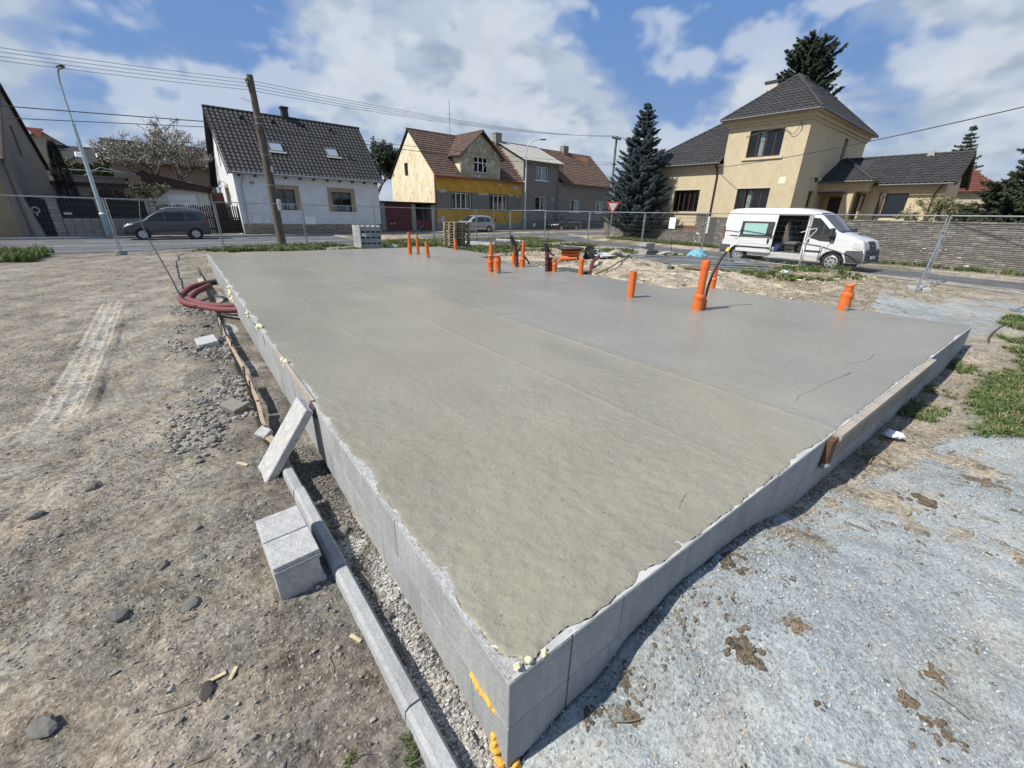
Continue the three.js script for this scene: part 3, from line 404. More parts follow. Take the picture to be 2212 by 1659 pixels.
    const k = (.96 + .16 * (a - .5) - damp * .7); c.push(k * mix(.308, .298, pass), k * mix(.288, .285, pass), k * mix(.222, .242, pass));
  }));
  for (let j = 0; j < vsn.length - 1; j++) for (let i = 0; i < n - 1; i++) { const a = j * n + i, b = a + 1, d = a + n; ix.push(a, b, d, b, d + 1, d); }
  const g = new THREE.BufferGeometry(); g.setAttribute('position', new THREE.Float32BufferAttribute(p, 3)); g.setAttribute('uv', new THREE.Float32BufferAttribute(t, 2)); g.setAttribute('color', new THREE.Float32BufferAttribute(c, 3)); g.setIndex(ix); g.computeVertexNormals();
  part(slab, 'concrete_surface', g, new THREE.MeshPhysicalMaterial({ color: 0xffffff, vertexColors: true, map: T.wet, bumpMap: T.wetB, bumpScale: .009, roughness: .34, specularIntensity: .6 }), 'wet trowelled concrete top with screed ridges');
  // concrete core seen from below the ragged edge
  part(slab, 'concrete_core', merge([bx(.3, .02, -.3, 7.7, .47, -17.1), bx(7.7, .02, -.3, 8.65, .47, -4.2), bx(7.7, .02, -12.9, 8.65, .47, -17.1)]), blockMs[2]);
  // expanding foam in the joints, broken rims of blocks
  const Rf = rng(8), limeM = M([.50, .495, .47], { map: T.mottle, roughness: .95 }); const line = (n, f) => [...Array(n)].map((_, i) => f(i / (n - 1)));
  part(slab, 'foam_bead', foamTube(line(9, t => [.0, mix(.244, .236, t) + .007 * sin(t * 11), mix(-.26, -.075, t)]), .011), foamM, 'strip of orange foam squeezed from a joint');
  part(slab, 'foam_bead', foamTube([[-.0, .11, -.095], [-.003, .07, -.08], [-.004, .03, -.06], [-.008, .0, -.03], [-.01, -.015, .0], [.02, -.01, .01], [.055, .015, .006]], .021), foamM, 'lump of orange foam under the corner');
  part(slab, 'foam_crumb', foam([[.05, .515, -.03], [.065, .512, -.028, .7], [.10, .514, -.022, .9], [.11, .512, -.02, .6], [.16, .508, -.012, .5], [.17, .51, -.016, .6]], .012, Rf), foamPale, 'crumbs of pale yellow foam at the slab corner');
  part(slab, 'foam_crumb', foam(line(16, t => [.0, mix(.47, .1, t) , mix(-9.55, -9.25, t) , .6 + n2(t * 7, 3)]), .03, Rf), foamPale, 'yellow foam where the red conduit enters');
  part(slab, 'foam_crumb', foam([[.02, .5, -5.6, 1.4], [.0, .49, -5.64], [.0, .5, -6.6], [.01, .48, -6.7, .8], [.03, .51, -3.9], [.01, .5, -4.0, .8]], .03, Rf), foamPale);
  for (let i = 0; i < 16; i++) { const z = -.5 - 16 * Rf() ** 1.2, s = .006 + .012 * Rf(); part(slab, 'mortar_crumb', at(stone(Rf, .5, 1, .7).scale(s, s * .6, s * 2), .012 + .03 * Rf(), .503, z, 0), limeM); }
  for (let i = 0; i < 26; i++) { const x = .2 + 8.5 * Rf(), s = .004 + .007 * Rf(); part(slab, 'mortar_crumb', at(stone(Rf, .5, 1, .7).scale(s * 2, s * .5, s), x, .503, -.006 - .022 * Rf(), 0), limeM); }
  part(slab, 'lime_rim', grid(400, 1, (i, j) => [mix(.02, 8.9, i), .5022, j ? -.002 - .006 * fb2(i * 300, 2, 2) : -.075]), limeM, 'white limed top edge of the shaded wall'); part(slab, 'lime_rim', grid(1, 500, (i, j) => [i ? .09 : .002 + .006 * fb2(j * 300, 7, 2), .5024, mix(-.02, -17.3, j)]), M([.52, .52, .50], { map: T.grit, roughness: .95 }), 'pale broken top edge of the lit wall');
  // formwork boards let into the walls
  const w = M([.42, .37, .30], { map: T.wood, roughness: .9 }), w2 = M([.27, .25, .22], { map: T.wood, roughness: .9 }), dark = M([.06, .045, .03], { roughness: .9 });
  part(slab, 'formwork_board', bx(3.0, .26, .002, 6.2, .50, .03), w2, 'long plank screed form along the shaded wall'); part(slab, 'formwork_board', bx(3.02, .468, .004, 6.15, .512, .055), w); part(slab, 'board_block', bx(2.9, .27, -.02, 3.02, .49, .04), M([.13, .065, .035], { map: T.wood })); part(slab, 'board_block', at(stone(Rf, .8, 1, .5).scale(.05, .04, .04), 2.93, .28, .03), blockMs[1]);
  part(slab, 'formwork_board', bx(-.004, .455, -2.75, .03, .518, -4.5), w, 'pale plank edge along the lit wall'); part(slab, 'board_block', bx(-.02, .42, -2.60, .02, .50, -2.74), dark);
  for (const [z, h] of [[-7.1, .12], [-5.25, .16], [-6.0, .1]]) part(slab, 'dark_slot', bx(-.003, .5 - h, z, .01, .49, z + .05), dark);
  // hairline scratches scored in the surface
  const scr = M([.13, .12, .095]); for (const [pts, r] of [[[[3.45, -.41], [3.62, -.45], [3.85, -.42], [4.1, -.43], [4.45, -.40], [4.75, -.38]], .0035], [[[1.3, -.19], [1.38, -.22], [1.45, -.235]], .003], [[[1.6, -15.8], [2.2, -14.2], [2.9, -13.5], [3.3, -11.6]], .012], [[[.9, -16.5], [1.6, -15.8]], .01], [[[4.6, -16.6], [5.2, -16.2]], .012], [[[3.18, -4.53], [3.22, -4.7]], .008], [[[5.05, -.5], [5.4, -.42], [5.8, -.44]], .004]]) part(slab, 'score_mark', tube(pts.map(([x, z]) => [x, hC(x, z) - r * .35, z]), r, 30, 5), scr);
}
// ───────── kerb stones, loose blocks and boards along the left wall ─────────
const concM = M([.44, .45, .45], { map: T.block, roughness: .92, bumpMap: T.fine, bumpScale: .004 }), concPale = M([.64, .64, .62], { map: rep(T.grit, 3), roughness: .94, bumpMap: rep(T.gritB, 3), bumpScale: .005 });
{
  const K = (z0, z1, y, label) => { const l = z0 - z1 - .006, zc = (z0 + z1) / 2, o = thing('kerb_stone', label, 'kerb', [kerbX(zc), y, zc], Math.atan2(.033, 1) * 1, 'kerb stones laid along the slab'); const s = [[-.04, -.14], [.04, -.14], [.04, .105], [.028, .12], [-.018, .12], [-.034, .104], [-.04, .06]]; part(o, 'body', uvm(at(prism(s, l - .004, .002), 0, 0, -(l - .004) / 2)), concM); };
  K(.62, -.38, -.04, 'pale concrete kerb stone nearest the bottom of the picture'); K(-.38, -1.3, -.038, 'concrete kerb stone carrying the shadow of the grey block'); K(-1.3, -2.22, -.03, 'concrete kerb stone beyond the grey block, chipped at its far end'); K(-2.26, -3.1, -.06, 'sunken dusty kerb stone behind the leaning slab');
  // half-height walling block dropped on the clay
  const b = thing('walling_block', 'rough pale concrete walling block standing on the clay by the kerb', 'block', [-.445, .115, -1.545], .03); b.rotation.set(.015, .045, .02);
  const side = [[-.115, -.125], [.10, -.125], [.115, -.10], [.115, -.06], [.095, -.055], [.095, .06], [.115, .07], [.115, .125], [-.115, .125]];
  part(b, 'body', uvm(at(prism([[-.115, -.13], [.118, -.13], [.118, -.085], [.10, -.08], [.10, .075], [.115, .085], [.115, .10], [-.115, .10]], .46, .003), 0, 0, -.23)), concPale); part(b, 'top_layer', uvm(cbox(.232, .032, .225, .003)), concPale).position.set(0, .117, .116); part(b, 'top_layer', uvm(cbox(.232, .032, .225, .003)), concPale).position.set(0, .118, -.116);
  part(b, 'end_lip', bx(-.112, .085, .231, .112, .105, .238), concM); part(b, 'end_lip', bx(-.112, -.128, .231, .116, -.095, .240), concM);
  const s = single('paving_slab', uvm(cbox(.066, .68, .265, .006)), concPale, 'thin concrete slab leaning against the lit wall over the kerb', 'slab'); s.position.set(-.245, .235, -2.72); s.rotation.set(0.08, .05, -.60);
  const o1 = single('concrete_offcut', uvm(cbox(.26, .10, .36, .01)), concPale, 'broken white concrete offcut lying in the rubble by the red hose', 'offcut'); o1.position.set(-.59, hGround(-.59, -6.9) + .05, -6.9); o1.rotation.set(.06, .1, .1);
  const o2 = single('concrete_offcut', uvm(cbox(.15, .075, .23, .008)), M([.25, .235, .20], { map: T.mottle, roughness: .95 }), 'squared brown-grey stone slab at the edge of the rubble', 'offcut'); o2.position.set(-.5, .05, -4.15); o2.rotation.set(.15, .5, .1);
  const o3 = single('concrete_offcut', uvm(cbox(.10, .05, .12, .006)), concPale, 'small concrete offcut resting on the broken lath', 'offcut'); o3.position.set(-.34, .05, -3.35); o3.rotation.set(.2, .6, .35);
  // laths pinned along the trench, splintered
  const lw = M([.46, .36, .24], { map: T.wood, roughness: .9 }); const L = (a, b, w, h, lb, c = lw) => { const A = new V3(...a), B = new V3(...b), l = A.distanceTo(B), m = single('wooden_lath', at(uvm(cbox(w, h, l, .003)), 0, 0, 0), c, lb, 'lath'); m.position.copy(A).add(B).multiplyScalar(.5); m.lookAt(B); return m; };
  const rust = M([.10, .07, .05], { roughness: .8 });
  L([-.335, .06, -8.6], [-.345, .07, -7.05], .03, .07, 'weathered lath edging the trench beside the red hose', M([.34, .30, .24], { map: T.wood })); L([-.33, .07, -7.0], [-.285, .06, -5.35], .03, .07, 'splintered pale lath in the middle of the trench edge'); L([-.285, .06, -4.95], [-.285, .05, -4.1], .03, .08, 'short pale lath behind the leaning slab'); L([-.29, .05, -4.05], [-.32, .04, -3.45], .035, .08, 'broken lath end at the near end of the row'); L([-.33, .03, -3.35], [-.26, .02, -3.05], .06, .02, 'chip of split lath lying by the leaning slab');
  const pl = L([-.40, .12, -14.4], [-.37, .12, -12.15], .13, .03, 'clean flat plank lying by the far end of the wall', M([.52, .44, .33], { map: T.wood }));
  for (const [x, z, h] of [[-.36, -8.5, .28], [-.37, -7.4, .3], [-.33, -6.35, .25], [-.32, -5.0, .22], [-.32, -4.5, .24], [-.36, -3.5, .16]]) single('iron_stake', bar([x, -.1, z], [x + .02, h - .1 + .05, z + .02], .008), rust, 'rusty iron stake holding the trench laths', 'stake', 'stakes along the laths');
  const chips = M([.62, .52, .32], { map: T.wood }); [[-.56, -2.98, .11, 'yellow splinter of wood on the clay left of the leaning slab'], [-.86, -1.05, .07, 'pale wood chip near the bottom of the clay'], [-.80, -1.03, .06, 'short stick of pale wood beside the wood chip'], [-.30, -.85, .07, 'pale splinter lying against the kerb']].forEach(([x, z, l, lb], i) => { const m = single('wood_chip', uvm(cbox(.018 + .012 * (i === 0), .006, l, .001)), chips, lb, 'chip'); m.position.set(x, hGround(x, z) + .008, z); m.rotation.y = .6 + i; });
  // coil of red corrugated conduit at the wall, with its cable
  const hose = M([.19, .05, .055], { roughness: .75, map: T.mottle }), black = M([.012, .012, .013], { roughness: .55 });
  const corr = (pts, r, n) => { const g = tube(pts, r, n, 12), P = g.attributes.position, N = g.attributes.normal; for (let i = 0; i <= n; i++) for (let k = 0; k <= 12; k++) { const q = i * 13 + k, s = (i % 2 ? 1 : -1) * r * .055; P.setXYZ(q, P.getX(q) + N.getX(q) * s, P.getY(q) + N.getY(q) * s, P.getZ(q) + N.getZ(q) * s); } g.computeVertexNormals(); return g; };
  const c = thing('corrugated_hose', 'looped dark red corrugated conduit coming out of the lit wall', 'hose', [0, 0, 0]);
  const y0 = .10; part(c, 'conduit', corr([[.05, .16, -9.25], [-.15, .13, -9.45], [-.42, .13, -9.75], [-.62, .15, -10.1], [-.7, .16, -10.45], [-.55, .22, -10.95], [-.38, .26, -11.25], [-.27, .25, -11.6], [-.33, .19, -11.85]], .055, 260), hose); part(c, 'conduit', corr([[.05, .14, -8.85], [-.2, .11, -9.15], [-.5, .11, -9.65], [-.78, .12, -10.25], [-.86, .13, -10.75], [-.76, .17, -11.4], [-.58, .21, -11.9], [-.36, .25, -12.0], [-.14, .27, -11.98]], .058, 280), hose);
  part(c, 'taped_end', corr([[-.40, .245, -12.0], [-.25, .262, -11.98], [-.10, .272, -11.97]], .064, 10), black);
  single('black_cable', tube([[-.62, .12, -9.75], [-.78, .16, -10.35], [-.86, .22, -10.9], [-.97, .32, -12.6], [-1.2, .58, -15.6], [-1.5, 1.0, -19.2], [-1.66, 1.55, -21.6], [-1.57, 2.2, -22.36]], .017, 80), black, 'black cable sagging from the red hose up to the left fence', 'cable');
}
// ───────── drain pipes standing in the slab ─────────
const orange = M([.72, .17, .035], { roughness: .38, map: rep(T.mottle, 2) }), orangeDark = M([.62, .13, .028], { roughness: .42 }), black = M([.014, .014, .015], { roughness: .6 }), maroon = M([.13, .022, .026], { roughness: .5 }), galv = M([.46, .48, .50], { roughness: .42, metalness: .75, map: T.mottle }), galvDull = M([.20, .21, .22], { roughness: .7, map: T.mottle });
const lathe = (pts, n = 28) => new THREE.LatheGeometry(pts.map(p => new THREE.Vector2(...p)), n);
const pipeG = (r, h) => lathe([[r, 0], [r, h], [r - .004, h], [r - .005, h - .06], [.001, h - .07]]);
const sockG = (r, h) => lathe([[r, 0], [r, h * .72], [r + .011, h * .76], [r + .011, h * .86], [r + .004, h * .89], [r + .004, h], [r - .012, h], [r - .014, h - .03], [.001, h - .035]]);
function pipe(x, z, label, segs, lean = [0, 0], cem) {   // segs from the foot up: [kind, radius, height]
  const o = thing('drain_pipe', label, 'pipe', [x, .495, z], 0, 'orange drain pipes in the slab'); o.rotation.set(lean[0], 0, lean[1]); let y = 0;
  segs.forEach(([k, r, h], i) => { const m = part(o, k === 's' ? 'socket' : k === 'c' ? 'cap' : 'pipe', k === 's' ? sockG(r, h) : k === 'c' ? sockG(r, h) : pipeG(r, h), i % 2 ? orangeDark : orange); m.position.y = y; y += h - .012; });
  if (cem) { const R = rng(floor(x * 100)); part(o, 'cement_splash', merge([...Array(9)].map((_, i) => { const a = .3 + R() * 2.2, q = .02 + .02 * R(); return at(stone(R, .9, 1, .4).scale(q, q * 1.3, .006), cos(a) * segs[0][1], .01 + .08 * R(), sin(a) * segs[0][1], PI / 2 - a); })), concM); }
  return o;
}
pipe(6.17, -14.56, 'tallest of three orange pipes near the far left of the slab, with a socket', [['s', .078, .31], ['p', .056, .48]]);
pipe(6.45, -14.45, 'thin orange pipe with a black hose bent out of its top', [['p', .056, .59]], [0, .03]);
pipe(6.2, -13.13, 'leaning orange pipe, nearest of the far left three, cement at its foot', [['p', .066, .53]], [0, .06], true);
pipe(8.66, -15.51, 'short orange pipe in front of the pallet stack', [['s', .066, .27], ['p', .054, .20]]);
pipe(6.0, -8.96, 'short fat orange pipe with stepped cap in the middle pair, left one', [['s', .088, .31], ['c', .056, .15]], [0, 0], true);
pipe(7.19, -10.66, 'tall thin orange pipe rising behind the middle pair', [['p', .07, .50], ['p', .052, .15]]);
pipe(5.97, -8.58, 'short fat orange pipe with stepped cap in the middle pair, right one', [['s', .094, .39], ['c', .06, .1]], [0, 0], true);
pipe(7.65, -10.07, 'plain short orange pipe left of the taped dark conduit', [['p', .072, .34]]);
pipe(7.47, -9.4, 'orange pipe in a socket right beside the tall dark conduit', [['s', .078, .27], ['p', .056, .47]], [0, -.02]);
pipe(7.6, -8.12, 'squat orange capped pipe beside the bundled dark conduits', [['s', .072, .25], ['c', .052, .13]]);
pipe(7.82, -7.31, 'plain orange pipe at the corner of the slab recess', [['s', .064, .44]]);
pipe(6.24, -4.41, 'plain upright orange pipe alone in the middle right of the slab', [['p', .069, .51]]);
pipe(6.31, -3.04, 'tallest orange pipe on the right, rising from a wide socket', [['s', .092, .29], ['s', .062, .56]]);
pipe(6.54, -3.06, 'low dark orange stub holding the black hose with yellow cap', [['p', .045, .15]]);
pipe(8.88, -4.19, 'orange pipe at the slab edge behind the tallest one', [['s', .066, .24], ['p', .055, .25]]);
pipe(8.67, -1.61, 'two-tier orange pipe near the right corner, stained with cement', [['s', .09, .33], ['c', .062, .15]], [0, 0], true);
// hoses and conduits
single('black_hose', tube([[6.45, .9, -14.45], [6.45, 1.12, -14.46], [6.5, 1.26, -14.5], [6.66, 1.40, -14.6], [6.86, 1.50, -14.75]], .02, 30), black, 'bent black hose sticking out of the thin far left pipe', 'hose');
{ const h = thing('black_hose', 'black hose with yellow cap leaning right from the tallest pipe', 'hose', [0, 0, 0]); part(h, 'hose', tube([[6.54, .5, -3.06], [6.55, .75, -3.06], [6.6, 1.05, -3.05], [6.72, 1.32, -3.02], [6.83, 1.47, -2.99]], .022, 30), black); part(h, 'cap', bar([6.82, 1.455, -2.993], [6.86, 1.515, -2.98], .03, 12), M([.75, .52, .03], { roughness: .5 })); }
{ const c = thing('taped_conduit', 'tall dark red conduit bound with black tape, loose end hanging', 'conduit', [0, 0, 0]); part(c, 'conduit', tube([[7.33, .45, -9.49], [7.32, .85, -9.5], [7.27, 1.1, -9.54], [7.23, 1.22, -9.57]], .055, 60, 12), maroon); part(c, 'taped_top', tube([[7.255, 1.14, -9.55], [7.22, 1.25, -9.58], [7.18, 1.37, -9.62]], .058, 12, 12), black); part(c, 'tape_band', bar([7.322, .84, -9.5], [7.31, .93, -9.51], .062, 14), black);
  part(c, 'loose_strap', tube([[7.33, .92, -9.46], [7.42, 1.12, -9.42], [7.48, .98, -9.40], [7.50, .84, -9.38], [7.58, .74, -9.34], [7.66, .58, -9.3]], .022, 30), black); part(c, 'thin_rod', tube([[7.2, 1.3, -9.6], [7.14, 1.6, -9.66], [7.02, 1.95, -9.78]], .009, 20), black); part(c, 'thin_rod', tube([[7.2, 1.3, -9.6], [7.28, 1.25, -9.54], [7.34, 1.05, -9.48]], .009, 20), black); }
{ const c = thing('taped_conduit', 'bundle of dark red conduits tied with black tape and a long thin rod', 'conduit', [0, 0, 0]); part(c, 'conduit', tube([[7.41, .45, -8.22], [7.405, .85, -8.22], [7.39, 1.08, -8.24]], .055, 40, 12), maroon); part(c, 'conduit', tube([[7.50, .45, -8.18], [7.50, .85, -8.2]], .048, 20, 12), maroon); part(c, 'taped_top', tube([[7.392, 1.05, -8.235], [7.375, 1.15, -8.25], [7.37, 1.24, -8.25]], .06, 10, 12), black); for (const y of [.66, .83]) part(c, 'tape_band', merge([bar([7.408, y, -8.22], [7.406, y + .05, -8.22], .064, 14), bar([7.5, y, -8.19], [7.5, y + .05, -8.19], .056, 14)]), black); part(c, 'loose_strap', tube([[7.42, 1.1, -8.2], [7.47, 1.0, -8.17], [7.56, .93, -8.1]], .024, 16), black); part(c, 'thin_rod', tube([[7.38, 1.2, -8.25], [7.48, 1.6, -8.3], [7.60, 2.0, -8.34], [7.68, 2.2, -8.36]], .008, 24), black); }
single('dark_conduit', tube([[8.45, .38, -7.6], [9.0, .46, -8.05], [9.8, .62, -8.7], [10.6, .70, -9.2]], .06, 30, 12), maroon, 'dark red conduit lying across the sand by the recess', 'conduit');
single('sand_cable', tube([[8.3, .5, -7.2], [9.2, .56, -7.55], [10.6, .62, -8.3], [11.6, .66, -8.8]], .018, 30), M([.10, .08, .06]), 'thin brown cable trailing over the sand heap', 'cable');
single('pit_cover', bx(8.02, .46, -8.9, 8.75, .49, -7.75), M([.075, .075, .07], { map: T.mottle }), 'dark square pit beside the orange pipe at the recess corner', 'pit');
// ───────── stack of shuttering blocks ─────────
{
  const o = thing('block_stack', 'pallet load of grey hollow shuttering blocks at the far edge of the slab', 'block stack', [6.4, .22, -19.95], .02); const ms = [[.40, .42, .42], [.44, .455, .45], [.36, .38, .385]].map(c => M(c, { map: T.block, roughness: .93 })), l = [], R = rng(14);
  const face = uvm(merge([bx(-.1, -.12, -.248, .1, -.104, .248), bx(-.1, -.104, -.248, -.075, .12, .248), bx(.075, -.104, -.248, .1, .12, .248), bx(-.075, -.104, -.03, .075, .08, .03), bx(-.075, -.104, .19, .075, .12, .248), bx(-.075, -.104, -.248, .075, .12, -.19)]));
  const whole = uvm(merge([bx(-.15, -.12, -.248, .15, -.095, .248), bx(-.15, -.095, -.248, -.11, .12, .248), bx(.11, -.095, -.248, .15, .12, .248), bx(-.11, -.095, -.248, .11, .12, -.2), bx(-.11, -.095, .2, .11, .06, .248)]));
  // lying on their sides: open ends to the left, flat flanks to the right
  for (let y = 0; y < 4; y++) for (let i = 0; i < 4; i++) for (let j = 0; j < 2; j++) l.push({ g: whole, k: floor(R() * 3), m: mat4(-.32 + i * .245 + .0, .135 + .12 + y * .252, -.26 + j * .51, 0, 0, PI / 2 * 0 + 0, [.8, 1.02, 1]) });
  pieces(o, 'shuttering_block', l, ms, 300);
  const pw = M([.36, .29, .19], { map: T.wood }); for (let i = 0; i < 5; i++) part(o, 'pallet_board', bx(-.46 + i * .2, .09, -.53, -.32 + i * .2, .11, .53), pw); for (const z of [-.45, 0, .45]) part(o, 'pallet_bearer', bx(-.46, 0, z - .05, .48, .088, z + .05), pw);
  const tag = part(o, 'paper_tag', box(.2, .12, .002, 0, 0, 0), M([.8, .8, .78])); tag.position.set(-.27, .72, .508); tag.rotation.set(0, 0, -.25);
  // loose lumps beside it
  const m = single('concrete_lump', at(stone(rng(3), .5, 2, .6).scale(.3, .25, .22), 7.75, .34, -20.1), M([.40, .39, .34], { map: T.mottle }), 'pale lump of old concrete in the grass right of the block stack', 'lump');
}
// ───────── pallets ─────────
{
  const ms = [[.40, .32, .21], [.34, .28, .19], [.46, .37, .25], [.28, .23, .16]].map(c => M(c, { map: T.wood, roughness: .9 })), R = rng(15), n = 10, board = uvm(cbox(1.2, .022, .1, .003)), wide = uvm(cbox(1.2, .022, .145, .003)), cross = uvm(cbox(.145, .022, .8, .003)), blk = uvm(cbox(.145, .078, .1, .003));
  for (let i = 0; i < n; i++) {
    const o = thing('pallet', i === n - 1 ? 'weathered wooden pallet on top of the pallet stack' : i === 0 ? 'wooden pallet at the bottom of the pallet stack in the grass' : 'weathered wooden pallet in the stack beside the silver car', 'pallet', [10.95 + (R() - .5) * .05, .25 + i * .1285, -19.35 + (R() - .5) * .05], .30 + (R() - .5) * .07, 'pallets in the stack');
    o.rotation.z = (R() - .5) * .01; const P = (nm, g, x, y, z) => { const m = part(o, nm, g, pick(ms, R)); m.position.set(x, y, z); return m; };
    for (const z of [-.35, 0, .35]) { P('bottom_board', board, 0, .011, z); for (const x of [-.52, 0, .52]) P('block', blk, x, .061, z); } for (const x of [-.52, 0, .52]) P('cross_board', cross, x, .105 - .002, 0).scale.y = .7; for (const z of [-.33, -.165, 0, .165, .33]) P('top_board', z === 0 || abs(z) > .3 ? wide : board, 0, .12, z).scale.y = .7;
  }
}
// ───────── site fence ─────────
const meshG = (l, h = 1.9, y0 = .08) => { const gs = [], n = Math.round(l / .10); for (let i = 1; i < n; i++) gs.push(box(.0020, h - .06, .0020, -l / 2 + i * l / n, y0 + h / 2, 0)); for (let j = 1; j < 9; j++) gs.push(box(l - .06, .0028, .0028, 0, y0 + j * h / 9, .003)); return merge(gs); };
const frameG = l => [bar([-l / 2, .02, 0], [-l / 2, 2.0, 0], .021, 10), bar([l / 2, .02, 0], [l / 2, 2.0, 0], .021, 10), bar([-l / 2, 1.985, 0], [l / 2, 1.985, 0], .0205, 10), bar([-l / 2, .1, 0], [l / 2, .1, 0], .0205, 10)];
const FP = [[-6.6, -21.2], [-2.57, -21.9], [.92, -23.6], [4.65, -24.08], [8.55, -24.58], [12.55, -25.07], [16.0, -25.4], [19.3, -25.9], [19.6, -22.3], [19.7, -18.3], [19.6, -14.2], [19.3, -10.5], [18.7, -5.95], [17.6, -2.05], [16.4, 1.6]];
{
  const tell = ['at the far left beside the kerb', 'in front of the parked grey minivan', 'in front of the wooden utility pole', 'in front of the white house windows', 'behind the stack of grey blocks', 'behind the pallet stack', 'in front of the silver car', 'at the corner by the street junction', 'before the dark saloon car', 'beside the give-way sign', 'in front of the blue spruce and low wall', 'between spruce garden and van', 'in front of the white van', 'at the far right before the brick wall'];
  FP.slice(0, -1).forEach((a, i) => {
    const b = FP[i + 1], l = hypot(b[0] - a[0], b[1] - a[1]) - .07, x = (a[0] + b[0]) / 2, z = (a[1] + b[1]) / 2, y0 = min(farH(a[0], a[1]), farH(b[0], b[1])), o = thing('mesh_fence', `galvanised mesh site fence panel ${tell[i]}`, 'mesh fence', [x, y0 + .01, z], -Math.atan2(b[1] - a[1], b[0] - a[0]), 'mesh site fence panels');
    const f = frameG(l); part(o, 'post', f[0], galv); part(o, 'post', f[1], galv); part(o, 'rail', f[2], galv); part(o, 'rail', f[3], galv); const m = part(o, 'wire_mesh', meshG(l - .02), galvDull); m.userData.kind = 'stuff'; const cp = part(o, 'clamp', at(uvm(cbox(.13, .05, .05, .006)), l / 2 + .03, 1.55, 0), galv); part(cp, 'bolt', bar([l / 2 + .03, 1.55, -.05], [l / 2 + .03, 1.55, .05], .01), galv); if (i === 6) part(o, 'middle_post', bar([0, .1, 0], [0, 1.98, 0], .016), galv);
  });
  FP.slice(1, -1).forEach(([x, z], i) => {
    const y = farH(x, z), tell2 = ['left of the grey minivan', 'before the picket fence', 'by the utility pole', 'left of the block stack', 'left of the pallets', 'behind the pallets', 'at the junction corner', 'by the dark saloon', 'near the give-way sign', 'by the small block pile', 'behind the blue sheet', 'beside the van', 'under the fence brace'];
    const o = thing('ballast_block', `grey concrete ballast block under the fence ${tell2[i]}`, 'ballast block', [x, y - .02, z], (i > 7 ? PI / 2 : 0) + .1 * (i % 3), 'ballast blocks under the fence'); part(o, 'block', uvm(at(new THREE.CylinderGeometry(.5, .58, .15, 4, 1), 0, .09, 0, PI / 4)).scale(.36 / .8 * 1.0, 1, .72 / 2.2), M([.36, .36, .34], { map: T.block }));
  });
  // stays propping the right-hand panels
  const S = (ax, az, bx_, bz, h, lb) => { const o = thing('fence_brace', lb, 'brace', [0, 0, 0]); const ya = farH(ax, az); part(o, 'strut', bar([ax, ya + h, az], [bx_, ya + .04, bz], .022), galv); part(o, 'foot_plate', at(uvm(cbox(.26, .02, .16, .004)), bx_, ya + .03, bz, .3), galv); part(o, 'collar', at(uvm(cbox(.14, .06, .1, .006)), ax, ya + h, az), galv); };
  S(17.7, -2.05, 14.75, -1.72, 1.5, 'slanting steel brace propping the fence near the right edge'); S(16.35, 1.6, 13.9, .16, 1.3, 'steel brace cut by the right edge of the picture');
  const f2 = thing('ballast_block', 'pair of grey concrete ballast blocks strapped under the slanting brace', 'ballast block', [15.9, .17, -1.85], .25); part(f2, 'block', uvm(at(cbox(.75, .13, .22, .02), 0, .08, .13)), concM); part(f2, 'block', uvm(at(cbox(.75, .13, .22, .02), -.1, .08, -.14)), concM);
  // notices tied to the mesh and a strap
  single('notice', (() => { const [x, z] = [5.0, -24.1]; return at(uvm(cbox(.5, .36, .004, .001)), x, 1.45, z + .03, TH); })(), M([.78, .78, .80]), 'white paper notice on the fence before the white house', 'notice');
  single('notice', at(uvm(cbox(.36, .52, .004, .001)), 19.4, 1.72, -12.35, PI / 2 - .02), M([.80, .80, .78]), 'white paper notice on the fence below the villa window', 'notice');
  single('tie_wire', tube([[18.4, .4, -5.9], [18.3, .75, -5.8], [18.6, 1.2, -5.95], [18.7, 1.7, -5.7], [18.65, 1.55, -6.2]], .012, 40), M([.75, .75, .75]), 'loose white cord tied round the fence post before the van', 'cord');
}
// panels lying flat
{
  for (let i = 0; i < 5; i++) { const o = thing('mesh_fence', ['lowest mesh fence panel of the flat pile by the pallets', 'second mesh fence panel in the flat pile by the pallets', 'third mesh fence panel in the flat pile by the pallets', 'fourth mesh fence panel in the flat pile by the pallets', 'top mesh fence panel of the flat pile by the pallets'][i], 'mesh fence', [13.9 + .05 * i, .27 + .055 * i, -20.2 - .04 * i], .35 + .015 * i, 'fence panels lying flat'); const f = frameG(3.3); const gq = new THREE.Matrix4().makeRotationX(-PI / 2); f.forEach((g, k) => part(o, k < 2 ? 'post' : 'rail', g.applyMatrix4(gq).translate(0, 0, 1), galv)); const m = part(o, 'wire_mesh', meshG(3.26).applyMatrix4(gq).translate(0, 0, 1), galvDull); m.userData.kind = 'stuff'; }
  for (let i = 0; i < 4; i++) { const o = thing('mesh_fence', ['bottom loose fence panel on the grass in front of the van', 'second loose fence panel in front of the van', 'third loose fence panel, slid askew, in front of the van', 'top loose fence panel in front of the van'][i], 'mesh fence', [15.0 + .12 * i, .33 + .05 * i, -8.15 - .1 * i], -1.02 + .06 * i + (i === 2 ? .1 : 0), 'loose fence panels by the van'); const gq = new THREE.Matrix4().makeRotationX(-PI / 2); frameG(4.6).forEach((g, k) => part(o, k < 2 ? 'post' : 'rail', g.applyMatrix4(gq).translate(0, 0, 1), galv)); const m = part(o, 'wire_mesh', meshG(4.5).applyMatrix4(gq).translate(0, 0, 1), galvDull); m.userData.kind = 'stuff'; }
}
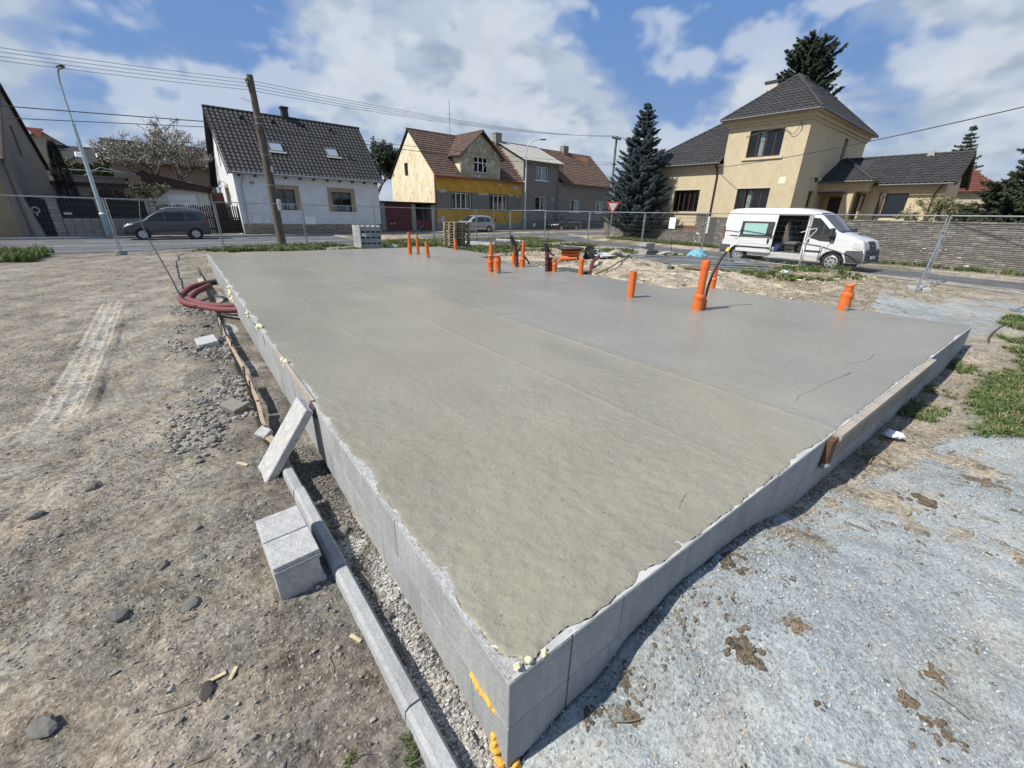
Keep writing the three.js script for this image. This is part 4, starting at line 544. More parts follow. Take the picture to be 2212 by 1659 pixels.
// ───────── odds and ends on the plot ─────────
{
  const gy = (x, z) => hGround(x, z), R = rng(19), bs = M([.42, .42, .40], { map: T.block, roughness: .93 }); const B = (x, y, z, w, h, d, ry, lb, holes) => { const o = thing('concrete_block', lb, 'block', [x, y, z], ry, 'small pile of concrete blocks'); const t = .045; if (!holes) part(o, 'body', uvm(cbox(w, h, d, .008)), bs).position.y = h / 2; else { part(o, 'web', bx(-w / 2, 0, -d / 2, w / 2, .03, d / 2), bs); part(o, 'web', bx(-w / 2, h - .04, -d / 2, w / 2, h, d / 2), bs); for (let i = 0; i <= 3; i++) { const c = -w / 2 + .02 + i * (w - .04) / 3; part(o, 'rib', bx(c - .02, .031, -d / 2 + .002, c + .02, h - .041, d / 2 - .002), bs); } } };
  const y = .22; B(16.35, y, -11.55, .8, .19, .4, .2, 'hollow concrete block at the bottom of the small pile by the fence', true); B(16.55, y + .195, -11.5, 1.02, .15, .42, .1, 'long hollow concrete block, second in the small pile', true); B(16.5, y + .35, -11.55, .64, .15, .36, .16, 'plain concrete block, third in the small pile'); B(16.45, y + .505, -11.55, .70, .16, .38, .06, 'pale concrete block on top of the small pile');
  single('rubble_lump', at(stone(R, .5, 2, .8).scale(.5, .3, .35), 17.75, gy(17.75, -11.4) + .1, -11.4), M([.42, .40, .35], { map: T.mottle }), 'broken concrete lump right of the small block pile', 'lump'); single('rubble_lump', at(stone(R, .6, 2, .9).scale(.55, .4, .4), 14.6, gy(14.6, -11.7) + .12, -11.7), M([.38, .34, .27], { map: T.mottle }), 'brown rubble lump behind the white board', 'lump');
  // pit cover on orange rings, sack of rubbish, board
  const mh = thing('inspection_chamber', 'black round chamber lid on stacked orange rings in the grass', 'chamber', [12.3, gy(12.3, -12.3), -12.3], .2); part(mh, 'lid', at(lathe([[.001, .06], [.50, .05], [.56, .04], [.56, 0], [.50, -.03], [.001, -.03]], 32), 0, .42, 0), M([.035, .035, .035], { roughness: .55 })); for (let i = 0; i < 3; i++) part(mh, 'ring', at(lathe([[.30, 0], [.36 + .02 * i, .02], [.38 + .03 * i, .1], [.33, .12]], 30), .03 * i, .02 + .12 * i, 0), orange);
  single('drain_pipe', bar([11.25, gy(11.25, -11.75) + .09, -11.75], [11.8, gy(11.8, -11.4) + .09, -11.4], .062, 20), orange, 'short orange pipe lying on the ground before the round chamber', 'pipe');
  const bag = thing('rubbish_sack', 'torn black sack spilling white and red rubbish', 'sack', [13.15, gy(13.15, -12) , -12.0]); part(bag, 'sack', at(stone(R, .95, 3, .9).scale(.34, .36, .34), 0, .22, 0), black); for (let i = 0; i < 12; i++) part(bag, 'litter', at(stone(R, .5, 1, .9).scale(.07, .05, .05), .1 + R() * .3, .12 + R() * .28, .15 + R() * .2, R() * 6), pick([M([.75, .75, .74]), M([.6, .62, .64]), M([.45, .06, .05]), M([.3, .33, .36])], R));
  const bd = single('white_board', uvm(cbox(1.55, .05, .7, .01)), M([.62, .62, .61], { map: T.mottle }), 'pale grey board lying tilted beside the black sack', 'board'); bd.position.set(13.9, gy(13.9, -11.7) + .14, -11.75); bd.rotation.set(.1, .1, -.03);
  const sheet = grid(30, 30, (i, j) => { const x = (i - .5) * .95, z = (j - .5) * .8, q = hypot(x, z * 1.2); return [x, .30 * ss(.6, .1, q) * (.15 + 1.5 * fb2(x * 7, z * 7 + 2, 3) ** 1.5) + .02 + .14 * fb2(x * 16, z * 16, 2) * ss(.6, .4, q), z]; }); const bl = single('plastic_sheet', sheet, M([.14, .36, .45], { roughness: .5, side: THREE.DoubleSide }), 'crumpled light blue plastic sheet on the grass behind the fence panels', 'sheet'); bl.position.set(18.3, gy(18.3, -10.0) + .02, -10.1);
  const wl = single('plastic_bag', at(stone(R, .5, 2, .9).scale(.22, .16, .14), 15.3, gy(15.3, -5.2) + .06, -5.2), M([.66, .67, .68], { roughness: .4 }), 'scrap of white plastic on the grass in front of the van', 'litter'); single('plastic_bag', at(stone(R, .4, 2, .9).scale(.09, .07, .08), 4.55, gy(4.55, .12) + .05, .14), M([.72, .74, .78], { roughness: .4 }), 'scrap of white plastic by the shaded wall in the weeds', 'litter');
  for (const [x, z, s] of [[14.9, -4.4, .12], [14.2, -4.3, .1], [9.7, -18.9, .1], [12.9, -18.3, .16], [15.8, -18.3, .09]]) single('litter', at(stone(R, .5, 1, .8).scale(s * 1.4, s * .5, s), x, gy(x, z) + .03, z), M([.70, .68, .62]), 'pale scrap of litter lying on the rough grass', 'litter', 'litter scraps');
  const boot = thing('work_glove', 'pair of dark work gloves dropped on the sand', 'glove', [11.4, sandH(11.4, -6.95) + .02, -6.95], .4); part(boot, 'palm', at(stone(R, .5, 2, .4).scale(.17, .13, .1), 0, .04, 0), black); for (let i = 0; i < 4; i++) part(boot, 'finger', bar([.1, .06, -.06 + i * .04], [.26, .03, -.09 + i * .06], .02), black); part(boot, 'cuff', bar([-.1, .05, 0], [-.22, .06, .02], .07, 12), M([.10, .10, .11]));
  const tub = single('white_tray', at(lathe([[.001, .02], [.26, .02], [.33, .1], [.35, .1], [.28, 0], [.001, 0]], 28), 0, 0, 0), M([.62, .58, .50]), 'shallow cream tray half buried in the sand', 'tray'); tub.position.set(12.0, sandH(12, -6.6) + .0, -6.6); tub.rotation.z = -.15;
  single('green_cable', tube([[11.0, .42, -5.35], [11.3, .5, -5.45], [11.6, .43, -5.3], [11.9, .42, -5.4]], .014, 24), M([.03, .30, .14]), 'short curl of green cable behind the right-hand pipes', 'cable'); single('iron_rod', bar([16.6, .2, -10.3], [16.45, 1.15, -10.35], .012), black, 'thin iron rod stuck upright before the block pile', 'rod');
  single('long_stick', tube([[9.4, .12, .25], [10.4, .16, .15], [12.2, .2, .2]], .018, 20), M([.07, .055, .04]), 'long dark stick lying in the grass right of the slab corner', 'stick');
  const tw = rng(91), twig = M([.22, .17, .11]); for (let i = 0; i < 34; i++) { const x = .5 + 4.3 * tw(), z = .12 + 1.1 * tw(), a = tw() * 6.3, l = .04 + .1 * tw(), y = hBase(x, z) + (fb2(x * 1.3 + 4, z * 1.3, 4) - .5) * .09 + .022; single('twig', tube([[x, y, z], [x + cos(a) * l * .5, y + .008, z + sin(a) * l * .5 + .01], [x + cos(a) * l, y + .004, z + sin(a) * l]], .0022 + .002 * tw(), 8, 5), twig, 'dry twig lying on the gravel or clay', 'twig', 'twigs on the ground'); }
  for (let i = 0; i < 26; i++) { const x = -.4 - 1.3 * tw(), z = -.45 - 2.2 * tw(), a = tw() * 6.3, l = .03 + .12 * tw(), y = hGround(x, z) + .006; single('twig', tube([[x, y, z], [x + cos(a) * l * .5, y + .006, z + sin(a) * l * .5 + .01], [x + cos(a) * l, y + .002, z + sin(a) * l]], .0016 + .0014 * tw(), 8, 5), twig, 'dry twig lying on the gravel or clay', 'twig', 'twigs on the ground'); }
}
// ───────── building kit ─────────
const glassM = new THREE.MeshPhysicalMaterial({ color: lin(.85, .9, .9), roughness: .02, transmission: 1, thickness: 0, ior: 1.5 });
const whiteF = M([.78, .79, .80], { roughness: .45 }), brownF = M([.055, .022, .014], { roughness: .45 }), curtainM = M([.42, .42, .42], { roughness: .95, side: THREE.DoubleSide }), roomM = M([.10, .09, .08]);
const darkTile = [[.050, .050, .051], [.058, .058, .058], [.043, .043, .045]].map(c => M(c, { roughness: .8, map: T.tile })), brownTile = [[.15, .098, .075], [.18, .118, .088], [.125, .085, .068], [.205, .125, .085]].map(c => M(c, { roughness: .85, map: T.tile })), gutterM = M([.09, .092, .095], { roughness: .5 });
// interlocking tile: wave across, thick lower lip.  x across, y up the slope, z out
function tileGeo(w, l, amp, th, waves = 1, n = 8) {
  const g = [], z = x => amp * (.5 + .5 * cos(2 * PI * (x / w - .5) * waves)); for (let i = 0; i < n; i++) { const a = w * i / n, b = w * (i + 1) / n, za = z(a), zb = z(b); g.push([[a, 0, za + th], [b, 0, zb + th], [b, l, zb + .002], [a, l, za + .002]], [[a, 0, za], [b, 0, zb], [b, 0, zb + th], [a, 0, za + th]]); } return poly(g);
}
const waveTile = tileGeo(.3, .37, .05, .04), flatTile = tileGeo(.24, .36, .016, .055, 1, 4), capTile = uvm(merge([cyl(.085, .10, .42, 12).rotateX(0)]));
const basis = (O, X, Y) => { const Z = new V3().crossVectors(X, Y); return new THREE.Matrix4().makeBasis(X, Y, Z).setPosition(O); };
// lay tiles over a slope: eave from A to B, up direction U; inside(s, t) in metres along and up
function tiles(parent, A, B, U, len, geo, w, l, ms, inside, most = 300, R = rng(2)) {
  A = new V3(...A); B = new V3(...B); U = new V3(...U).normalize(); const X = B.clone().sub(A), L = X.length(); X.normalize(); const list = []; const rows = Math.ceil(len / l), nc = Math.round(L / w), cw = L / nc;
  for (let j = 0; j < rows; j++) { const t = j * l, f = min(1, (len - t + .03) / l); for (let i = 0; i < nc; i++) { const s = i * cw; if (inside && !inside(s + cw / 2, t + l / 2)) continue; const m = basis(A.clone().addScaledVector(X, s).addScaledVector(U, t), X, U); m.scale(new V3(cw / w, f, 1)); m.multiply(new THREE.Matrix4().makeTranslation(0, 0, .012 + (R() - .5) * .006)); list.push({ g: geo, k: floor(R() * ms.length), m }); } }
  pieces(parent, 'roof_tile', list, ms, most);
}
function caps(parent, a, b, ms, R = rng(6)) { const A = new V3(...a), B = new V3(...b), D = B.clone().sub(A), n = max(1, Math.round(D.length() / .36)); const q = new THREE.Quaternion().setFromUnitVectors(new V3(0, 1, 0), D.clone().normalize()); for (let i = 0; i < n; i++) { const m = part(parent, 'ridge_tile', capTile, pick(ms, R)); m.position.copy(A).addScaledVector(D, (i + .5) / n); m.quaternion.copy(q); m.scale.set(1, D.length() / n / .36, 1); } }
// wall in the plane z = 0 (outer face), thickness back; outline and holes in x, y
function wallG(pts, holes = [], t = .3) { const s = new THREE.Shape(pts.map(p => new THREE.Vector2(...p))); for (const [x0, y0, x1, y1] of holes) s.holes.push(new THREE.Path([[x0, y0], [x0, y1], [x1, y1], [x1, y0]].map(p => new THREE.Vector2(...p)))); return uvm(new THREE.ExtrudeGeometry(s, { depth: t, bevelEnabled: false }).translate(0, 0, -t)); }
function win(parent, x0, y0, x1, y1, o = {}) {   // frame set back in the reveal; mullions at the given fractions
  const { fm = whiteF, v = [.5], h = [], back = .14, f = .07, cur = 0, sill = null, name = 'window', z = 0, rot = 0, X = 0 } = o, gs = [], d = .06, zb = -back; const w = x1 - x0, H = y1 - y0;
  gs.push(bx(x0, y0, zb - d, x0 + f, y1, zb), bx(x1 - f, y0, zb - d, x1, y1, zb), bx(x0 + f, y0, zb - d, x1 - f, y0 + f, zb), bx(x0 + f, y1 - f, zb - d, x1 - f, y1, zb)); for (const k of v) gs.push(bx(x0 + w * k - f * .6, y0 + f, zb - d + .004, x0 + w * k + f * .6, y1 - f, zb - .003)); for (const k of h) gs.push(bx(x0 + f, y0 + H * k - f * .4, zb - d + .006, x1 - f, y0 + H * k + f * .4, zb - .006));
  const m = part(parent, name, gs, fm); const xs = [0, ...v, 1]; for (let i = 0; i < xs.length - 1; i++) part(m, 'pane', bx(x0 + w * xs[i] + f * .5, y0 + f * .5, zb - d * .6, x0 + w * xs[i + 1] - f * .5, y1 - f * .5, zb - d * .6 + .004), glassM);
  if (cur) { const R = rng(floor(x0 * 31 + y0 * 7)); for (const [a, b] of cur) part(m, 'curtain', at(grid(24, 2, (i, j) => [mix(x0 + w * a, x0 + w * b, i), mix(y0 + .04, y1 - .03, j), .02 * sin(i * (b - a) * w * 22)]), 0, 0, zb - .16), curtainM); }
  if (sill) part(m, 'sill', bx(x0 - .09, y0 - .07, -.02, x1 + .09, y0 - .005, .07), sill);
  part(m, 'room', bx(x0 - .1, y0 - .1, zb - 1.0, x1 + .1, y1 + .1, zb - .98), roomM); return m;
}
function pipeRun(parent, name, pts, r, m) { const gs = []; for (let i = 0; i < pts.length - 1; i++) gs.push(bar(pts[i], pts[i + 1], r, 8)); return part(parent, name, gs, m); }
const house = (name, label, u, w, y, turn = TH) => { const [x, z] = st(u, w); return thing(name, label, 'house', [x, y, z], turn); };

// ───────── number 57: white house, dark roof ─────────
{
  const o = house('white_house', 'white house with dark tiled roof, skylights and tan window surrounds', 1.15, 0, .2), W = 10.4, D = 7, E = 4.22, A = 8.02; const wm = M([.80, .81, .83], { map: rep(T.render, .5), roughness: .95, bumpMap: T.renderB, bumpScale: .004 }), tan = M([.42, .33, .215], { map: T.render }), slope = .9 / .85;
  const w1 = [2.28, 1.7, 3.80, 3.1], w2 = [6.47, 1.66, 8.05, 3.1];
  part(o, 'wall', wallG([[.12, 0], [W - .12, 0], [W - .12, E], [.12, E]], [w1, w2]), wm);
  const gw = [2.7, 1.96, 3.9, 3.15], sl = [3.45, 4.55, 3.85, 5.85]; part(o, 'wall', at(wallG([[0, 0], [D, 0], [D, E - .8], [3.5, A], [0, E]].map(([a, b]) => [-a, b]), [[-gw[2], gw[1], -gw[0], gw[3]], [-sl[2], sl[1], -sl[0], sl[3]]], .12), 0, 0, 0, -PI / 2).translate(0, 0, 0), wm); part(o, 'wall', at(wallG([[0, 0], [D, 0], [D, E - .8], [3.5, A], [0, E]], [], .12), W, 0, 0, PI / 2), wm); part(o, 'wall', bx(.12, 0, -D, W - .12, E - .8, -D + .3), wm);
  for (const [x0, y0, x1, y1] of [w1, w2]) { win(o, x0, y0, x1, y1, { fm: brownF, v: [.5], h: [.66], f: .075 }); const t = .3, p = .022; part(o, 'window_surround', [bx(x0 - t, y0 - .02, .001, x0, y1 + t, p), bx(x1, y0 - .02, .001, x1 + t, y1 + t, p), bx(x0, y1, .001, x1, y1 + t, p)], tan); part(o, 'sill', bx(x0 - t, y0 - .06, -.1, x1 + t, y0 - .022, .06), whiteF); for (let i = 0; i < 3; i++) part(o, 'lace_panel', bx(x0 + .12 + i * .46, y0 + .08, -.27, x0 + .5 + i * .46, y0 + .46 - .04 * (i % 2), -.262), curtainM); }
  const g = new THREE.Group(); { const m = win(o, -gw[2], gw[1], -gw[0], gw[3], { fm: brownF, v: [.5], f: .09 }); m.rotation.y = -PI / 2; const m2 = win(o, -sl[2], sl[1], -sl[0], sl[3], { fm: M([.16, .15, .14]), v: [], f: .06 }); m2.rotation.y = -PI / 2; part(o, 'window_surround', at(merge([bx(-gw[2] - .2, gw[1], .001, -gw[2], gw[3] + .2, .02), bx(-gw[0], gw[1], .001, -gw[0] + .2, gw[3] + .2, .02), bx(-gw[2], gw[3], .001, -gw[0], gw[3] + .2, .02)]), 0, 0, 0, -PI / 2), tan); }
  // stone-faced plinth
  { const R = rng(57), ms = [[.36, .29, .22], [.30, .24, .185], [.42, .345, .27]].map(c => M(c, { map: T.mottle, roughness: .95 })), l = []; for (let j = 0; j < 7; j++) { let x = -.02 - R() * .2; while (x < W) { const w = .28 + R() * .3, a = max(x, .01), b = min(x + w, W - .01); if (b - a > .08) l.push({ g: uvm(cbox(b - a - .016, .095, .06, .012)), k: floor(R() * 3), m: mat4((a + b) / 2, .055 + j * .103, .018 + R() * .012, 0, 0, (R() - .5) * .05) }); x += w; } } pieces(o, 'plinth_stone', l, ms, 300); part(o, 'plinth', bx(0, 0, .001, W, .73, .02), M([.16, .14, .12])); }
  // roof
  const ez = .45, ey = 4.05, rz = -3.5, ry = 8.28, U = [0, ry - ey, rz - ez], len = hypot(U[1], U[2]); tiles(o, [-.32, ey, ez], [W + .3, ey, ez], U, len, waveTile, .3, .335, darkTile); part(o, 'roof_deck', poly([[[-.32, ey, ez], [W + .3, ey, ez], [W + .3, ry, rz], [-.32, ry, rz]], [[-.32, ry, rz], [W + .3, ry, rz], [W + .3, 3.3, -8.0], [-.32, 3.3, -8.0]]]), darkTile[0]); caps(o, [-.36, ry + .03, rz], [W + .34, ry + .03, rz], darkTile);
  const barge = M([.03, .018, .014]); for (const x of [-.34, W + .30]) { part(o, 'bargeboard', at(uvm(prism([[0, ey - .03], [0, ey - .25], [ez - rz, ry - .25], [ez - rz, ry + .02]].map(([a, b]) => [-a, b]), .04)), 0, 0, 0, -PI / 2).translate(x, 0, ez), barge); part(o, 'bargeboard', at(uvm(prism([[0, ry + .02], [0, ry - .25], [4.5, 3.06], [4.5, 3.3]].map(([a, b]) => [-a, b]), .04)), 0, 0, 0, -PI / 2).translate(x, 0, rz), barge); }
  part(o, 'gutter', bar([-.35, ey - .04, ez + .05], [W + .32, ey - .04, ez + .05], .065, 10), M([.28, .30, .31], { roughness: .5 })); part(o, 'eave_soffit', bx(-.3, ey - .12, .01, W + .28, ey - .09, ez), M([.6, .6, .6])); for (let i = 0; i < 11; i++) part(o, 'rafter_end', bx(.3 + i * .98, ey - .24, .01, .4 + i * .98, ey - .125, .36), barge);
  pipeRun(o, 'downpipe', [[.55, ey - .08, ez + .03], [.55, ey - .3, .3], [.35, ey - .75, .08], [.35, .1, .08]], .045, M([.28, .29, .30], { roughness: .5 }));
  // chimney, skylights, tile vents
  part(o, 'chimney', [bx(4.72, 8.0, -3.78, 5.16, 9.0, -3.3), bx(4.66, 8.9, -3.84, 5.22, 9.02, -3.24)], M([.04, .038, .036])); const on = (u, w) => [u - 1.15, ey + (w + ez) * slope + .075, -w + .06]; const sk = (u, w, label) => { const p = on(u, w), m = part(o, 'skylight', merge([bx(-.46, -.44, 0, -.40, .44, .07), bx(.40, -.44, 0, .46, .44, .07), bx(-.40, -.44, 0, .40, -.37, .07), bx(-.40, .37, 0, .40, .44, .07)]), M([.12, .12, .125], { roughness: .5 })); m.position.set(...p); m.rotation.x = -Math.atan2(rz - ez, ry - ey) * -1; m.rotation.x = -(PI / 2 - Math.atan2(ry - ey, ez - rz)); part(m, 'pane', bx(-.4, -.37, .03, .4, .37, .04), M([.30, .36, .42], { roughness: .05 })); part(m, 'apron', bx(-.55, -.6, .05, .6, -.44, .06), M([.35, .35, .34])); }; sk(4.45, 1.27); sk(8.5, 1.3);
  for (const u of [2.96, 5.01, 7.16, 9.26]) { const p = on(u, 3.06); part(o, 'tile_vent', at(uvm(prism([[-.12, 0], [.12, 0], [0, .16]], .22)), p[0], p[1], p[2] - .05), darkTile[2]); } { const p = on(9.77, 1.02); part(o, 'flue', bar([p[0], p[1], p[2]], [p[0], p[1] + .4, p[2]], .06), darkTile[2]); }
  // meter boxes, number, wall lamp
  for (const [x0, x1] of [[.66, 1.26], [1.44, 1.84]]) { const m = part(o, 'meter_box', bx(x0, .78, .001, x1, 1.36, .012), M([.66, .67, .68])); part(m, 'rim', [bx(x0 - .03, .75, .001, x0, 1.39, .02), bx(x1, .75, .001, x1 + .03, 1.39, .02), bx(x0, 1.36, .001, x1, 1.39, .02), bx(x0, .75, .001, x1, .78, .02)], M([.4, .4, .4])); }
  const font = await new FontLoader().loadAsync('fonts/droid/droid_sans_bold.typeface.json'); globalThis.FONT = font; part(o, 'house_number', at(new TextGeometry('57', { font, size: .19, depth: .02, curveSegments: 3 }), .94, 3.33, .002), M([.02, .02, .02]));
  const lm = part(o, 'wall_lamp', tube([[0, 3.3, -2.6], [-.25, 3.5, -2.6], [-.42, 3.45, -2.6], [-.45, 3.3, -2.6]], .02, 20), M([.2, .2, .2])); part(lm, 'shade', at(cyl(.13, .03, .14, 16), -.45, 3.22, -2.6), M([.55, .55, .55]));
}
// ───────── yellow house with dormer ─────────
{
  const o = house('yellow_house', 'old ochre house with flaking paint, dormer and brown tiled roof', 18.1, 1.8, .32), W = 11.45, E = 5.02, D = 8.9, A = 9.0; const ochre = M([.60, .345, .055], { map: rep(T.mottle, .6), roughness: .93 }), bare = M([.27, .255, .225], { map: rep(T.grit, .8), bumpMap: T.gritB, bumpScale: .02 }), peel = M([.88, .88, .88], { map: rep(T.peel, .28), roughness: .95 }), peelG = M([1, 1, 1], { map: rep(T.peelGrey, .3), roughness: .95 }), dado = M([.34, .31, .26], { map: T.render });
  const W1 = [1.95, 2.03, 4.35, 3.52], W2 = [6.8, 2.0, 9.24, 3.52], B = [1.94, 3.62];
  part(o, 'dado', bx(.12, 0, -.3, W - .12, .72, .02), dado); part(o, 'ochre_band', bx(.12, .72, -.3, W - .12, B[0], .0), ochre, 'lower band of ochre paint'); part(o, 'bare_band', wallG([[.12, B[0]], [W - .12, B[0]], [W - .12, B[1]], [.12, B[1]]], [W1, W2]).translate(0, 0, -.012), bare, 'rough bare plaster between the windows'); part(o, 'ochre_band', bx(.12, B[1], -.3, W - .12, E - .25, .0), ochre, 'upper band of ochre paint with chips'); part(o, 'cornice', [bx(.122, E - .25, -.3, W - .122, E - .12, .06), bx(.122, E - .12, -.3, W - .122, E, .12)], M([.40, .25, .07], { map: T.mottle }));
  // chips where the paint has fallen
  const R = rng(71), chip = M([.52, .48, .40], { map: T.mottle }); for (const [x, y, w, h] of [[.9, 3.62, 1.1, .32], [5.9, 3.5, 1.5, .26], [7.3, 3.4, .3, .22], [9.7, 3.55, .9, .2], [10.4, 4.35, 1.3, .5], [8.2, 4.55, .8, .22], [.25, 1.0, .5, .3], [8.9, 4.5, .35, .16], [10.8, 3.45, .4, .3]]) { const pts = []; for (let i = 0; i < 14; i++) { const a = i / 14 * 2 * PI, k = .6 + .6 * R(); pts.push([x + cos(a) * w / 2 * k, y + sin(a) * h / 2 * k]); } part(o, 'paint_chip', at(uvm(prism(pts, .004)), 0, 0, .001), chip); }
  for (const q of [W1, W2]) { win(o, ...q, { v: [.25, .5, .75], back: .16, f: .07, cur: [[.06, .12], [.86, .94]], sill: dado }); part(o, 'window_reveal', [bx(q[0] - .06, q[1] - .08, -.012, q[0], q[3] + .06, .012), bx(q[2], q[1] - .08, -.012, q[2] + .06, q[3] + .06, .012), bx(q[0], q[3], -.012, q[2], q[3] + .06, .012)], M([.10, .085, .07])); }
  // sunlit flaking gable
  const gw = [5.0, 5.1, 5.75, 6.3]; part(o, 'gable_wall', at(wallG([[0, 0], [-D, 0], [-D, E], [-D / 2, A], [0, E]], [[-gw[2], gw[1], -gw[0], gw[3]]], .118), 0, 0, 0, -PI / 2), peel, 'sunlit gable with flaking yellow limewash'); { const m = win(o, -gw[2], gw[1], -gw[0], gw[3], { fm: M([.16, .12, .07]), v: [], f: .06 }); m.rotation.y = -PI / 2; } part(o, 'gable_wall', at(wallG([[0, 0], [D, 0], [D, E], [D / 2, A], [0, E]], [], .118), W, 0, 0, PI / 2), dado); part(o, 'wall', bx(.3, 0, -D, W - .3, E, -D + .3), dado);
  // main roof and dormer
  const ez = .42, ey = 4.92, rz = -4.45, ry = 9.22, U = [0, ry - ey, rz - ez], len = hypot(U[1], U[2]), kS = (ry - ey) / (ez - rz), dl = 3.12, dr = 8.18, dm = 5.65, df = .02;
  const dE = 7.0, dA = 9.12, dzOf = y => ez - (y - ey) / kS;   // where a height meets the main slope
  tiles(o, [-.18, ey, ez], [W, ey, ez], U, len, flatTile, .24, .33, brownTile, (s, t) => { const x = s - .18, y = ey + t * U[1] / len; if (x < dl - .05 || x > dr + .05) { const e = x < dm ? dl : dr, d = abs(x - e); return !(y > dE - .25 && abs(x - dm) < (dA - y) / (dA - dE) * 2.75 - .1 && d < .35) ; } return y > dA - abs(x - dm) * .84 + .05; }, 300);
  part(o, 'roof_deck', poly([[[-.18, ey, ez], [dl, ey, ez], [dl, ry, rz], [-.18, ry, rz]], [[dr, ey, ez], [W, ey, ez], [W, ry, rz], [dr, ry, rz]], [[dl, ey + 1.9, dzOf(ey + 1.9)], [dr, ey + 1.9, dzOf(ey + 1.9)], [dr, ry, rz], [dl, ry, rz]], [[-.18, ry, rz], [W, ry, rz], [W, ey, -D - .4], [-.18, ey, -D - .4]]]), brownTile[2]); caps(o, [-.2, ry + .02, rz], [W, ry + .02, rz], brownTile);
  const dw = [4.74, 5.53, 6.5, 6.98]; part(o, 'dormer_front', wallG([[dl, E], [dr, E], [dr, dE], [dr + .1, dE + .05], [dm, dA - .12], [dl - .1, dE + .05], [dl, dE]], [dw], .25).translate(0, 0, df), peelG, 'dormer face of flaking grey and buff plaster'); win(o, ...dw, { v: [.33, .67], h: [.62], back: .1, sill: dado }).position.z = df;
  for (const x of [dl, dr - .2]) part(o, 'dormer_cheek', uvm(at(prism([[0, E - .1], [0, dE], [df - dzOf(dE) - .25, dE]], .2), 0, 0, 0, PI / 2).translate(x, 0, df - .25)), peel);
  part(o, 'dormer_cornice', [bx(dl - .25, dE - .12, -.05, dl + .25, dE + .02, df + .12), bx(dr - .25, dE - .12, -.05, dr + .25, dE + .02, df + .12), bx(dl + .25, dE + .0, .0, dr - .25, dE + .06, df + .03)], dado);
  for (const s of [-1, 1]) { const ev = [dm + s * 3.0, dE - .22, .38], evB = [dm + s * 3.0, dE - .22, dzOf(dE - .22)], rf = [dm, dA + .12, .38], rb = [dm, dA + .12, dzOf(dA + .12)]; const UU = [rf[0] - ev[0], rf[1] - ev[1], 0], ln = hypot(UU[0], UU[1]); const A_ = s < 0 ? evB : ev, B_ = s < 0 ? ev : evB, dep = abs(ev[2] - evB[2]), dR = abs(rf[2] - rb[2]); tiles(o, [A_[0], A_[1], s < 0 ? rb[2] : ev[2]], [B_[0], B_[1], s < 0 ? ev[2] : rb[2]], UU, ln, flatTile, .24, .33, brownTile, (a, t) => { const z = s < 0 ? rb[2] + a : ev[2] - a, y = ev[1] + t * UU[1] / ln; return z > dzOf(y) - .12; }, 90, rng(12 + s)); part(o, 'dormer_roof_deck', poly([[ev, evB, rb, rf]]), brownTile[2]); part(o, 'dormer_verge', bar([ev[0], ev[1] - .02, .40], [rf[0], rf[1] - .02, .40], .05, 6), brownTile[0]); }
  caps(o, [dm, dA + .14, .4], [dm, dA + .14, dzOf(dA + .1)], brownTile);
  const red = M([.22, .06, .035], { roughness: .5 }); part(o, 'gutter', bar([-.2, ey - .03, ez + .06], [W, ey - .03, ez + .06], .07, 10), red); pipeRun(o, 'downpipe', [[.1, ey - .05, ez], [.05, ey - .4, .1], [.05, .05, .1]], .05, red);
  for (let i = 0; i < 16; i++) { const t = i / 15; part(o, 'verge_tile', uvm(at(cbox(.24, .07, .3, .01), W - .1, ey + .07 + t * (ry - ey), ez + t * (rz - ez), 0, Math.atan2(ry - ey, ez - rz))), pick([M([.46, .40, .34]), M([.30, .19, .14])], R)); }
  part(o, 'tv_mast', bar([4.88, 9.2, -4.4], [4.88, 12.4, -4.4], .025), M([.2, .2, .2])); part(o, 'tv_aerial', [...Array(9)].map((_, i) => bar([4.88 - .35, 10.6 + i * .09, -4.4], [4.88 + .35, 10.6 + i * .09, -4.4], .006)), M([.42, .42, .43])); part(o, 'chimney', bx(10.85, 8.6, -4.75, 11.75, 10.1, -4.1), M([.30, .27, .235], { map: T.render })); part(o, 'chimney_cap', bx(10.8, 10.1, -4.8, 11.8, 10.2, -4.05), dado); part(o, 'information_board', bx(.55, .72, .03, 1.0, 1.34, .06), M([.45, .48, .50])); part(o, 'letter_box', bx(3.9, 1.05, .001, 4.08, 1.3, .08), M([.03, .03, .03])); part(o, 'letter_box', bx(7.5, .95, .001, 7.65, 1.1, .08), M([.05, .02, .02]));
}
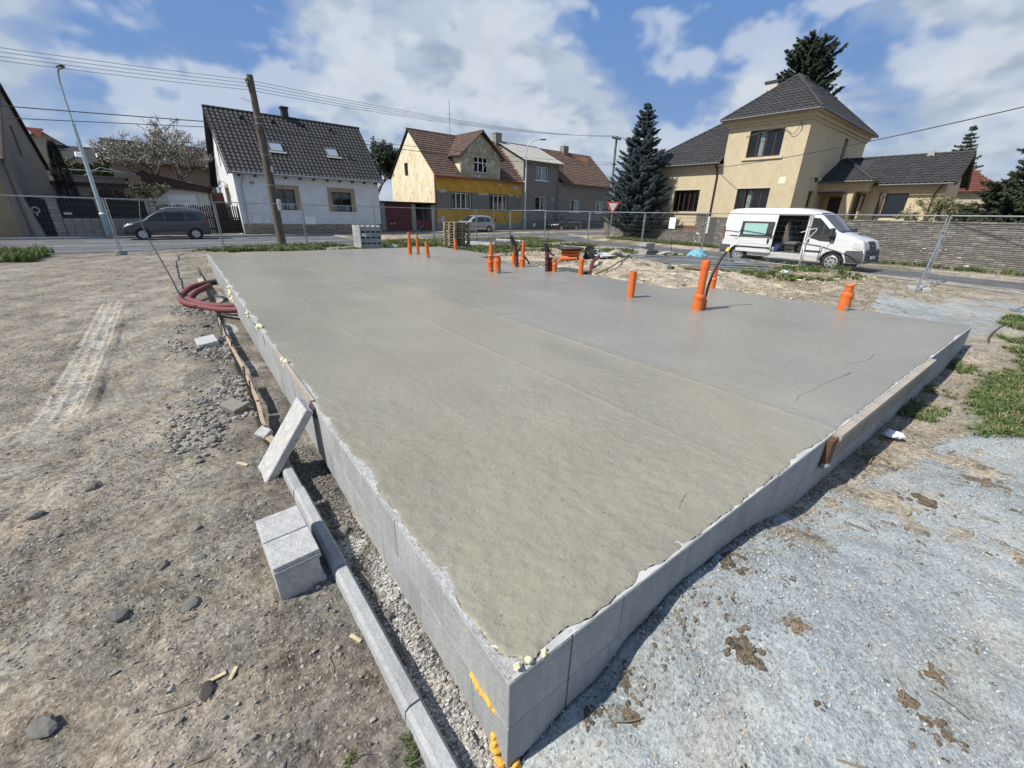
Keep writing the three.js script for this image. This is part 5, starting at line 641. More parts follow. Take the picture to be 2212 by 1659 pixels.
// ───────── grey house, two storeys, corrugated roof ─────────
{
  const o = house('grey_house', 'grey rendered two-storey house with corrugated roof and white windows', 29.62, 1.8, .34), W = 5.75, E = 7.2, wm = M([.235, .22, .195], { map: rep(T.render, .5), roughness: .95 }); const u = [1.9, 5.3, 4.0, 6.72], l = [1.9, 2.13, 4.0, 3.58];
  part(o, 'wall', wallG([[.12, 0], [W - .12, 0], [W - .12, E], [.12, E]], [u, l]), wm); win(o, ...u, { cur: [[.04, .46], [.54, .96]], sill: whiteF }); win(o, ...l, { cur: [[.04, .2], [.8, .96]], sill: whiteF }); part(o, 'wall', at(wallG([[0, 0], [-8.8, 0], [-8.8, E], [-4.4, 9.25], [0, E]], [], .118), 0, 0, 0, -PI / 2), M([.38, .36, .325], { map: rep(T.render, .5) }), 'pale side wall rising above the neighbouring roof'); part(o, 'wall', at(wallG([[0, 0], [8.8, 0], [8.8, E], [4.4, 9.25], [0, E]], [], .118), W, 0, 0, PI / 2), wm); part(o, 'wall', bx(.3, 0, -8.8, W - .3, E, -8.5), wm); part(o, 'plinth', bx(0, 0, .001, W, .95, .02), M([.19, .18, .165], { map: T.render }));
  const corrS = (x0, x1, za, ya, zb, yb) => grid(150, 3, (i, j) => [mix(x0, x1, i), mix(ya, yb, j) + .035 * sin(i * (x1 - x0) / .18 * 2 * PI), mix(za, zb, j)]); const cm = M([.36, .355, .33], { map: rep(T.mottle, .4), side: THREE.DoubleSide, roughness: .95 }); part(o, 'corrugated_roof', corrS(-.35, W + .45, .5, 7.18, -4.4, 9.35), cm); part(o, 'corrugated_roof', corrS(-.35, W + .45, -4.4, 9.35, -9.2, 7.2), cm); part(o, 'ridge_cap', bar([-.36, 9.38, -4.4], [W + .46, 9.38, -4.4], .09), cm); part(o, 'fascia', bx(-.1, 7.0, .01, W + .3, 7.14, .38), M([.17, .14, .11]));
  const patch = M([.42, .40, .35], { map: T.mottle }), R = rng(72); for (const [x, y, w, h] of [[2.2, 7.0, 1.8, .35], [4.5, 6.9, .5, .3], [4.9, 3.4, .5, .5], [.2, 1.3, .6, .3]]) { const pts = []; for (let i = 0; i < 14; i++) { const a = i / 14 * 2 * PI, k = .6 + .6 * R(); pts.push([x + cos(a) * w / 2 * k, y + sin(a) * h / 2 * k]); } part(o, 'plaster_patch', at(uvm(prism(pts, .006)), 0, 0, .001), patch); }
  const fm = part(o, 'cellar_window', bx(1.55, .25, .021, 2.35, .78, .03), M([.05, .05, .05])); part(fm, 'broken_pane', bx(1.7, .3, .031, 2.2, .7, .036), M([.6, .62, .62])); pipeRun(o, 'downpipe', [[W + .25, 7.1, .4], [W - .15, 6.4, .1], [W - .15, .1, .1]], .05, M([.17, .17, .165])); part(o, 'eave_bracket', tube([[W + .3, 6.9, .35], [W + .1, 6.2, .5], [W - .05, 5.4, .2]], .03, 16), M([.1, .1, .1]));
}
{
  const o = house('brown_roofed_house', 'long low grey house with brown tiled roof beside the utility pole', 35.4, 1.8, .36), W = 10.6, E = 5.3, wm = M([.245, .23, .20], { map: rep(T.render, .5), roughness: .95 }); const a = [2.3, 2.0, 4.4, 3.45], b = [7.4, 1.98, 9.5, 3.4];
  part(o, 'wall', wallG([[0, 0], [W - .12, 0], [W - .12, E], [0, E]], [a, b]), wm); for (const q of [a, b]) win(o, ...q, { cur: [[.04, .3], [.7, .96]], sill: whiteF }); part(o, 'wall', at(wallG([[0, 0], [8.8, 0], [8.8, E], [4.4, 9.0], [0, E]], [], .118), W, 0, 0, PI / 2), wm); part(o, 'wall', bx(.0, 0, -8.8, W - .3, E, -8.5), wm); part(o, 'plinth', bx(0, 0, .001, W, 1.0, .02), M([.15, .145, .14], { map: T.render }));
  const ez = .4, ey = 5.2, rz = -4.4, ry = 9.25, U = [0, ry - ey, rz - ez]; const bt = [[.21, .125, .085], [.18, .115, .085], [.25, .15, .10]].map(c => M(c, { map: T.tile })); tiles(o, [.45, ey, ez], [W + .2, ey, ez], U, hypot(U[1], U[2]), flatTile, .24, .33, bt, null, 300); part(o, 'roof_deck', poly([[[.42, ey, ez], [W + .2, ey, ez], [W + .2, ry, rz], [.42, ry, rz]], [[.42, ry, rz], [W + .2, ry, rz], [W + .2, ey, -9.2], [.42, ey, -9.2]]]), bt[1]); caps(o, [.5, ry, rz], [W + .2, ry, rz], bt); part(o, 'gutter', bar([.4, ey - .06, ez + .05], [W + .2, ey - .06, ez + .05], .06), M([.12, .11, .1])); part(o, 'chimney', bx(4.9, 9.0, -4.7, 5.8, 10.0, -4.0), M([.26, .23, .20], { map: T.render }));
  const m = part(o, 'roof_patch', at(uvm(cbox(1.4, .03, .9, .01)), 0, 0, 0), M([.42, .15, .07], { map: T.tile })); m.position.set(8.6, ey + .83 * (ry - ey) + .06, ez + .83 * (rz - ez)); m.rotation.x = Math.atan2(ry - ey, ez - rz);
}
// ───────── garage between the houses, shed behind ─────────
{
  const o = house('red_garage', 'low garage with dark red double door between white and yellow houses', 12.4, 1.75, .3), red = M([.105, .012, .016], { roughness: .55 }), wm = M([.36, .34, .30], { map: T.render }), dk = M([.07, .03, .025]);
  part(o, 'wall', bx(0, 0, -.3, .42, 2.42, 0), wm); part(o, 'wall', bx(3.08, 0, -.3, 3.5, 2.32, 0), wm); part(o, 'wall', bx(5.2, 0, -.3, 5.62, 2.32, 0), wm); part(o, 'roof_edge', bx(-.1, 2.42, -5, 5.7, 2.52, .25), dk); for (let i = 0; i < 12; i++) part(o, 'door_board', bx(.425 + i * .2205, .04, -.14, .425 + i * .2205 + .212, 2.2, -.1), red); part(o, 'lintel', bx(.42, 2.21, -.28, 3.08, 2.42, -.02), dk); for (const x of [1.0, 1.32]) part(o, 'handle', at(uvm(cbox(.1, .14, .03, .006)), x, .62, -.08, 0, 0, .3), M([.65, .6, .55])); for (let i = 0; i < 7; i++) part(o, 'gate_board', bx(3.52 + i * .24, .05, -.12, 3.52 + i * .24 + .23, .98, -.08), red); part(o, 'back_wall', bx(.05, 0, -5, 5.6, 2.3, -4.7), M([.50, .42, .28], { map: T.peel })); part(o, 'side_wall', bx(5.3, 0, -4.7, 5.6, 2.3, -.3), wm); part(o, 'side_wall', bx(0, 0, -4.7, .3, 2.3, -.3), wm); part(o, 'post', bx(4.28, .98, -.12, 4.38, 2.4, -.06), dk); part(o, 'inner_door', bx(4.35, .2, -4.69, 4.85, 2.0, -4.66), red);
  const s = house('brown_shed', 'brown timber shed with dull roof glimpsed behind the garage', 11.9, 7.5, .3); const sw = M([.07, .05, .04], { map: T.wood }); for (let i = 0; i < 14; i++) part(s, 'wall_board', bx(i * .2, 0, 0, i * .2 + .195, 3.4, .04), sw); part(s, 'wall', bx(0, 0, -4, 2.8, 3.38, -.002), sw); part(s, 'roof', poly([[[-.3, 3.3, .4], [3.1, 3.3, .4], [3.1, 5.2, -2.6], [-.3, 5.2, -2.6]], [[-.3, 5.2, -2.6], [3.1, 5.2, -2.6], [3.1, 3.4, -5], [-.3, 3.4, -5]]]), M([.13, .12, .105], { map: T.tile }));
}
// ───────── left side of the street ─────────
{
  const o = thing('grey_gable_house', 'weathered grey gabled house at the left edge of the picture', 'house', [-7.31, .2, -35.35], -3 * PI / 180); const wm = M([.27, .245, .21], { map: rep(T.render, .25), roughness: .96, bumpMap: T.renderB, bumpScale: .01 }), D = 8.0, sl = [3.55, 4.35, 4.05, 5.9];
  part(o, 'gable_wall', at(wallG([[0, 0], [-D, 0], [-D, 4.1], [-D / 2, 8.05], [0, 4.1]].map(([a, b]) => [-a, b]), [[sl[0], sl[1], sl[2], sl[3]]]), 0, 0, 0, PI / 2), wm); part(o, 'front_wall', bx(-8, 0, -.3, -.31, 4.1, 0), M([.34, .26, .16], { map: rep(T.render, .3) }), 'ochre front wall'); part(o, 'back_wall', bx(-8, 0, -D, -.31, 4.1, -D + .3), wm); { const m = win(o, sl[0], sl[1], sl[2], sl[3], { fm: M([.1, .09, .08]), v: [], f: .05 }); m.rotation.y = PI / 2; m.position.set(0, 0, 0); }
  part(o, 'roof', poly([[[.15, 3.9, .3], [.15, 8.2, -4], [-8.2, 8.2, -4], [-8.2, 3.9, .3]], [[.15, 8.2, -4], [.15, 3.85, -8.3], [-8.2, 3.85, -8.3], [-8.2, 8.2, -4]]]), brownTile[2]); part(o, 'verge', at(uvm(prism([[0, 8.2], [0, 8.02], [4.3, 3.68], [4.3, 3.86]], .06)), 0, 0, 0, PI / 2).translate(.12, 0, -4), M([.06, .05, .045])); part(o, 'verge', at(uvm(prism([[0, 8.2], [0, 8.02], [-4.3, 3.72], [-4.3, 3.9]], .06)), 0, 0, 0, PI / 2).translate(.12, 0, -4), M([.06, .05, .045])); pipeRun(o, 'downpipe', [[.06, 4.0, .12], [.08, .05, .12]], .05, M([.10, .08, .06])); part(o, 'buttress', uvm(at(prism([[0, 0], [.5, 0], [.12, 2.4], [0, 2.4]], .35), .02, 0, -.5)), M([.36, .33, .28], { map: T.render }));
}
{
  const o = house('garden_wall', 'pale block garden wall with pillars and black sheet infill on the left', -9.4, .5, .2); o.userData.category = 'wall'; const bs = [[.36, .33, .285], [.40, .37, .32], [.33, .30, .26]].map(c => M(c, { map: T.block, roughness: .95 })), blk = M([.008, .008, .009], { roughness: .75 }), R = rng(41), l = [];
  const pil = (x, h) => { for (let j = 0; j < Math.round(h / .21); j++) l.push({ g: uvm(cbox(.41, .2, .38, .012)), k: floor(R() * 3), m: mat4(x, .105 + j * .21, -.02) }); part(o, 'pillar_cap', at(uvm(cbox(.5, .08, .46, .015)), x, h + .05, -.02), bs[1]); }; pil(1.32, 2.1); pil(3.35, 2.05); pil(5.7, 2.05);
  for (let j = 0; j < 5; j++) for (let x = 1.54; x < 5.48; x += .4) if (!(x > 3.05 && x < 3.5)) l.push({ g: uvm(cbox(.392, .196, .24, .012)), k: floor(R() * 3), m: mat4(x + .2 - (j % 2) * .0, .1 + j * .2, 0) }); pieces(o, 'wall_block', l, bs, 300);
  for (const [a, b] of [[1.56, 3.12], [3.58, 5.46]]) { part(o, 'infill_sheet', bx(a, 1.02, -.03, b, 1.98, 0), blk, 'black opaque infill'); part(o, 'infill_rail', bx(a, 1.98, -.05, b, 2.04, .02), blk); } for (let i = 0; i < 3; i++) part(o, 'letter_slot', bx(1.66, 1.2 + i * .22, .003, 2.0, 1.32 + i * .22, .05), i === 0 ? M([.5, .48, .44]) : blk);
  const g = house('black_gate', 'black arched metal gate with pale wreath', -9.4, .45, .2); g.userData.category = 'gate'; const pts = [[.06, .03], [1.08, .03], [1.08, 1.95], [.85, 2.06], [.55, 2.1], [.28, 2.05], [.06, 1.92]]; part(g, 'leaf', uvm(at(prism(pts, .05), 0, 0, -.05)), blk); const wr = part(g, 'wreath', at(new THREE.TorusGeometry(.15, .045, 8, 18), .58, 1.42, .04), M([.52, .48, .42], { map: T.grit })); part(wr, 'ribbon', bx(.55, 1.12, .02, .61, 1.28, .05), M([.55, .5, .45]));
  // wooden picket fence by the white house
  const pf = house('picket_fence', 'dark wooden picket fence between minivan and white house', -3.4, .55, .2); pf.userData.category = 'fence'; const wd = M([.022, .015, .012], { map: T.wood, roughness: .85 }); for (let i = 0; i < 36; i++) { const x = .06 + i * .126, top = 1.72 + .14 * abs(sin(i * .52)); part(pf, 'picket', uvm(at(prism([[-.04, .1], [.04, .1], [.04, top], [0, top + .1], [-.04, top]], .025), x, 0, 0)), wd); } for (const y of [.35, 1.05]) part(pf, 'rail', bx(0, y, -.05, 4.55, y + .09, -.003), wd); part(pf, 'lower_board', bx(2.9, .08, .028, 4.5, 1.0, .05), wd); part(pf, 'post', bx(4.52, 0, -.08, 4.6, 2.05, .02), wd);
}
{
  // small white garage with brown board fascia
  const o = house('white_garage', 'small white garage with brown sloping fascia behind the minivan', -3.4, 4, .2), wm = M([.66, .65, .62], { map: T.render }); const fa = M([.05, .03, .022], { map: T.wood }); part(o, 'wall', wallG([[0, 0], [3.4, 0], [3.4, 2.9], [0, 3.3]], [[.95, 0, 2.75, 2.65]]), wm); part(o, 'garage_door', bx(.95, 0, -.2, 2.75, 2.65, -.15), M([.70, .73, .77])); for (let i = 1; i < 5; i++) part(o, 'door_rib', bx(.96, i * .53, -.149, 2.74, i * .53 + .03, -.13), M([.60, .63, .67])); part(o, 'fascia', uvm(at(prism([[-.25, 3.1], [3.65, 2.72], [3.65, 3.02], [-.25, 3.92]], .1), 0, 0, .2)), fa); part(o, 'roof', poly([[[-.3, 3.95, .35], [3.75, 3.05, .35], [3.75, 3.05, -5], [-.3, 3.95, -5]]]), M([.05, .045, .045])); part(o, 'wall', bx(0, 0, -5, .3, 3.2, -.31), wm); part(o, 'wall', bx(3.1, 0, -5, 3.4, 2.8, -.31), M([.18, .08, .06], { map: T.tile })); pipeRun(o, 'downpipe', [[3.75, 2.95, .3], [3.5, 2.6, .12], [3.5, .1, .12]], .045, M([.35, .36, .36])); part(o, 'gutter_end', bx(3.4, 2.9, .1, 3.7, 3.25, .3), M([.10, .03, .025]));
  // brick yard wall beside it
  const b = house('red_brick_wall', 'dark red brick wall glimpsed between garage and white house', -.2, 5.5, .2); b.userData.category = 'wall'; const R = rng(44), l = [], ms = [[.12, .045, .035], [.09, .04, .035]].map(c => M(c)); for (let j = 0; j < 34; j++) for (let i = 0; i < 5; i++) l.push({ g: uvm(cbox(.265, .07, .12, .006)), k: floor(R() * 2), m: mat4(.14 + i * .275 + (j % 2) * .1, .04 + j * .082, 0) }); pieces(b, 'brick', l, ms, 200); part(b, 'mortar', bx(0, 0, -.08, 1.5, 2.85, .05), M([.14, .12, .11]));
  // brown roofed house behind the blossom
  const h = house('brown_gable_house', 'brown roofed house half hidden behind the blossoming tree', -5.2, 16, .2); const wl = M([.36, .27, .20], { map: T.render }); part(h, 'wall', bx(.3, 0, -7, 7.2, 5.4, -.1), wl); part(h, 'gable_wall', at(wallG([[0, 0], [7, 0], [7, 5.4], [3.5, 7.15], [0, 5.4]]), 7.5, 0, 0, PI / 2), wl); { const A = [.0, 5.2, .45], B = [7.75, 5.2, .45], U = [0, 2.05, -3.95]; const bt = [[.055, .034, .028], [.066, .04, .033]].map(c => M(c, { map: T.tile })); tiles(h, A, B, U, 4.45, flatTile, .3, .36, bt, null, 200); part(h, 'roof_deck', poly([[A, B, [7.75, 7.25, -3.5], [0, 7.25, -3.5]], [[0, 7.25, -3.5], [7.75, 7.25, -3.5], [7.75, 5.2, -7.5], [0, 5.2, -7.5]]]), bt[0]); } { const m = win(h, 3.2, 5.6, 3.7, 6.6, { v: [], fm: brownF }); m.rotation.y = PI / 2; m.position.set(7.5, 0, 0); } for (const x of [2, 4.6]) win(h, x, 2.6, x + 1.0, 3.9, { v: [.5] }).position.z = .06;
  // flat-roofed annexe with rail
  const lo = house('flat_annexe', 'low flat-roofed outbuilding with dark roof edge behind the garden wall', -8.6, 8, .2); part(lo, 'wall', bx(0, 0, -5, 5.4, 3.0, 0), M([.34, .30, .25], { map: T.render })); part(lo, 'roof_edge', bx(-.2, 3.0, -5.2, 5.6, 3.22, .3), M([.03, .03, .032])); part(lo, 'upper_wall', bx(.4, 3.22, -5, 4.2, 3.62, -1), M([.42, .32, .26], { map: T.render })); part(lo, 'upper_roof', bx(.2, 3.62, -5.1, 4.4, 3.72, -.9), M([.20, .24, .26])); const rl = M([.35, .48, .48]); part(lo, 'rail', [bar([.3, 4.05, -1], [4.4, 4.05, -1], .025), bar([2, 3.7, -1], [3, 4.3, -1], .025), bar([3, 4.3, -1], [5.2, 3.8, -1], .025)], rl); for (const x of [.6, 2.6]) win(lo, x, 1.6, x + .9, 2.6, { v: [.5], fm: M([.3, .28, .25]) }).position.z = .21;
  part(lo, 'rubble_pier', uvm(at(prism([[.6, 0], [2.4, 0], [2.2, 2.4], [1.2, 2.2]], .4), 0, 0, 2)), M([.28, .23, .18], { map: T.grit }));
  // two more roofs farther up the hill
  const f = house('red_roofed_house', 'distant house with bright red roof at the far left', -11.9, 35, .75); part(f, 'wall', bx(.4, 0, -7, 5, 6.2, 0), M([.46, .40, .33], { map: T.render })); part(f, 'gable', uvm(at(prism([[.4, 6.2], [5, 6.2], [2.2, 8.4], [1.6, 8.4]], .3), 0, 0, -.3)), M([.46, .40, .33], { map: T.render })); const rt = [[.36, .10, .065], [.30, .085, .055]].map(c => M(c, { map: T.tile })); part(f, 'roof', poly([[[2.0, 8.5, .3], [5.4, 6.0, .3], [5.4, 6.0, -7], [2.2, 8.5, -6]], [[2.0, 8.5, .3], [2.2, 8.5, -6], [-.5, 6.0, -7], [-.5, 6.0, .3]]]), rt[0]); part(f, 'hip', poly([[[1.0, 8.55, .35], [2.5, 8.55, .35], [2.05, 7.6, .9]]]), rt[1]);
  const g = house('skylit_house', 'distant ochre house with dark roof and two white skylights', -8.8, 32, .55); part(g, 'wall', bx(0, 0, -6, 4.4, 5.5, -.1), M([.42, .36, .22], { map: T.render })); part(g, 'gable', at(wallG([[0, 0], [-6, 0], [-6, 5.5], [-3, 7.3], [0, 5.5]]), 0, 0, 0, -PI / 2), M([.42, .36, .22], { map: T.render })); part(g, 'roof', poly([[[-.25, 5.35, .4], [5, 5.35, .4], [5, 7.35, -3], [-.25, 7.35, -3]], [[-.25, 7.35, -3], [5, 7.35, -3], [5, 5.35, -6.4], [-.25, 5.35, -6.4]]]), M([.045, .043, .045], { map: T.tile })); part(g, 'chimney', bx(1.6, 7.0, -3.3, 2.0, 7.9, -2.9), M([.3, .27, .24])); for (const x of [1.6, 3.3]) { const m = part(g, 'skylight', uvm(cbox(.8, 1.0, .06, .01)), whiteF); m.position.set(x, 6.45, -1.4); m.rotation.x = -(PI / 2 - Math.atan2(2, 3.4)); part(m, 'pane', bx(-.3, -.4, .031, .3, .4, .036), M([.30, .34, .38], { roughness: .05 })); }
}
// ───────── cream villa with tower ─────────
{
  const o = thing('cream_villa', 'cream rendered villa with square tower and charcoal tiled roofs', 'house', [30.91, .2, -16.6], -87 * PI / 180); const wm = M([.64, .545, .365], { map: rep(T.render, .6), bumpMap: T.renderB, bumpScale: .008, roughness: .96 }), trim = M([.66, .58, .40], { map: T.render }), cor = M([.60, .515, .35], { map: T.render }), brownS = M([.20, .10, .065], { map: T.render });
  const W = 4.9, E = 7.85, D = 12.6, up = [1.43, 5.6, 3.53, 7.17], lo = [1.35, 2.2, 3.45, 3.72], lw = [-3.42, 2.23, -1.35, 3.73];
  part(o, 'tower_wall', wallG([[.3, 0], [W - .3, 0], [W - .3, E], [.3, E]], [up, lo]), wm, 'sunlit front of the tower'); const sw = [7.3, 5.5, 8.1, 7.25], sw2 = [2.7, 1.9, 3.7, 3.65]; part(o, 'tower_side_wall', at(wallG([[0, 0], [D, 0], [D, E], [0, E]], [sw, sw2], .299), W, 0, 0, PI / 2), wm, 'shaded side of the tower'); part(o, 'tower_wall', bx(0, 0, -D, .299, E, 0), wm); part(o, 'tower_wall', bx(.31, 0, -D, W - .31, E, -D + .3), wm);
  // side openings face +x of the tower: windows built in that plane
  for (const a of [sw, sw2]) { const m = win(o, a[0], a[1], a[2], a[3], { fm: brownF, v: [], f: .06, back: .16 }); m.rotation.y = PI / 2; m.position.x = W; }
  for (const q of [up, lo]) { win(o, ...q, { fm: brownF, v: [.25, .5, .75], f: .075, back: .16, cur: [[.3, .42]] }); } part(o, 'window_sill', bx(up[0] - .2, up[1] - .16, .001, up[2] + .2, up[1] - .02, .09), trim); part(o, 'window_reveal', [bx(up[0] - .1, up[1] - .02, .001, up[0], up[3] + .1, .014), bx(up[0], up[3], .001, up[2] + .08, up[3] + .1, .014)], trim); part(o, 'window_reveal', [bx(lo[0] - .1, lo[1] - .02, .001, lo[0], lo[3] + .1, .014), bx(lo[0], lo[3], .001, lo[2] + .1, lo[3] + .1, .014)], trim); part(o, 'wall_plaque', bx(3.85, 3.95, .001, 4.25, 4.35, .012), M([.74, .68, .50]));
  // stepped cornice under the tower eaves
  const ring = (y0, y1, p) => [bx(-p, y0, .001, W + p, y1, p), bx(W + .001, y0, -D - p, W + p, y1, 0), bx(-p, y0, -D - p, -.001, y1, 0)]; part(o, 'cornice', ring(E - .42, E - .25, .08), cor); part(o, 'cornice', ring(E - .25, E - .02, .2), cor);
  // tower roof: hipped
  const ov = .48, ey = E + .05, ry = 10.55, zr0 = -2.95, zr1 = -9.2, cx = W / 2, zf = ov, zb = -D - ov, xl = -ov, xr = W + ov; const Ff = [xr - cx, ry - ey];
  { const U = [0, ry - ey, zr0 - zf], ln = hypot(U[1], U[2]), Wd = xr - xl; tiles(o, [xl, ey, zf], [xr, ey, zf], U, ln, waveTile, .3, .335, darkTile, (s, t) => { const k = t / ln * Wd / 2; return s > k - .12 && s < Wd - k + .12; }, 200); }
  { const U = [cx - xr, ry - ey, 0], ln = hypot(U[0], U[1]), Ld = zf - zb; tiles(o, [xr, ey, zf], [xr, ey, zb], U, ln, waveTile, .3, .335, darkTile, (s, t) => { const f = t / ln; return s > f * (zf - zr0) - .12 && s < Ld - f * (zr1 - zb) + .12; }, 200); }
  part(o, 'roof_deck', poly([[[xl, ey, zf], [xr, ey, zf], [cx, ry, zr0]], [[xr, ey, zf], [xr, ey, zb], [cx, ry, zr1], [cx, ry, zr0]], [[xl, ey, zb], [xl, ey, zf], [cx, ry, zr0], [cx, ry, zr1]], [[xr, ey, zb], [xl, ey, zb], [cx, ry, zr1]]]), darkTile[0]); part(o, 'eave_soffit', bx(xl + .02, ey - .06, zb + .02, xr - .02, ey - .02, zf - .02), trim);
  for (const [a, b] of [[[xr, ey + .04, zf], [cx, ry + .05, zr0]], [[xl, ey + .04, zf], [cx, ry + .05, zr0]], [[cx, ry + .05, zr0], [cx, ry + .05, zr1]], [[xr, ey + .04, zb], [cx, ry + .05, zr1]]]) caps(o, a, b, darkTile); part(o, 'gutter', bar([xl, ey - .02, zf + .05], [xr, ey - .02, zf + .05], .065), gutterM); part(o, 'gutter', bar([xr + .05, ey - .02, zf], [xr + .05, ey - .02, zb], .065), gutterM);
  part(o, 'chimney', bx(-.1, 9.3, -4.9, .7, 10.75, -4.3), M([.62, .60, .55], { map: T.render })); part(o, 'chimney_cap', bx(-.16, 10.75, -4.96, .76, 10.9, -4.24), darkTile[0]); for (const [x, y, z] of [[1.3, 9.55, -1.72], [3.4, 9.95, -5], [3.45, 9.9, -6.4], [3.5, 9.85, -7.8]]) part(o, 'tile_vent', at(uvm(prism([[-.1, 0], [.1, 0], [0, .14]], .2)), x, y, z), darkTile[2]);
  // left wing
  const LX = -6.6, le = 5.35; part(o, 'wing_wall', wallG([[LX, 0], [-.001, 0], [-.001, le], [LX, le]], [lw]), wm); win(o, ...lw, { fm: brownF, v: [.2, .4, .6, .8], f: .06, back: .18 }); part(o, 'window_sill', bx(lw[0] - .2, lw[1] - .16, .001, lw[2] + .2, lw[1] - .02, .09), trim); part(o, 'window_reveal', [bx(lw[0] - .1, lw[1] - .02, .001, lw[0], lw[3] + .08, .014), bx(lw[0], lw[3], .001, lw[2] + .08, lw[3] + .08, .014)], trim); part(o, 'wing_wall', bx(LX, 0, -9, LX + .3, le, -.31), wm); part(o, 'wing_wall', bx(LX + .31, 0, -9, -.01, le, -8.7), wm); part(o, 'brown_plinth', bx(LX, .9, .001, 0, 1.25, .02), brownS); part(o, 'cornice', bx(LX - .1, le - .4, .001, -.001, le - .22, .08), cor); part(o, 'cornice', bx(LX - .1, le - .22, .001, -.001, le - .02, .18), cor);
  { const y0 = le + .05, z0 = .45, rzL = -4.3, ryL = 8.7, U = [0, ryL - y0, rzL - z0], ln = hypot(U[1], U[2]), x0 = LX - .45; tiles(o, [x0, y0, z0], [-.02, y0, z0], U, ln, waveTile, .3, .335, darkTile, (s, t) => s > t / ln * 4.75 - .1, 260); part(o, 'roof_deck', poly([[[x0, y0, z0], [-.01, y0, z0], [-.01, ryL, rzL], [x0 + 4.75, ryL, rzL]], [[x0, y0, -9.4], [x0, y0, z0], [x0 + 4.75, ryL, rzL]], [[-.01, y0, -9.4], [x0, y0, -9.4], [x0 + 4.75, ryL, rzL], [-.01, ryL, rzL]]]), darkTile[0]); caps(o, [x0, y0 + .04, z0], [x0 + 4.75, ryL + .05, rzL], darkTile); part(o, 'gutter', bar([x0, y0 - .03, z0 + .05], [-.02, y0 - .03, z0 + .05], .065), gutterM); }
  const bp = M([.035, .018, .014], { roughness: .5 }); pipeRun(o, 'downpipe', [[-.35, le + .0, .45], [-.3, le - .35, .12], [-.25, le - .8, .08], [-.25, .1, .08]], .055, bp);
  // power bracket at the tower corner
  part(o, 'cable_bracket', [bar([4.4, 7.25, .02], [4.4, 7.25, .25], .025), bar([4.4, 7.1, .2], [4.4, 7.4, .2], .03)], M([.12, .07, .05])); part(o, 'cable_loop', tube([[4.4, 7.2, .2], [4.25, 6.85, .16], [4.0, 6.72, .12], [3.75, 6.95, .1], [3.3, 7.12, .08], [1.2, 6.85, .05]], .014, 50), M([.12, .10, .08]));
  // porch and right wing
  const pz = -4.5, px1 = 7.5, pe = 4.1; part(o, 'porch_wall', [bx(6.42, 0, pz - .6, 6.98, pe, pz)], wm, 'pier of the porch'); part(o, 'porch_wall', bx(W + .01, 0, pz - 2.1, 7.2, pe, pz - 1.8), wm); part(o, 'porch_lintel', bx(W + .01, pe - .45, pz - 1.79, 7.6, pe, pz - .02), wm); part(o, 'porch_cornice', bx(W + .01, pe - .02, pz - 1.8, px1 + .25, pe + .12, pz + .2), cor); part(o, 'front_door', bx(5.25, .4, pz - 1.79, 6.3, 3.35, pz - 1.72), M([.03, .015, .012], { roughness: .4 })); part(o, 'door_canopy', uvm(at(prism([[-.0, 0], [0, .06], [-1.0, -.16], [-1.0, -.22]], 1.9), 0, 0, 0, PI / 2).translate(4.75, 3.75, pz - .9)), M([.10, .105, .10])); part(o, 'porch_wall', bx(7.2, 0, pz - 1.6, 7.5, pe - .46, pz - .9), wm); { const m = win(o, -.55, 1.9, .15, 3.5, { fm: brownF, v: [] }); m.rotation.y = -.9; m.position.set(7.3, 0, pz - .62); } part(o, 'wall_lantern', [bar([W + .01, 4.35, -2.6], [W + .28, 4.45, -2.6], .02), at(cyl(.06, .11, .26, 8), W + .28, 4.25, -2.6)], M([.03, .03, .03])); part(o, 'meter_box', bx(W + .005, 4.15, -4.3, W + .1, 4.45, -4.05), M([.7, .7, .68]));
  const wz = -5.9, wx0 = 7.5, wx1 = 11.25, we = 4.05, wr = 5.95, wzr = -8.7, ww = [8.45, 2.05, 9.6, 3.55]; part(o, 'wing_wall', wallG([[wx0 - .4, 0], [wx1 - .12, 0], [wx1 - .12, we], [wx0 - .4, we]], [ww]).translate(0, 0, wz), wm, 'low right wing'); { const m = win(o, ...ww, { fm: brownF, v: [], f: .07, back: .16 }); m.position.z = wz; } part(o, 'window_sill', bx(ww[0] - .25, ww[1] - .14, wz + .001, ww[2] + .3, ww[1] - .02, wz + .09), trim); part(o, 'cornice', bx(wx0 - .3, we - .3, wz + .001, wx1, we - .02, wz + .14), cor); part(o, 'gable_wall', at(wallG([[0, 0], [5.6, 0], [5.6, we], [2.8, wr - .12], [0, we]], [], .118), wx1, 0, wz, PI / 2), wm); part(o, 'wing_wall', bx(W, 0, wz - 5.6, wx1 - .3, we, wz - 5.3), wm);
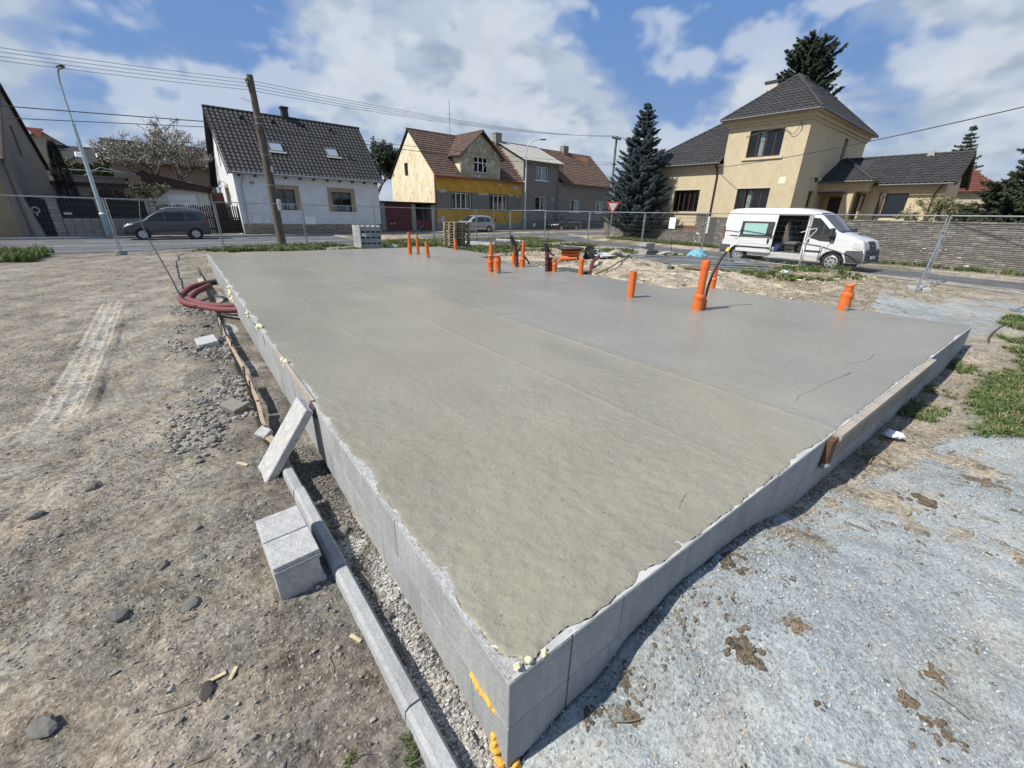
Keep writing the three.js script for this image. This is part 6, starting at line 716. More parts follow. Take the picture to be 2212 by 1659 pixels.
  { const y0 = we + .02, z0 = wz + .5, U = [0, wr - y0, wzr - z0], ln = hypot(U[1], U[2]); tiles(o, [wx0 - .8, y0, z0], [wx1 + .35, y0, z0], U, ln, waveTile, .3, .335, darkTile, null, 200); part(o, 'roof_deck', poly([[[W, y0, z0], [wx1 + .35, y0, z0], [wx1 + .35, wr, wzr], [W, wr, wzr]], [[W, wr, wzr], [wx1 + .35, wr, wzr], [wx1 + .35, y0, -11.9], [W, y0, -11.9]]]), darkTile[0]); caps(o, [W, wr + .04, wzr], [wx1 + .36, wr + .04, wzr], darkTile); const bgm = M([.05, .028, .02]); part(o, 'bargeboard', bar([wx1 + .35, y0 - .08, z0], [wx1 + .35, wr - .08, wzr], .09, 4), bgm); part(o, 'bargeboard', bar([wx1 + .35, wr - .08, wzr], [wx1 + .35, y0 - .08, -11.9], .09, 4), bgm); part(o, 'gutter', bar([wx0 + .2, y0 - .05, z0 + .05], [wx1 + .3, y0 - .05, z0 + .05], .06), gutterM); pipeRun(o, 'downpipe', [[wx1 - .15, y0 - .1, z0], [wx1 - .45, we - .6, wz + .1], [wx1 - .5, .1, wz + .1]], .05, bp); part(o, 'vent_pipe', bx(9.4, 5.8, wzr - .2, 9.75, 6.15, wzr + .2), M([.35, .33, .3])); }
  { // porch roof: front slope and right slope meeting in a hip
    const y0 = pe + .14, z0 = pz + .45, x1 = px1 + .35, ry2 = 5.9, zt = -7.8, xt = 5.2; const U = [0, ry2 - y0, zt - z0], ln = hypot(U[1], U[2]), Wd = x1 - W - .01; tiles(o, [W + .01, y0, z0], [x1, y0, z0], U, ln, waveTile, .3, .335, darkTile, (s, t) => s < Wd - t / ln * (x1 - xt) + .1, 60); const U2 = [xt - x1, ry2 - y0, 0], l2 = hypot(U2[0], U2[1]); tiles(o, [x1, y0, z0], [x1, y0, zt], U2, l2, waveTile, .3, .335, darkTile, (s, t) => s > t / l2 * (z0 - zt) - .1, 60); part(o, 'roof_deck', poly([[[W + .01, y0, z0], [x1, y0, z0], [xt, ry2, zt], [W + .01, ry2, zt]], [[x1, y0, z0], [x1, y0, zt], [xt, ry2, zt]]]), darkTile[0]); caps(o, [x1, y0 + .05, z0], [xt, ry2 + .05, zt], darkTile); part(o, 'gutter', [bar([W + .01, y0 - .03, z0 + .05], [x1 + .04, y0 - .03, z0 + .05], .06), bar([x1 + .05, y0 - .03, z0], [x1 + .05, y0 - .03, z0 - 1.2], .06)], gutterM); }
}
// ───────── brick garden wall ─────────
{
  const o = thing('brick_wall', 'long grey-brown brick garden wall with pillars in front of the villa', 'wall', [30.9, .12, -25], -104.75 * PI / 180), R = rng(61), ms = [[.205, .195, .175], [.165, .155, .14], [.25, .235, .21], [.185, .17, .15], [.31, .295, .27]].map(c => M(c, { map: T.mottle, roughness: .96 })), l = [], gs = [...Array(6)].map((_, i) => uvm(cbox(.30, .062, .11, .008 + .003 * (i % 2)), 1, R() * 4, R() * 4)), core = M([.155, .145, .13], { map: T.grit });
  const cell = (x, y, w, z, d = 0) => l.push({ g: pick(gs, R), k: R() < .06 ? 4 : floor(R() * 4), m: mat4(x + (R() - .5) * .015, y, z + (R() - .5) * .024, (R() - .5) * .03, 0, (R() - .5) * .02, [w / .31, .92 + R() * .16, 1]) });
  const course = (s0, s1, h, z = 0) => { for (let j = 0; j < h / .078; j++) { let x = s0 - R() * .2; while (x < s1) { const w = .22 + R() * .16, a = max(x, s0), b = min(x + w, s1); if (b - a > .08) cell((a + b) / 2, .04 + j * .078, b - a, z); x += w; } } };
  course(10.6, 31.5, 1.86); course(-1.8, 8.7, .92); part(o, 'mortar_core', bx(10.6, 0, -.32, 31.5, 1.88, .03), core); part(o, 'mortar_core', bx(-1.8, 0, -.32, 8.7, .93, .03), core);
  for (const x of [-2.05, 3.95, 9.2]) { course(x - .42, x + .42, 2.08, .07); for (let j = 0; j < 26; j++) l.push({ g: gs[0], k: floor(R() * 4), m: mat4(x - .43, .04 + j * .078, -.12, PI / 2) }, { g: gs[0], k: floor(R() * 4), m: mat4(x + .43, .04 + j * .078, -.12, PI / 2) }); part(o, 'mortar_core', bx(x - .4, 0, -.32, x + .4, 2.08, .09), core); part(o, 'pillar_cap', at(uvm(cbox(1.0, .09, .6, .02)), x, 2.14, -.1), M([.26, .25, .235], { map: T.block })); }
  for (let x = 10.6; x < 31.4; x += .52) l.push({ g: uvm(cbox(.5, .07, .44, .015), 1, R() * 3, R() * 3), k: floor(R() * 3), m: mat4(x + .26, 1.91, -.13, 0, 0, (R() - .5) * .02) }); for (let x = -1.6; x < 8.6; x += .52) l.push({ g: uvm(cbox(.5, .06, .42, .012)), k: floor(R() * 3), m: mat4(x + .26, .965, -.13) });
  pieces(o, 'brick', l, ms, 300);
  const rl = M([.20, .19, .18], { roughness: .6 }); for (const [a, b] of [[-1.6, 3.5], [4.4, 8.75]]) for (const y of [1.1, 1.35, 1.6, 1.85]) part(o, 'rail', bar([a, y, -.12], [b, y, -.12], .016), rl); part(o, 'wicket_gate', bx(9.66, .05, -.14, 10.55, 1.95, -.08), M([.07, .07, .07])); for (let i = 0; i < 10; i++) part(o, 'white_brick', bx(9.70, .9 + i * .11, -.07, 9.9, .98 + i * .11, -.03), M([.66, .65, .62])); part(o, 'red_notice', bx(-.55, 1.3, -.1, .05, 1.62, -.085), M([.42, .07, .06])); const lime = M([.62, .61, .58]), Rl = rng(66); for (let i = 0; i < 26; i++) { const q = .02 + .05 * Rl(), x = pick([3.7, 9.1, 22 + Rl() * 1.4, 23 + Rl()], Rl) + (Rl() - .5) * .5; part(o, 'lime_stain', at(stone(Rl, .5, 1, .9).scale(q * 1.6, q, .012), x, .25 + .8 * Rl(), x < 10 && abs(x - 6.4) > 2 ? .135 : .072), lime); }
}
// house beyond the right-hand garden
{
  const f = thing('red_hipped_house', 'distant house with dull red hipped roof at the right', 'house', [58, .2, -9.5], -87 * PI / 180); const rt = [[.17, .055, .04], [.20, .065, .045]].map(c => M(c, { map: T.tile })); part(f, 'wall', bx(-1.5, 0, -7, 3.6, 4.55, 0), M([.48, .44, .33], { map: T.render })); { const ey = 4.5, ry = 6.9, a = [-2, ey, .5], b = [4.2, ey, .5], c = [4.2, ey, -7.5], d = [-2, ey, -7.5], p = [1.1, ry, -2.7], q = [1.1, ry, -4.5]; tiles(f, a, b, [0, 2.4, -3.2], 4, flatTile, .3, .36, rt, (s, t) => s > t / 4 * 3.1 && s < 6.2 - t / 4 * 3.1, 120); part(f, 'roof_deck', poly([[a, b, p], [b, c, q, p], [c, d, q], [d, a, p, q]]), rt[0]); } for (const x of [.2, 2.2]) win(f, x, 1.6, x + 1, 2.9, { v: [.5] }).position.z = .21;
  const s = thing('garden_shed', 'pale flat garden shed behind the right-hand shrubs', 'shed', [47, .2, -3.6], -87 * PI / 180); part(s, 'wall', bx(0, 0, -3, 3.4, 3.7, 0), M([.55, .52, .42], { map: T.render })); part(s, 'roof', bx(-.2, 3.7, -3.2, 3.6, 3.82, .25), M([.5, .5, .48])); part(s, 'door', bx(.6, 0, .001, 1.5, 2.0, .03), M([.3, .22, .14], { map: T.wood }));
}
// ───────── vehicles ─────────
const tyreM = M([.022, .022, .023], { roughness: .85 }), rimM = M([.52, .53, .54], { roughness: .35, metalness: .6 }), carGlass = M([.020, .024, .026], { roughness: .04 }), trimM = M([.03, .03, .031], { roughness: .6 }), lampM = M([.62, .63, .62], { roughness: .12 }), redLamp = M([.30, .012, .012], { roughness: .2 });
function fineTri(g, m) { g = g.toNonIndexed(); let t = [...g.attributes.position.array]; for (let k = 0; k < 6; k++) { const o = []; let cut = false; for (let i = 0; i < t.length; i += 9) { const v = [0, 3, 6].map(j => t.slice(i + j, i + j + 3)), e = [0, 1, 2].map(j => hypot(v[j][0] - v[(j + 1) % 3][0], v[j][1] - v[(j + 1) % 3][1])), q = e.indexOf(max(...e)); if (e[q] > m) { cut = true; const a = v[q], b = v[(q + 1) % 3], c = v[(q + 2) % 3], d = a.map((x, j) => (x + b[j]) / 2); o.push(...a, ...d, ...c, ...d, ...b, ...c); } else o.push(...v.flat()); } t = o; if (!cut) break; } const r = new THREE.BufferGeometry(); r.setAttribute('position', new THREE.Float32BufferAttribute(t, 3)); return r; }
const paint = (c, r = .32, k = {}) => new THREE.MeshPhysicalMaterial({ color: lin(...c), roughness: r, clearcoat: .8, clearcoatRoughness: .06, ...k });
function vehicle(name, label, cat, pos, turn, S) {   // local x runs from the nose (0) to the tail (L); z across; y up
  const o = thing(name, label, cat, pos, turn), { L, W, sill, belt, tum, wx, wr, r = .13 } = S; const top = x => { const t = S.top; if (x <= t[0][0]) return t[0][1]; for (let i = 1; i < t.length; i++) if (x <= t[i][0]) { const p0 = t[max(0, i - 2)], p1 = t[i - 1], p2 = t[i], p3 = t[min(t.length - 1, i + 1)], u = (x - p1[0]) / (p2[0] - p1[0] || 1), d = p2[0] - p1[0]; const sl = (a, b) => (b[1] - a[1]) / ((b[0] - a[0]) || 1), lim = (m, s) => s === 0 || m * s <= 0 ? 0 : Math.sign(m) * min(abs(m), 2.2 * abs(s)), s = sl(p1, p2), m1 = lim(sl(p0, p2), s) * d, m2 = lim(sl(p1, p3), s) * d; const u2 = u * u, u3 = u2 * u; return (2 * u3 - 3 * u2 + 1) * p1[1] + (u3 - 2 * u2 + u) * m1 + (-2 * u3 + 3 * u2) * p2[1] + (u3 - u2) * m2; } return t[t.length - 1][1]; };
  const hw = (x, y, raw) => { const T = top(x); let w = W / 2 * (1 - S.nose * (1 - ss(0, .75, x)) ** 2 - S.tail * (1 - ss(L, L - .6, x)) ** 2); w -= max(0, y - belt) * tum + .05 * ss(sill + .22, sill, y); const k = max(0, (y - (T - r)) / r); return raw ? w : w - r * (1 - Math.sqrt(max(0, 1 - k * k))) * .9; };
  const arch = x => { let b = sill; for (const c of wx) { const d = abs(x - c), R = wr * 1.22; if (d < R) b = max(b, wr + Math.sqrt(R * R - d * d) * .98); } return b; };
  const xs = [...new Set([...lines([[0, .14, .014], [.14, L - .14, .045], [L - .14, L, .014]]), ...(S.hole ? [S.hole[0], S.hole[2]] : []), ...wx.flatMap(c => [c - wr * 1.22, c + wr * 1.22, c - wr * 1.2, c + wr * 1.2])])].filter(x => x >= 0 && x <= L).sort((a, b) => a - b);
  const nv = 22, side = s => { const p = [], ix = []; xs.forEach(x => { const b = arch(x), t = top(x); for (let j = 0; j <= nv; j++) { let y = mix(min(b, t), t, j < nv * .8 ? j / nv / .8 * .86 : .86 + (j / nv - .8) / .2 * .14); if (S.hole && x >= S.hole[0] - .001 && x <= S.hole[2] + .001) { const [, h0, , h1] = S.hole, a = floor(nv * .2), c = floor(nv * .8); y = j <= a ? mix(b, h0, j / a) : j <= c ? mix(h0, h1, (j - a) / (c - a)) : mix(h1, t, (j - c) / (nv - c)); } p.push(x, y, s * hw(x, y)); } }); for (let i = 0; i < xs.length - 1; i++) for (let j = 0; j < nv; j++) { if (S.hole && s === S.holeSide && xs[i] >= S.hole[0] - .001 && xs[i + 1] <= S.hole[2] + .001 && j >= floor(nv * .2) && j < floor(nv * .8)) continue; const a = i * (nv + 1) + j, b = a + nv + 1; if (s > 0) ix.push(a, b, a + 1, b, b + 1, a + 1); else ix.push(a, a + 1, b, b, a + 1, b + 1); } const g = new THREE.BufferGeometry(); g.setAttribute('position', new THREE.Float32BufferAttribute(p, 3)); g.setIndex(ix); g.computeVertexNormals(); return g; };
  const crown = (x, v) => { const w = hw(x, top(x)); return [x, top(x) + (x > .3 && x < L - .1 ? .035 : 0) * (1 - v * v), w * v]; };
  const lid = grid(xs.length - 1, 10, (i, j, a) => crown(xs[a], j * 2 - 1)), tailW = grid(2, 10, (i, j) => [L, mix(sill, top(L), j), hw(L, mix(sill, top(L), j)) * (i * 2 - 1)]), noseW = grid(2, 6, (i, j) => [0, mix(sill, top(0), j), hw(0, mix(sill, top(0), j)) * (1 - i * 2)]);
  const body = part(o, 'body', [side(1), side(-1), lid, tailW, noseW].map(g => { g.deleteAttribute('uv'); return g; }), S.paint); body.material.side = THREE.DoubleSide; part(o, 'underbody', bx(.25, sill + .02, -W / 2 + .12, L - .2, sill + .06, W / 2 - .12), trimM);
  const onSide = (nm, pts, m, off = .007, sides = [1, -1], par = o) => sides.map(s => { const dense = []; pts.forEach((a, i) => { const b = pts[(i + 1) % pts.length], n = max(1, Math.ceil(hypot(b[0] - a[0], b[1] - a[1]) / .12)); for (let k = 0; k < n; k++) dense.push(new THREE.Vector2(mix(a[0], b[0], k / n), mix(a[1], b[1], k / n))); }); const g = fineTri(new THREE.ShapeGeometry(new THREE.Shape(dense)), .09), p = g.attributes.position; for (let i = 0; i < p.count; i++) p.setZ(i, s * (hw(p.getX(i), p.getY(i)) + off)); g.computeVertexNormals(); return part(par, nm, g, m); });
  const onTop = (nm, xa, xb, va, vb, m, off = .008, taper = 0, par = o) => { const g = grid(14, 10, (i, j) => { const x = mix(xa, xb, i), q = crown(x, mix(va, vb, j) * (1 - taper * i)), e = .01, n = new V3(-(top(x + e) - top(x - e)), 2 * e, 0).normalize(); return [q[0] + n.x * off, q[1] + n.y * off, q[2]]; }); g.deleteAttribute('uv'); return part(par, nm, g, m); };
  const yx = y => { for (const x of xs) if (top(x) >= y) return x; return 0; };
  wx.forEach(c => { for (const s of [1, -1]) { const w = part(o, 'wheel', new THREE.TorusGeometry(wr * .82, wr * .19, 12, 28).scale(1, 1, 1.35), tyreM); w.position.set(c, wr, s * (W / 2 - .12)); part(w, 'tyre_wall', cyl(wr * .84, wr * .84, .16, 28).rotateX(PI / 2), tyreM); part(w, 'rim', lathe([[.001, .095], [wr * .16, .095], [wr * .2, .085], [wr * .6, .088], [wr * .66, .098], [wr * .68, .07]], 30).rotateX(s * PI / 2), rimM); for (let k = 0; k < S.spokes; k++) { const a = k / S.spokes * 2 * PI; part(w, 'rim_slot', at(uvm(cbox(wr * .22, wr * .13, .02, .004)), cos(a) * wr * .46, sin(a) * wr * .46, s * .092, 0, 0, a + PI / 2), trimM); } part(w, 'hub', cyl(wr * .1, wr * .1, .02, 14).rotateX(PI / 2).translate(0, 0, s * .1), trimM); } part(o, 'wheel_well', at(cyl(wr * 1.2, wr * 1.2, W - .3, 24).rotateX(PI / 2), c, wr, 0), trimM); });
  return { o, onSide, onTop, hw, top, yx };
}
// white van, its side door slid open
{
  const S = { L: 5.55, W: 1.97, sill: .34, belt: 1.28, tum: .10, wx: [.98, 4.72], wr: .345, nose: .12, tail: .03, spokes: 8, r: .14, paint: paint([.68, .69, .70], .35), top: [[0, .56], [.015, .72], [.05, .86], [.10, 1.0], [.16, 1.12], [.35, 1.22], [1.0, 1.44], [1.25, 1.62], [1.72, 2.02], [1.9, 2.13], [2.25, 2.24], [2.8, 2.29], [4.6, 2.29], [5.3, 2.26], [5.48, 2.18], [5.55, 1.98]], hole: [2.12, .56, 3.42, 2.06], holeSide: -1 };
  // nose points to world +z, its right flank to the lens
  const { o, onSide, onTop, hw, yx } = vehicle('white_van', 'white panel van with its side door slid open and dark grey bumpers', 'van', [20.62, .145, -4.25], PI / 2 - .03, S);
  const grey = M([.075, .08, .085], { roughness: .6 }), inside = M([.03, .03, .032], { roughness: .9 });
  onSide('bumper', [[.005, .36], [.55, .36], [.545, .50], [.62, .72], [.56, .80], [.03, .82]], grey, .012); onTop('bumper', 0, yx(.80), -1, 1, grey, .012); part(o, 'bumper', bx(-.02, .36, -.8, .0, .56, .8), grey); onSide('bumper', [[5.12, .38], [5.55, .38], [5.55, .74], [5.12, .74]], grey, .012); part(o, 'bumper', bx(5.55, .38, -.93, 5.62, .74, .93), grey);
  onTop('grille', yx(.82), yx(1.10), -.46, .46, trimM, .014); for (const y of [.87, .95, 1.03]) onTop('grille_bar', yx(y), yx(y + .02), -.44, .44, grey, .022); const b = part(o, 'badge', at(new THREE.SphereGeometry(1, 20, 10).scale(.02, .045, .1), yx(.97) - .025, .97, 0), M([.20, .24, .34], { roughness: .25, metalness: .6 })); onTop('lower_grille', .0, yx(.66), -.55, .55, trimM, .02); part(o, 'number_plate', bx(-.045, .50, -.26, -.03, .61, .26), M([.70, .70, .68]));
  onSide('headlight', [[.06, .84], [.40, .90], [.42, 1.16], [.17, 1.12]], lampM, .014); onTop('headlight', yx(.84), yx(1.12), .50, .98, lampM, .014); onTop('headlight', yx(.84), yx(1.12), -.98, -.5, lampM, .014);
  onTop('windscreen', 1.02, 1.86, -.94, .94, carGlass, .008, .04); onTop('wiper_tray', .93, 1.03, -.92, .92, trimM, .010); onTop('bonnet_vent', .62, .78, .3, .8, trimM, .008); onTop('bonnet_line', .165, .18, -.9, .9, grey, .003);
  onSide('front_window', [[1.12, 1.36], [1.30, 1.30], [2.0, 1.26], [2.0, 1.95], [1.74, 1.93], [1.46, 1.68]], carGlass, .008); onSide('window_divider', [[1.50, 1.30], [1.55, 1.30], [1.55, 1.75], [1.50, 1.71]], trimM, .012); onSide('lower_window_trim', [[1.04, 1.20], [1.10, 1.36], [2.0, 1.27], [2.0, 1.22], [1.55, 1.10], [1.10, 1.08]], trimM, .010);
  onSide('door_seam', [[2.06, .50], [2.075, .50], [2.075, 2.0], [2.06, 2.0]], grey, .004); onSide('door_seam', [[1.28, .70], [1.295, .70], [1.16, 1.10], [1.145, 1.10]], grey, .004); onSide('side_strip', [[1.42, .66], [2.08, .66], [2.08, .73], [1.42, .73]], trimM, .014); onSide('side_strip', [[3.45, .66], [4.28, .66], [4.28, .73], [3.45, .73]], trimM, .014, [1]); onSide('wheel_arch_lip', [...Array(13)].map((_, i) => { const a = i / 12 * PI; return [.98 - cos(a) * .44, .345 + sin(a) * .44]; }).concat([...Array(13)].map((_, i) => { const a = PI - i / 12 * PI; return [.98 - cos(a) * .475, .345 + sin(a) * .475]; })), M([.70, .72, .74], { roughness: .4 }), .016);
  onSide('rear_panel_crease', [[3.5, 1.02], [5.4, 1.02], [5.4, 1.05], [3.5, 1.05]], S.paint, .012, [1]); onSide('indicator', [[1.10, 1.10], [1.17, 1.10], [1.17, 1.135], [1.10, 1.135]], lampM, .016); onSide('tail_light', [[5.49, .95], [5.55, .95], [5.55, 1.5], [5.50, 1.5]], redLamp, .010); onSide('door_handle', [[1.92, 1.02], [2.0, 1.02], [2.0, 1.15], [1.92, 1.15]], trimM, .018);
  for (const s of [1, -1]) { const m = part(o, 'mirror', at(uvm(cbox(.16, .34, .2, .04)), 1.16, 1.42, s * 1.13), trimM); part(m, 'mirror_arm', bx(1.14, 1.30, s * .95, 1.24, 1.36, s * 1.08), trimM); }
  // open doorway: lining, floor, seats and clothes seen inside
  part(o, 'cabin_lining', [bx(2.0, .5, .86, 5.4, .56, -.90), bx(2.0, .56, .88, 5.4, 2.1, .84), bx(2.0, 2.08, .84, 5.4, 2.12, -.74), bx(5.36, .56, -.84, 5.4, 2.08, .84), bx(3.44, .56, -.86, 5.36, 2.0, -.84)], inside); part(o, 'door_step', [bx(2.14, .50, -.97, 3.40, .56, -.88), bx(2.14, .565, -.9, 3.40, .60, -.6)], grey); part(o, 'door_jamb', [bx(2.11, .58, -.93, 2.15, 2.04, -.84), bx(3.39, .58, -.93, 3.43, 2.04, -.84), bx(2.14, 2.02, -.88, 3.40, 2.06, -.78)], M([.35, .36, .37]));
  const seat = M([.10, .105, .11], { roughness: .95 }); const sg = (x, z, ry) => { part(o, 'seat', at(uvm(cbox(.5, .16, .5, .05)), x, .92, z), seat); part(o, 'seat_back', at(uvm(cbox(.14, .72, .5, .06)), x + .22, 1.3, z, 0, 0, -.22), seat); part(o, 'seat_base', at(uvm(cbox(.4, .28, .4, .03)), x, .70, z), inside); }; sg(2.72, -.48); sg(2.72, .3); part(o, 'seat_back', at(uvm(cbox(.14, .8, .5, .06)), 2.12, 1.35, .35), M([.03, .035, .06])); part(o, 'seat_back', at(uvm(cbox(.14, .8, .5, .06)), 2.12, 1.35, -.35), M([.03, .035, .06])); part(o, 'far_window', bx(2.3, 1.3, .83, 3.1, 1.85, .838), M([.22, .24, .24], { roughness: .1 }));
  const R = rng(88); const jk = single('jacket', grid(14, 20, (i, j) => { const a = (i - .5) * 2, y = mix(1.78, .82, j), sp = .07 + .16 * j + .03 * sin(j * 9 + i * 7); return [a * sp, y, .05 * sin(a * 5 + j * 6) + (fb2(i * 6, j * 6, 3) - .5) * .07]; }), M([.17, .125, .085], { roughness: .95, side: THREE.DoubleSide }), 'brown jacket hung over the seat inside the open van', 'jacket'); { const p = o.localToWorld(new V3(2.96, 0, .66)); o.updateWorldMatrix(true, false); p.copy(new V3(2.98, 0, -.62).applyMatrix4(o.matrixWorld)); jk.position.copy(p); jk.rotation.y = PI / 2 + 1.4; }
  { o.updateWorldMatrix(true, false); const p = new V3(3.12, .68, -.72).applyMatrix4(o.matrixWorld), m = single('work_bag', at(stone(R, .7, 3, .7).scale(.30, .26, .2), 0, .02, 0), M([.02, .035, .10], { roughness: .9 }), 'dark blue bundle of clothes on the van floor', 'bag'); m.position.copy(p); const q = new V3(2.5, .63, -.78).applyMatrix4(o.matrixWorld), y = single('yellow_tool', uvm(cbox(.16, .03, .05, .01)), M([.6, .45, .03]), 'small yellow tool lying on the van step', 'tool'); y.position.copy(q); const w = new V3(3.3, .66, -.86).applyMatrix4(o.matrixWorld), c = single('white_tub', at(cyl(.06, .075, .15, 14), 0, .02, 0), M([.75, .75, .74]), 'white tub on the sill of the open van', 'tub'); c.position.copy(w); }
  // the sliding door, run back along the flank
  const dz = (x, y) => -hw(min(x, 4.9), y, true) - .085, dg = grid(10, 14, (i, j) => { const x = mix(3.30, 4.82, i), y = mix(.50, 2.04, j); return [x, y, dz(x, y) + .04 * (ss(.06, 0, i) + ss(.94, 1, i))]; }); dg.deleteAttribute('uv'); const door = part(o, 'sliding_door', dg, S.paint); const flat = (x0, y0, x1, y1, off) => { const g = grid(4, 4, (i, j) => { const x = mix(x0, x1, i), y = mix(y0, y1, j); return [x, y, dz(x, y) - off]; }); g.deleteAttribute('uv'); return g; };
  part(door, 'window_surround', flat(3.36, 1.14, 4.74, 1.76, .004), trimM); part(door, 'window_pane', flat(3.62, 1.22, 4.60, 1.68, .008), M([.30, .50, .46], { roughness: .12 }), 'mint tinted side window'); part(door, 'handle', uvm(at(cbox(.08, .2, .03, .01), 3.46, .98, dz(3.46, .98) - .01)), trimM); part(door, 'side_strip', flat(3.32, .66, 4.80, .73, .006), trimM); part(door, 'crease', flat(3.32, .84, 4.80, .86, .008), M([.6, .62, .64])); part(door, 'window_rail', flat(3.30, 1.10, 4.98, 1.13, .01), trimM); part(o, 'door_rail', bx(3.4, 1.12, -1.0, 5.2, 1.15, -.985), trimM);
}
// street cars
function streetCar(name, label, u, w, turn, S, ex) {
  const [x, z] = st(u, w), v = vehicle(name, label, 'car', [x, roadY(u, w) + .012, z], turn, S), { o, onSide, onTop, yx } = v; ex(v, S); return v;
}
streetCar('grey_minivan', 'dark grey minivan parked on the left side of the street', -5.35, -2.55, TH, { L: 4.1, W: 1.76, sill: .26, belt: .98, tum: .22, wx: [.82, 3.32], wr: .305, nose: .16, tail: .06, spokes: 6, r: .12, paint: paint([.03, .036, .04], .4), top: [[0, .5], [.03, .66], [.12, .80], [.3, .90], [.95, 1.06], [1.35, 1.34], [1.7, 1.54], [2.2, 1.66], [3.2, 1.66], [3.85, 1.60], [4.02, 1.45], [4.08, 1.1], [4.1, .95]] }, ({ o, onSide, onTop, yx }, S) => {
  onTop('windscreen', 1.02, 1.66, -.9, .9, carGlass); onSide('front_window', [[1.02, 1.05], [1.95, 1.02], [1.95, 1.50], [1.72, 1.49], [1.32, 1.26]], carGlass); onSide('rear_window', [[2.02, 1.02], [2.95, 1.03], [2.95, 1.50], [2.02, 1.50]], carGlass); onSide('quarter_window', [[3.02, 1.03], [3.72, 1.08], [3.55, 1.44], [3.02, 1.50]], carGlass); onSide('bumper', [[.02, .28], [.42, .28], [.4, .42], [.02, .5]], trimM, .01); onSide('headlight', [[.10, .70], [.52, .86], [.45, .90], [.14, .80]], lampM, .012); onTop('grille', .005, yx(.66), -.6, .6, trimM, .012); onTop('headlight', yx(.68), yx(.82), .55, .97, lampM, .012); onSide('tail_light', [[3.92, .92], [4.07, .92], [4.0, 1.26], [3.9, 1.22]], redLamp, .012); onSide('side_strip', [[1.3, .50], [2.9, .52], [2.9, .57], [1.3, .55]], trimM, .012); onSide('door_seam', [[1.98, .35], [1.99, .35], [1.99, 1.0], [1.98, 1.0]], trimM, .004); for (const s of [1, -1]) { part(o, 'roof_rail', tube([[1.95, 1.66, s * .62], [2.2, 1.74, s * .61], [3.4, 1.74, s * .61], [3.75, 1.66, s * .6]], .018, 24), rimM); part(o, 'mirror', at(uvm(cbox(.14, .17, .2, .04)), 1.18, 1.08, s * .97), S.paint); }
  onTop('number_plate', .0, .012, -.25, .25, M([.7, .7, .68]), .02);
});
streetCar('silver_estate', 'silver people carrier parked before the ochre house', 18.6, -.75, TH, { L: 4.3, W: 1.74, sill: .28, belt: .92, tum: .24, wx: [.84, 3.54], wr: .31, nose: .18, tail: .08, spokes: 7, r: .14, paint: paint([.42, .44, .46], .3, { metalness: .35 }), top: [[0, .48], [.04, .64], [.16, .76], [.5, .86], [1.05, .98], [1.5, 1.30], [1.9, 1.50], [2.5, 1.60], [3.3, 1.58], [3.9, 1.46], [4.15, 1.15], [4.26, .95], [4.3, .8]] }, ({ o, onSide, onTop, yx }, S) => {
  onTop('windscreen', 1.12, 1.82, -.9, .9, carGlass); onSide('front_window', [[1.22, 1.0], [2.12, .98], [2.12, 1.42], [1.95, 1.41], [1.55, 1.22]], carGlass); onSide('rear_window', [[2.18, .98], [3.02, 1.0], [3.0, 1.43], [2.18, 1.43]], carGlass); onSide('quarter_window', [[3.09, 1.0], [3.75, 1.04], [3.6, 1.34], [3.07, 1.42]], carGlass); onSide('headlight', [[.10, .58], [.46, .72], [.44, .80], [.15, .74]], lampM, .012); onTop('headlight', yx(.60), yx(.73), .5, .97, lampM, .012); onTop('headlight', yx(.60), yx(.73), -.97, -.5, lampM, .012); onTop('grille', .005, yx(.58), -.6, .6, trimM, .012); onSide('tail_light', [[4.06, .86], [4.26, .84], [4.14, 1.12], [4.04, 1.1]], redLamp, .012); onSide('side_strip', [[1.25, .55], [3.1, .57], [3.1, .61], [1.25, .59]], trimM, .012); onSide('door_seam', [[2.15, .35], [2.16, .35], [2.16, 1.0], [2.15, 1.0]], trimM, .004); for (const s of [1, -1]) { part(o, 'mirror', at(uvm(cbox(.13, .15, .19, .04)), 1.32, 1.02, s * .95), S.paint); part(o, 'roof_rail', tube([[1.95, 1.55, s * .56], [2.4, 1.63, s * .56], [3.3, 1.62, s * .56], [3.7, 1.53, s * .55]], .016, 20), trimM); }
});
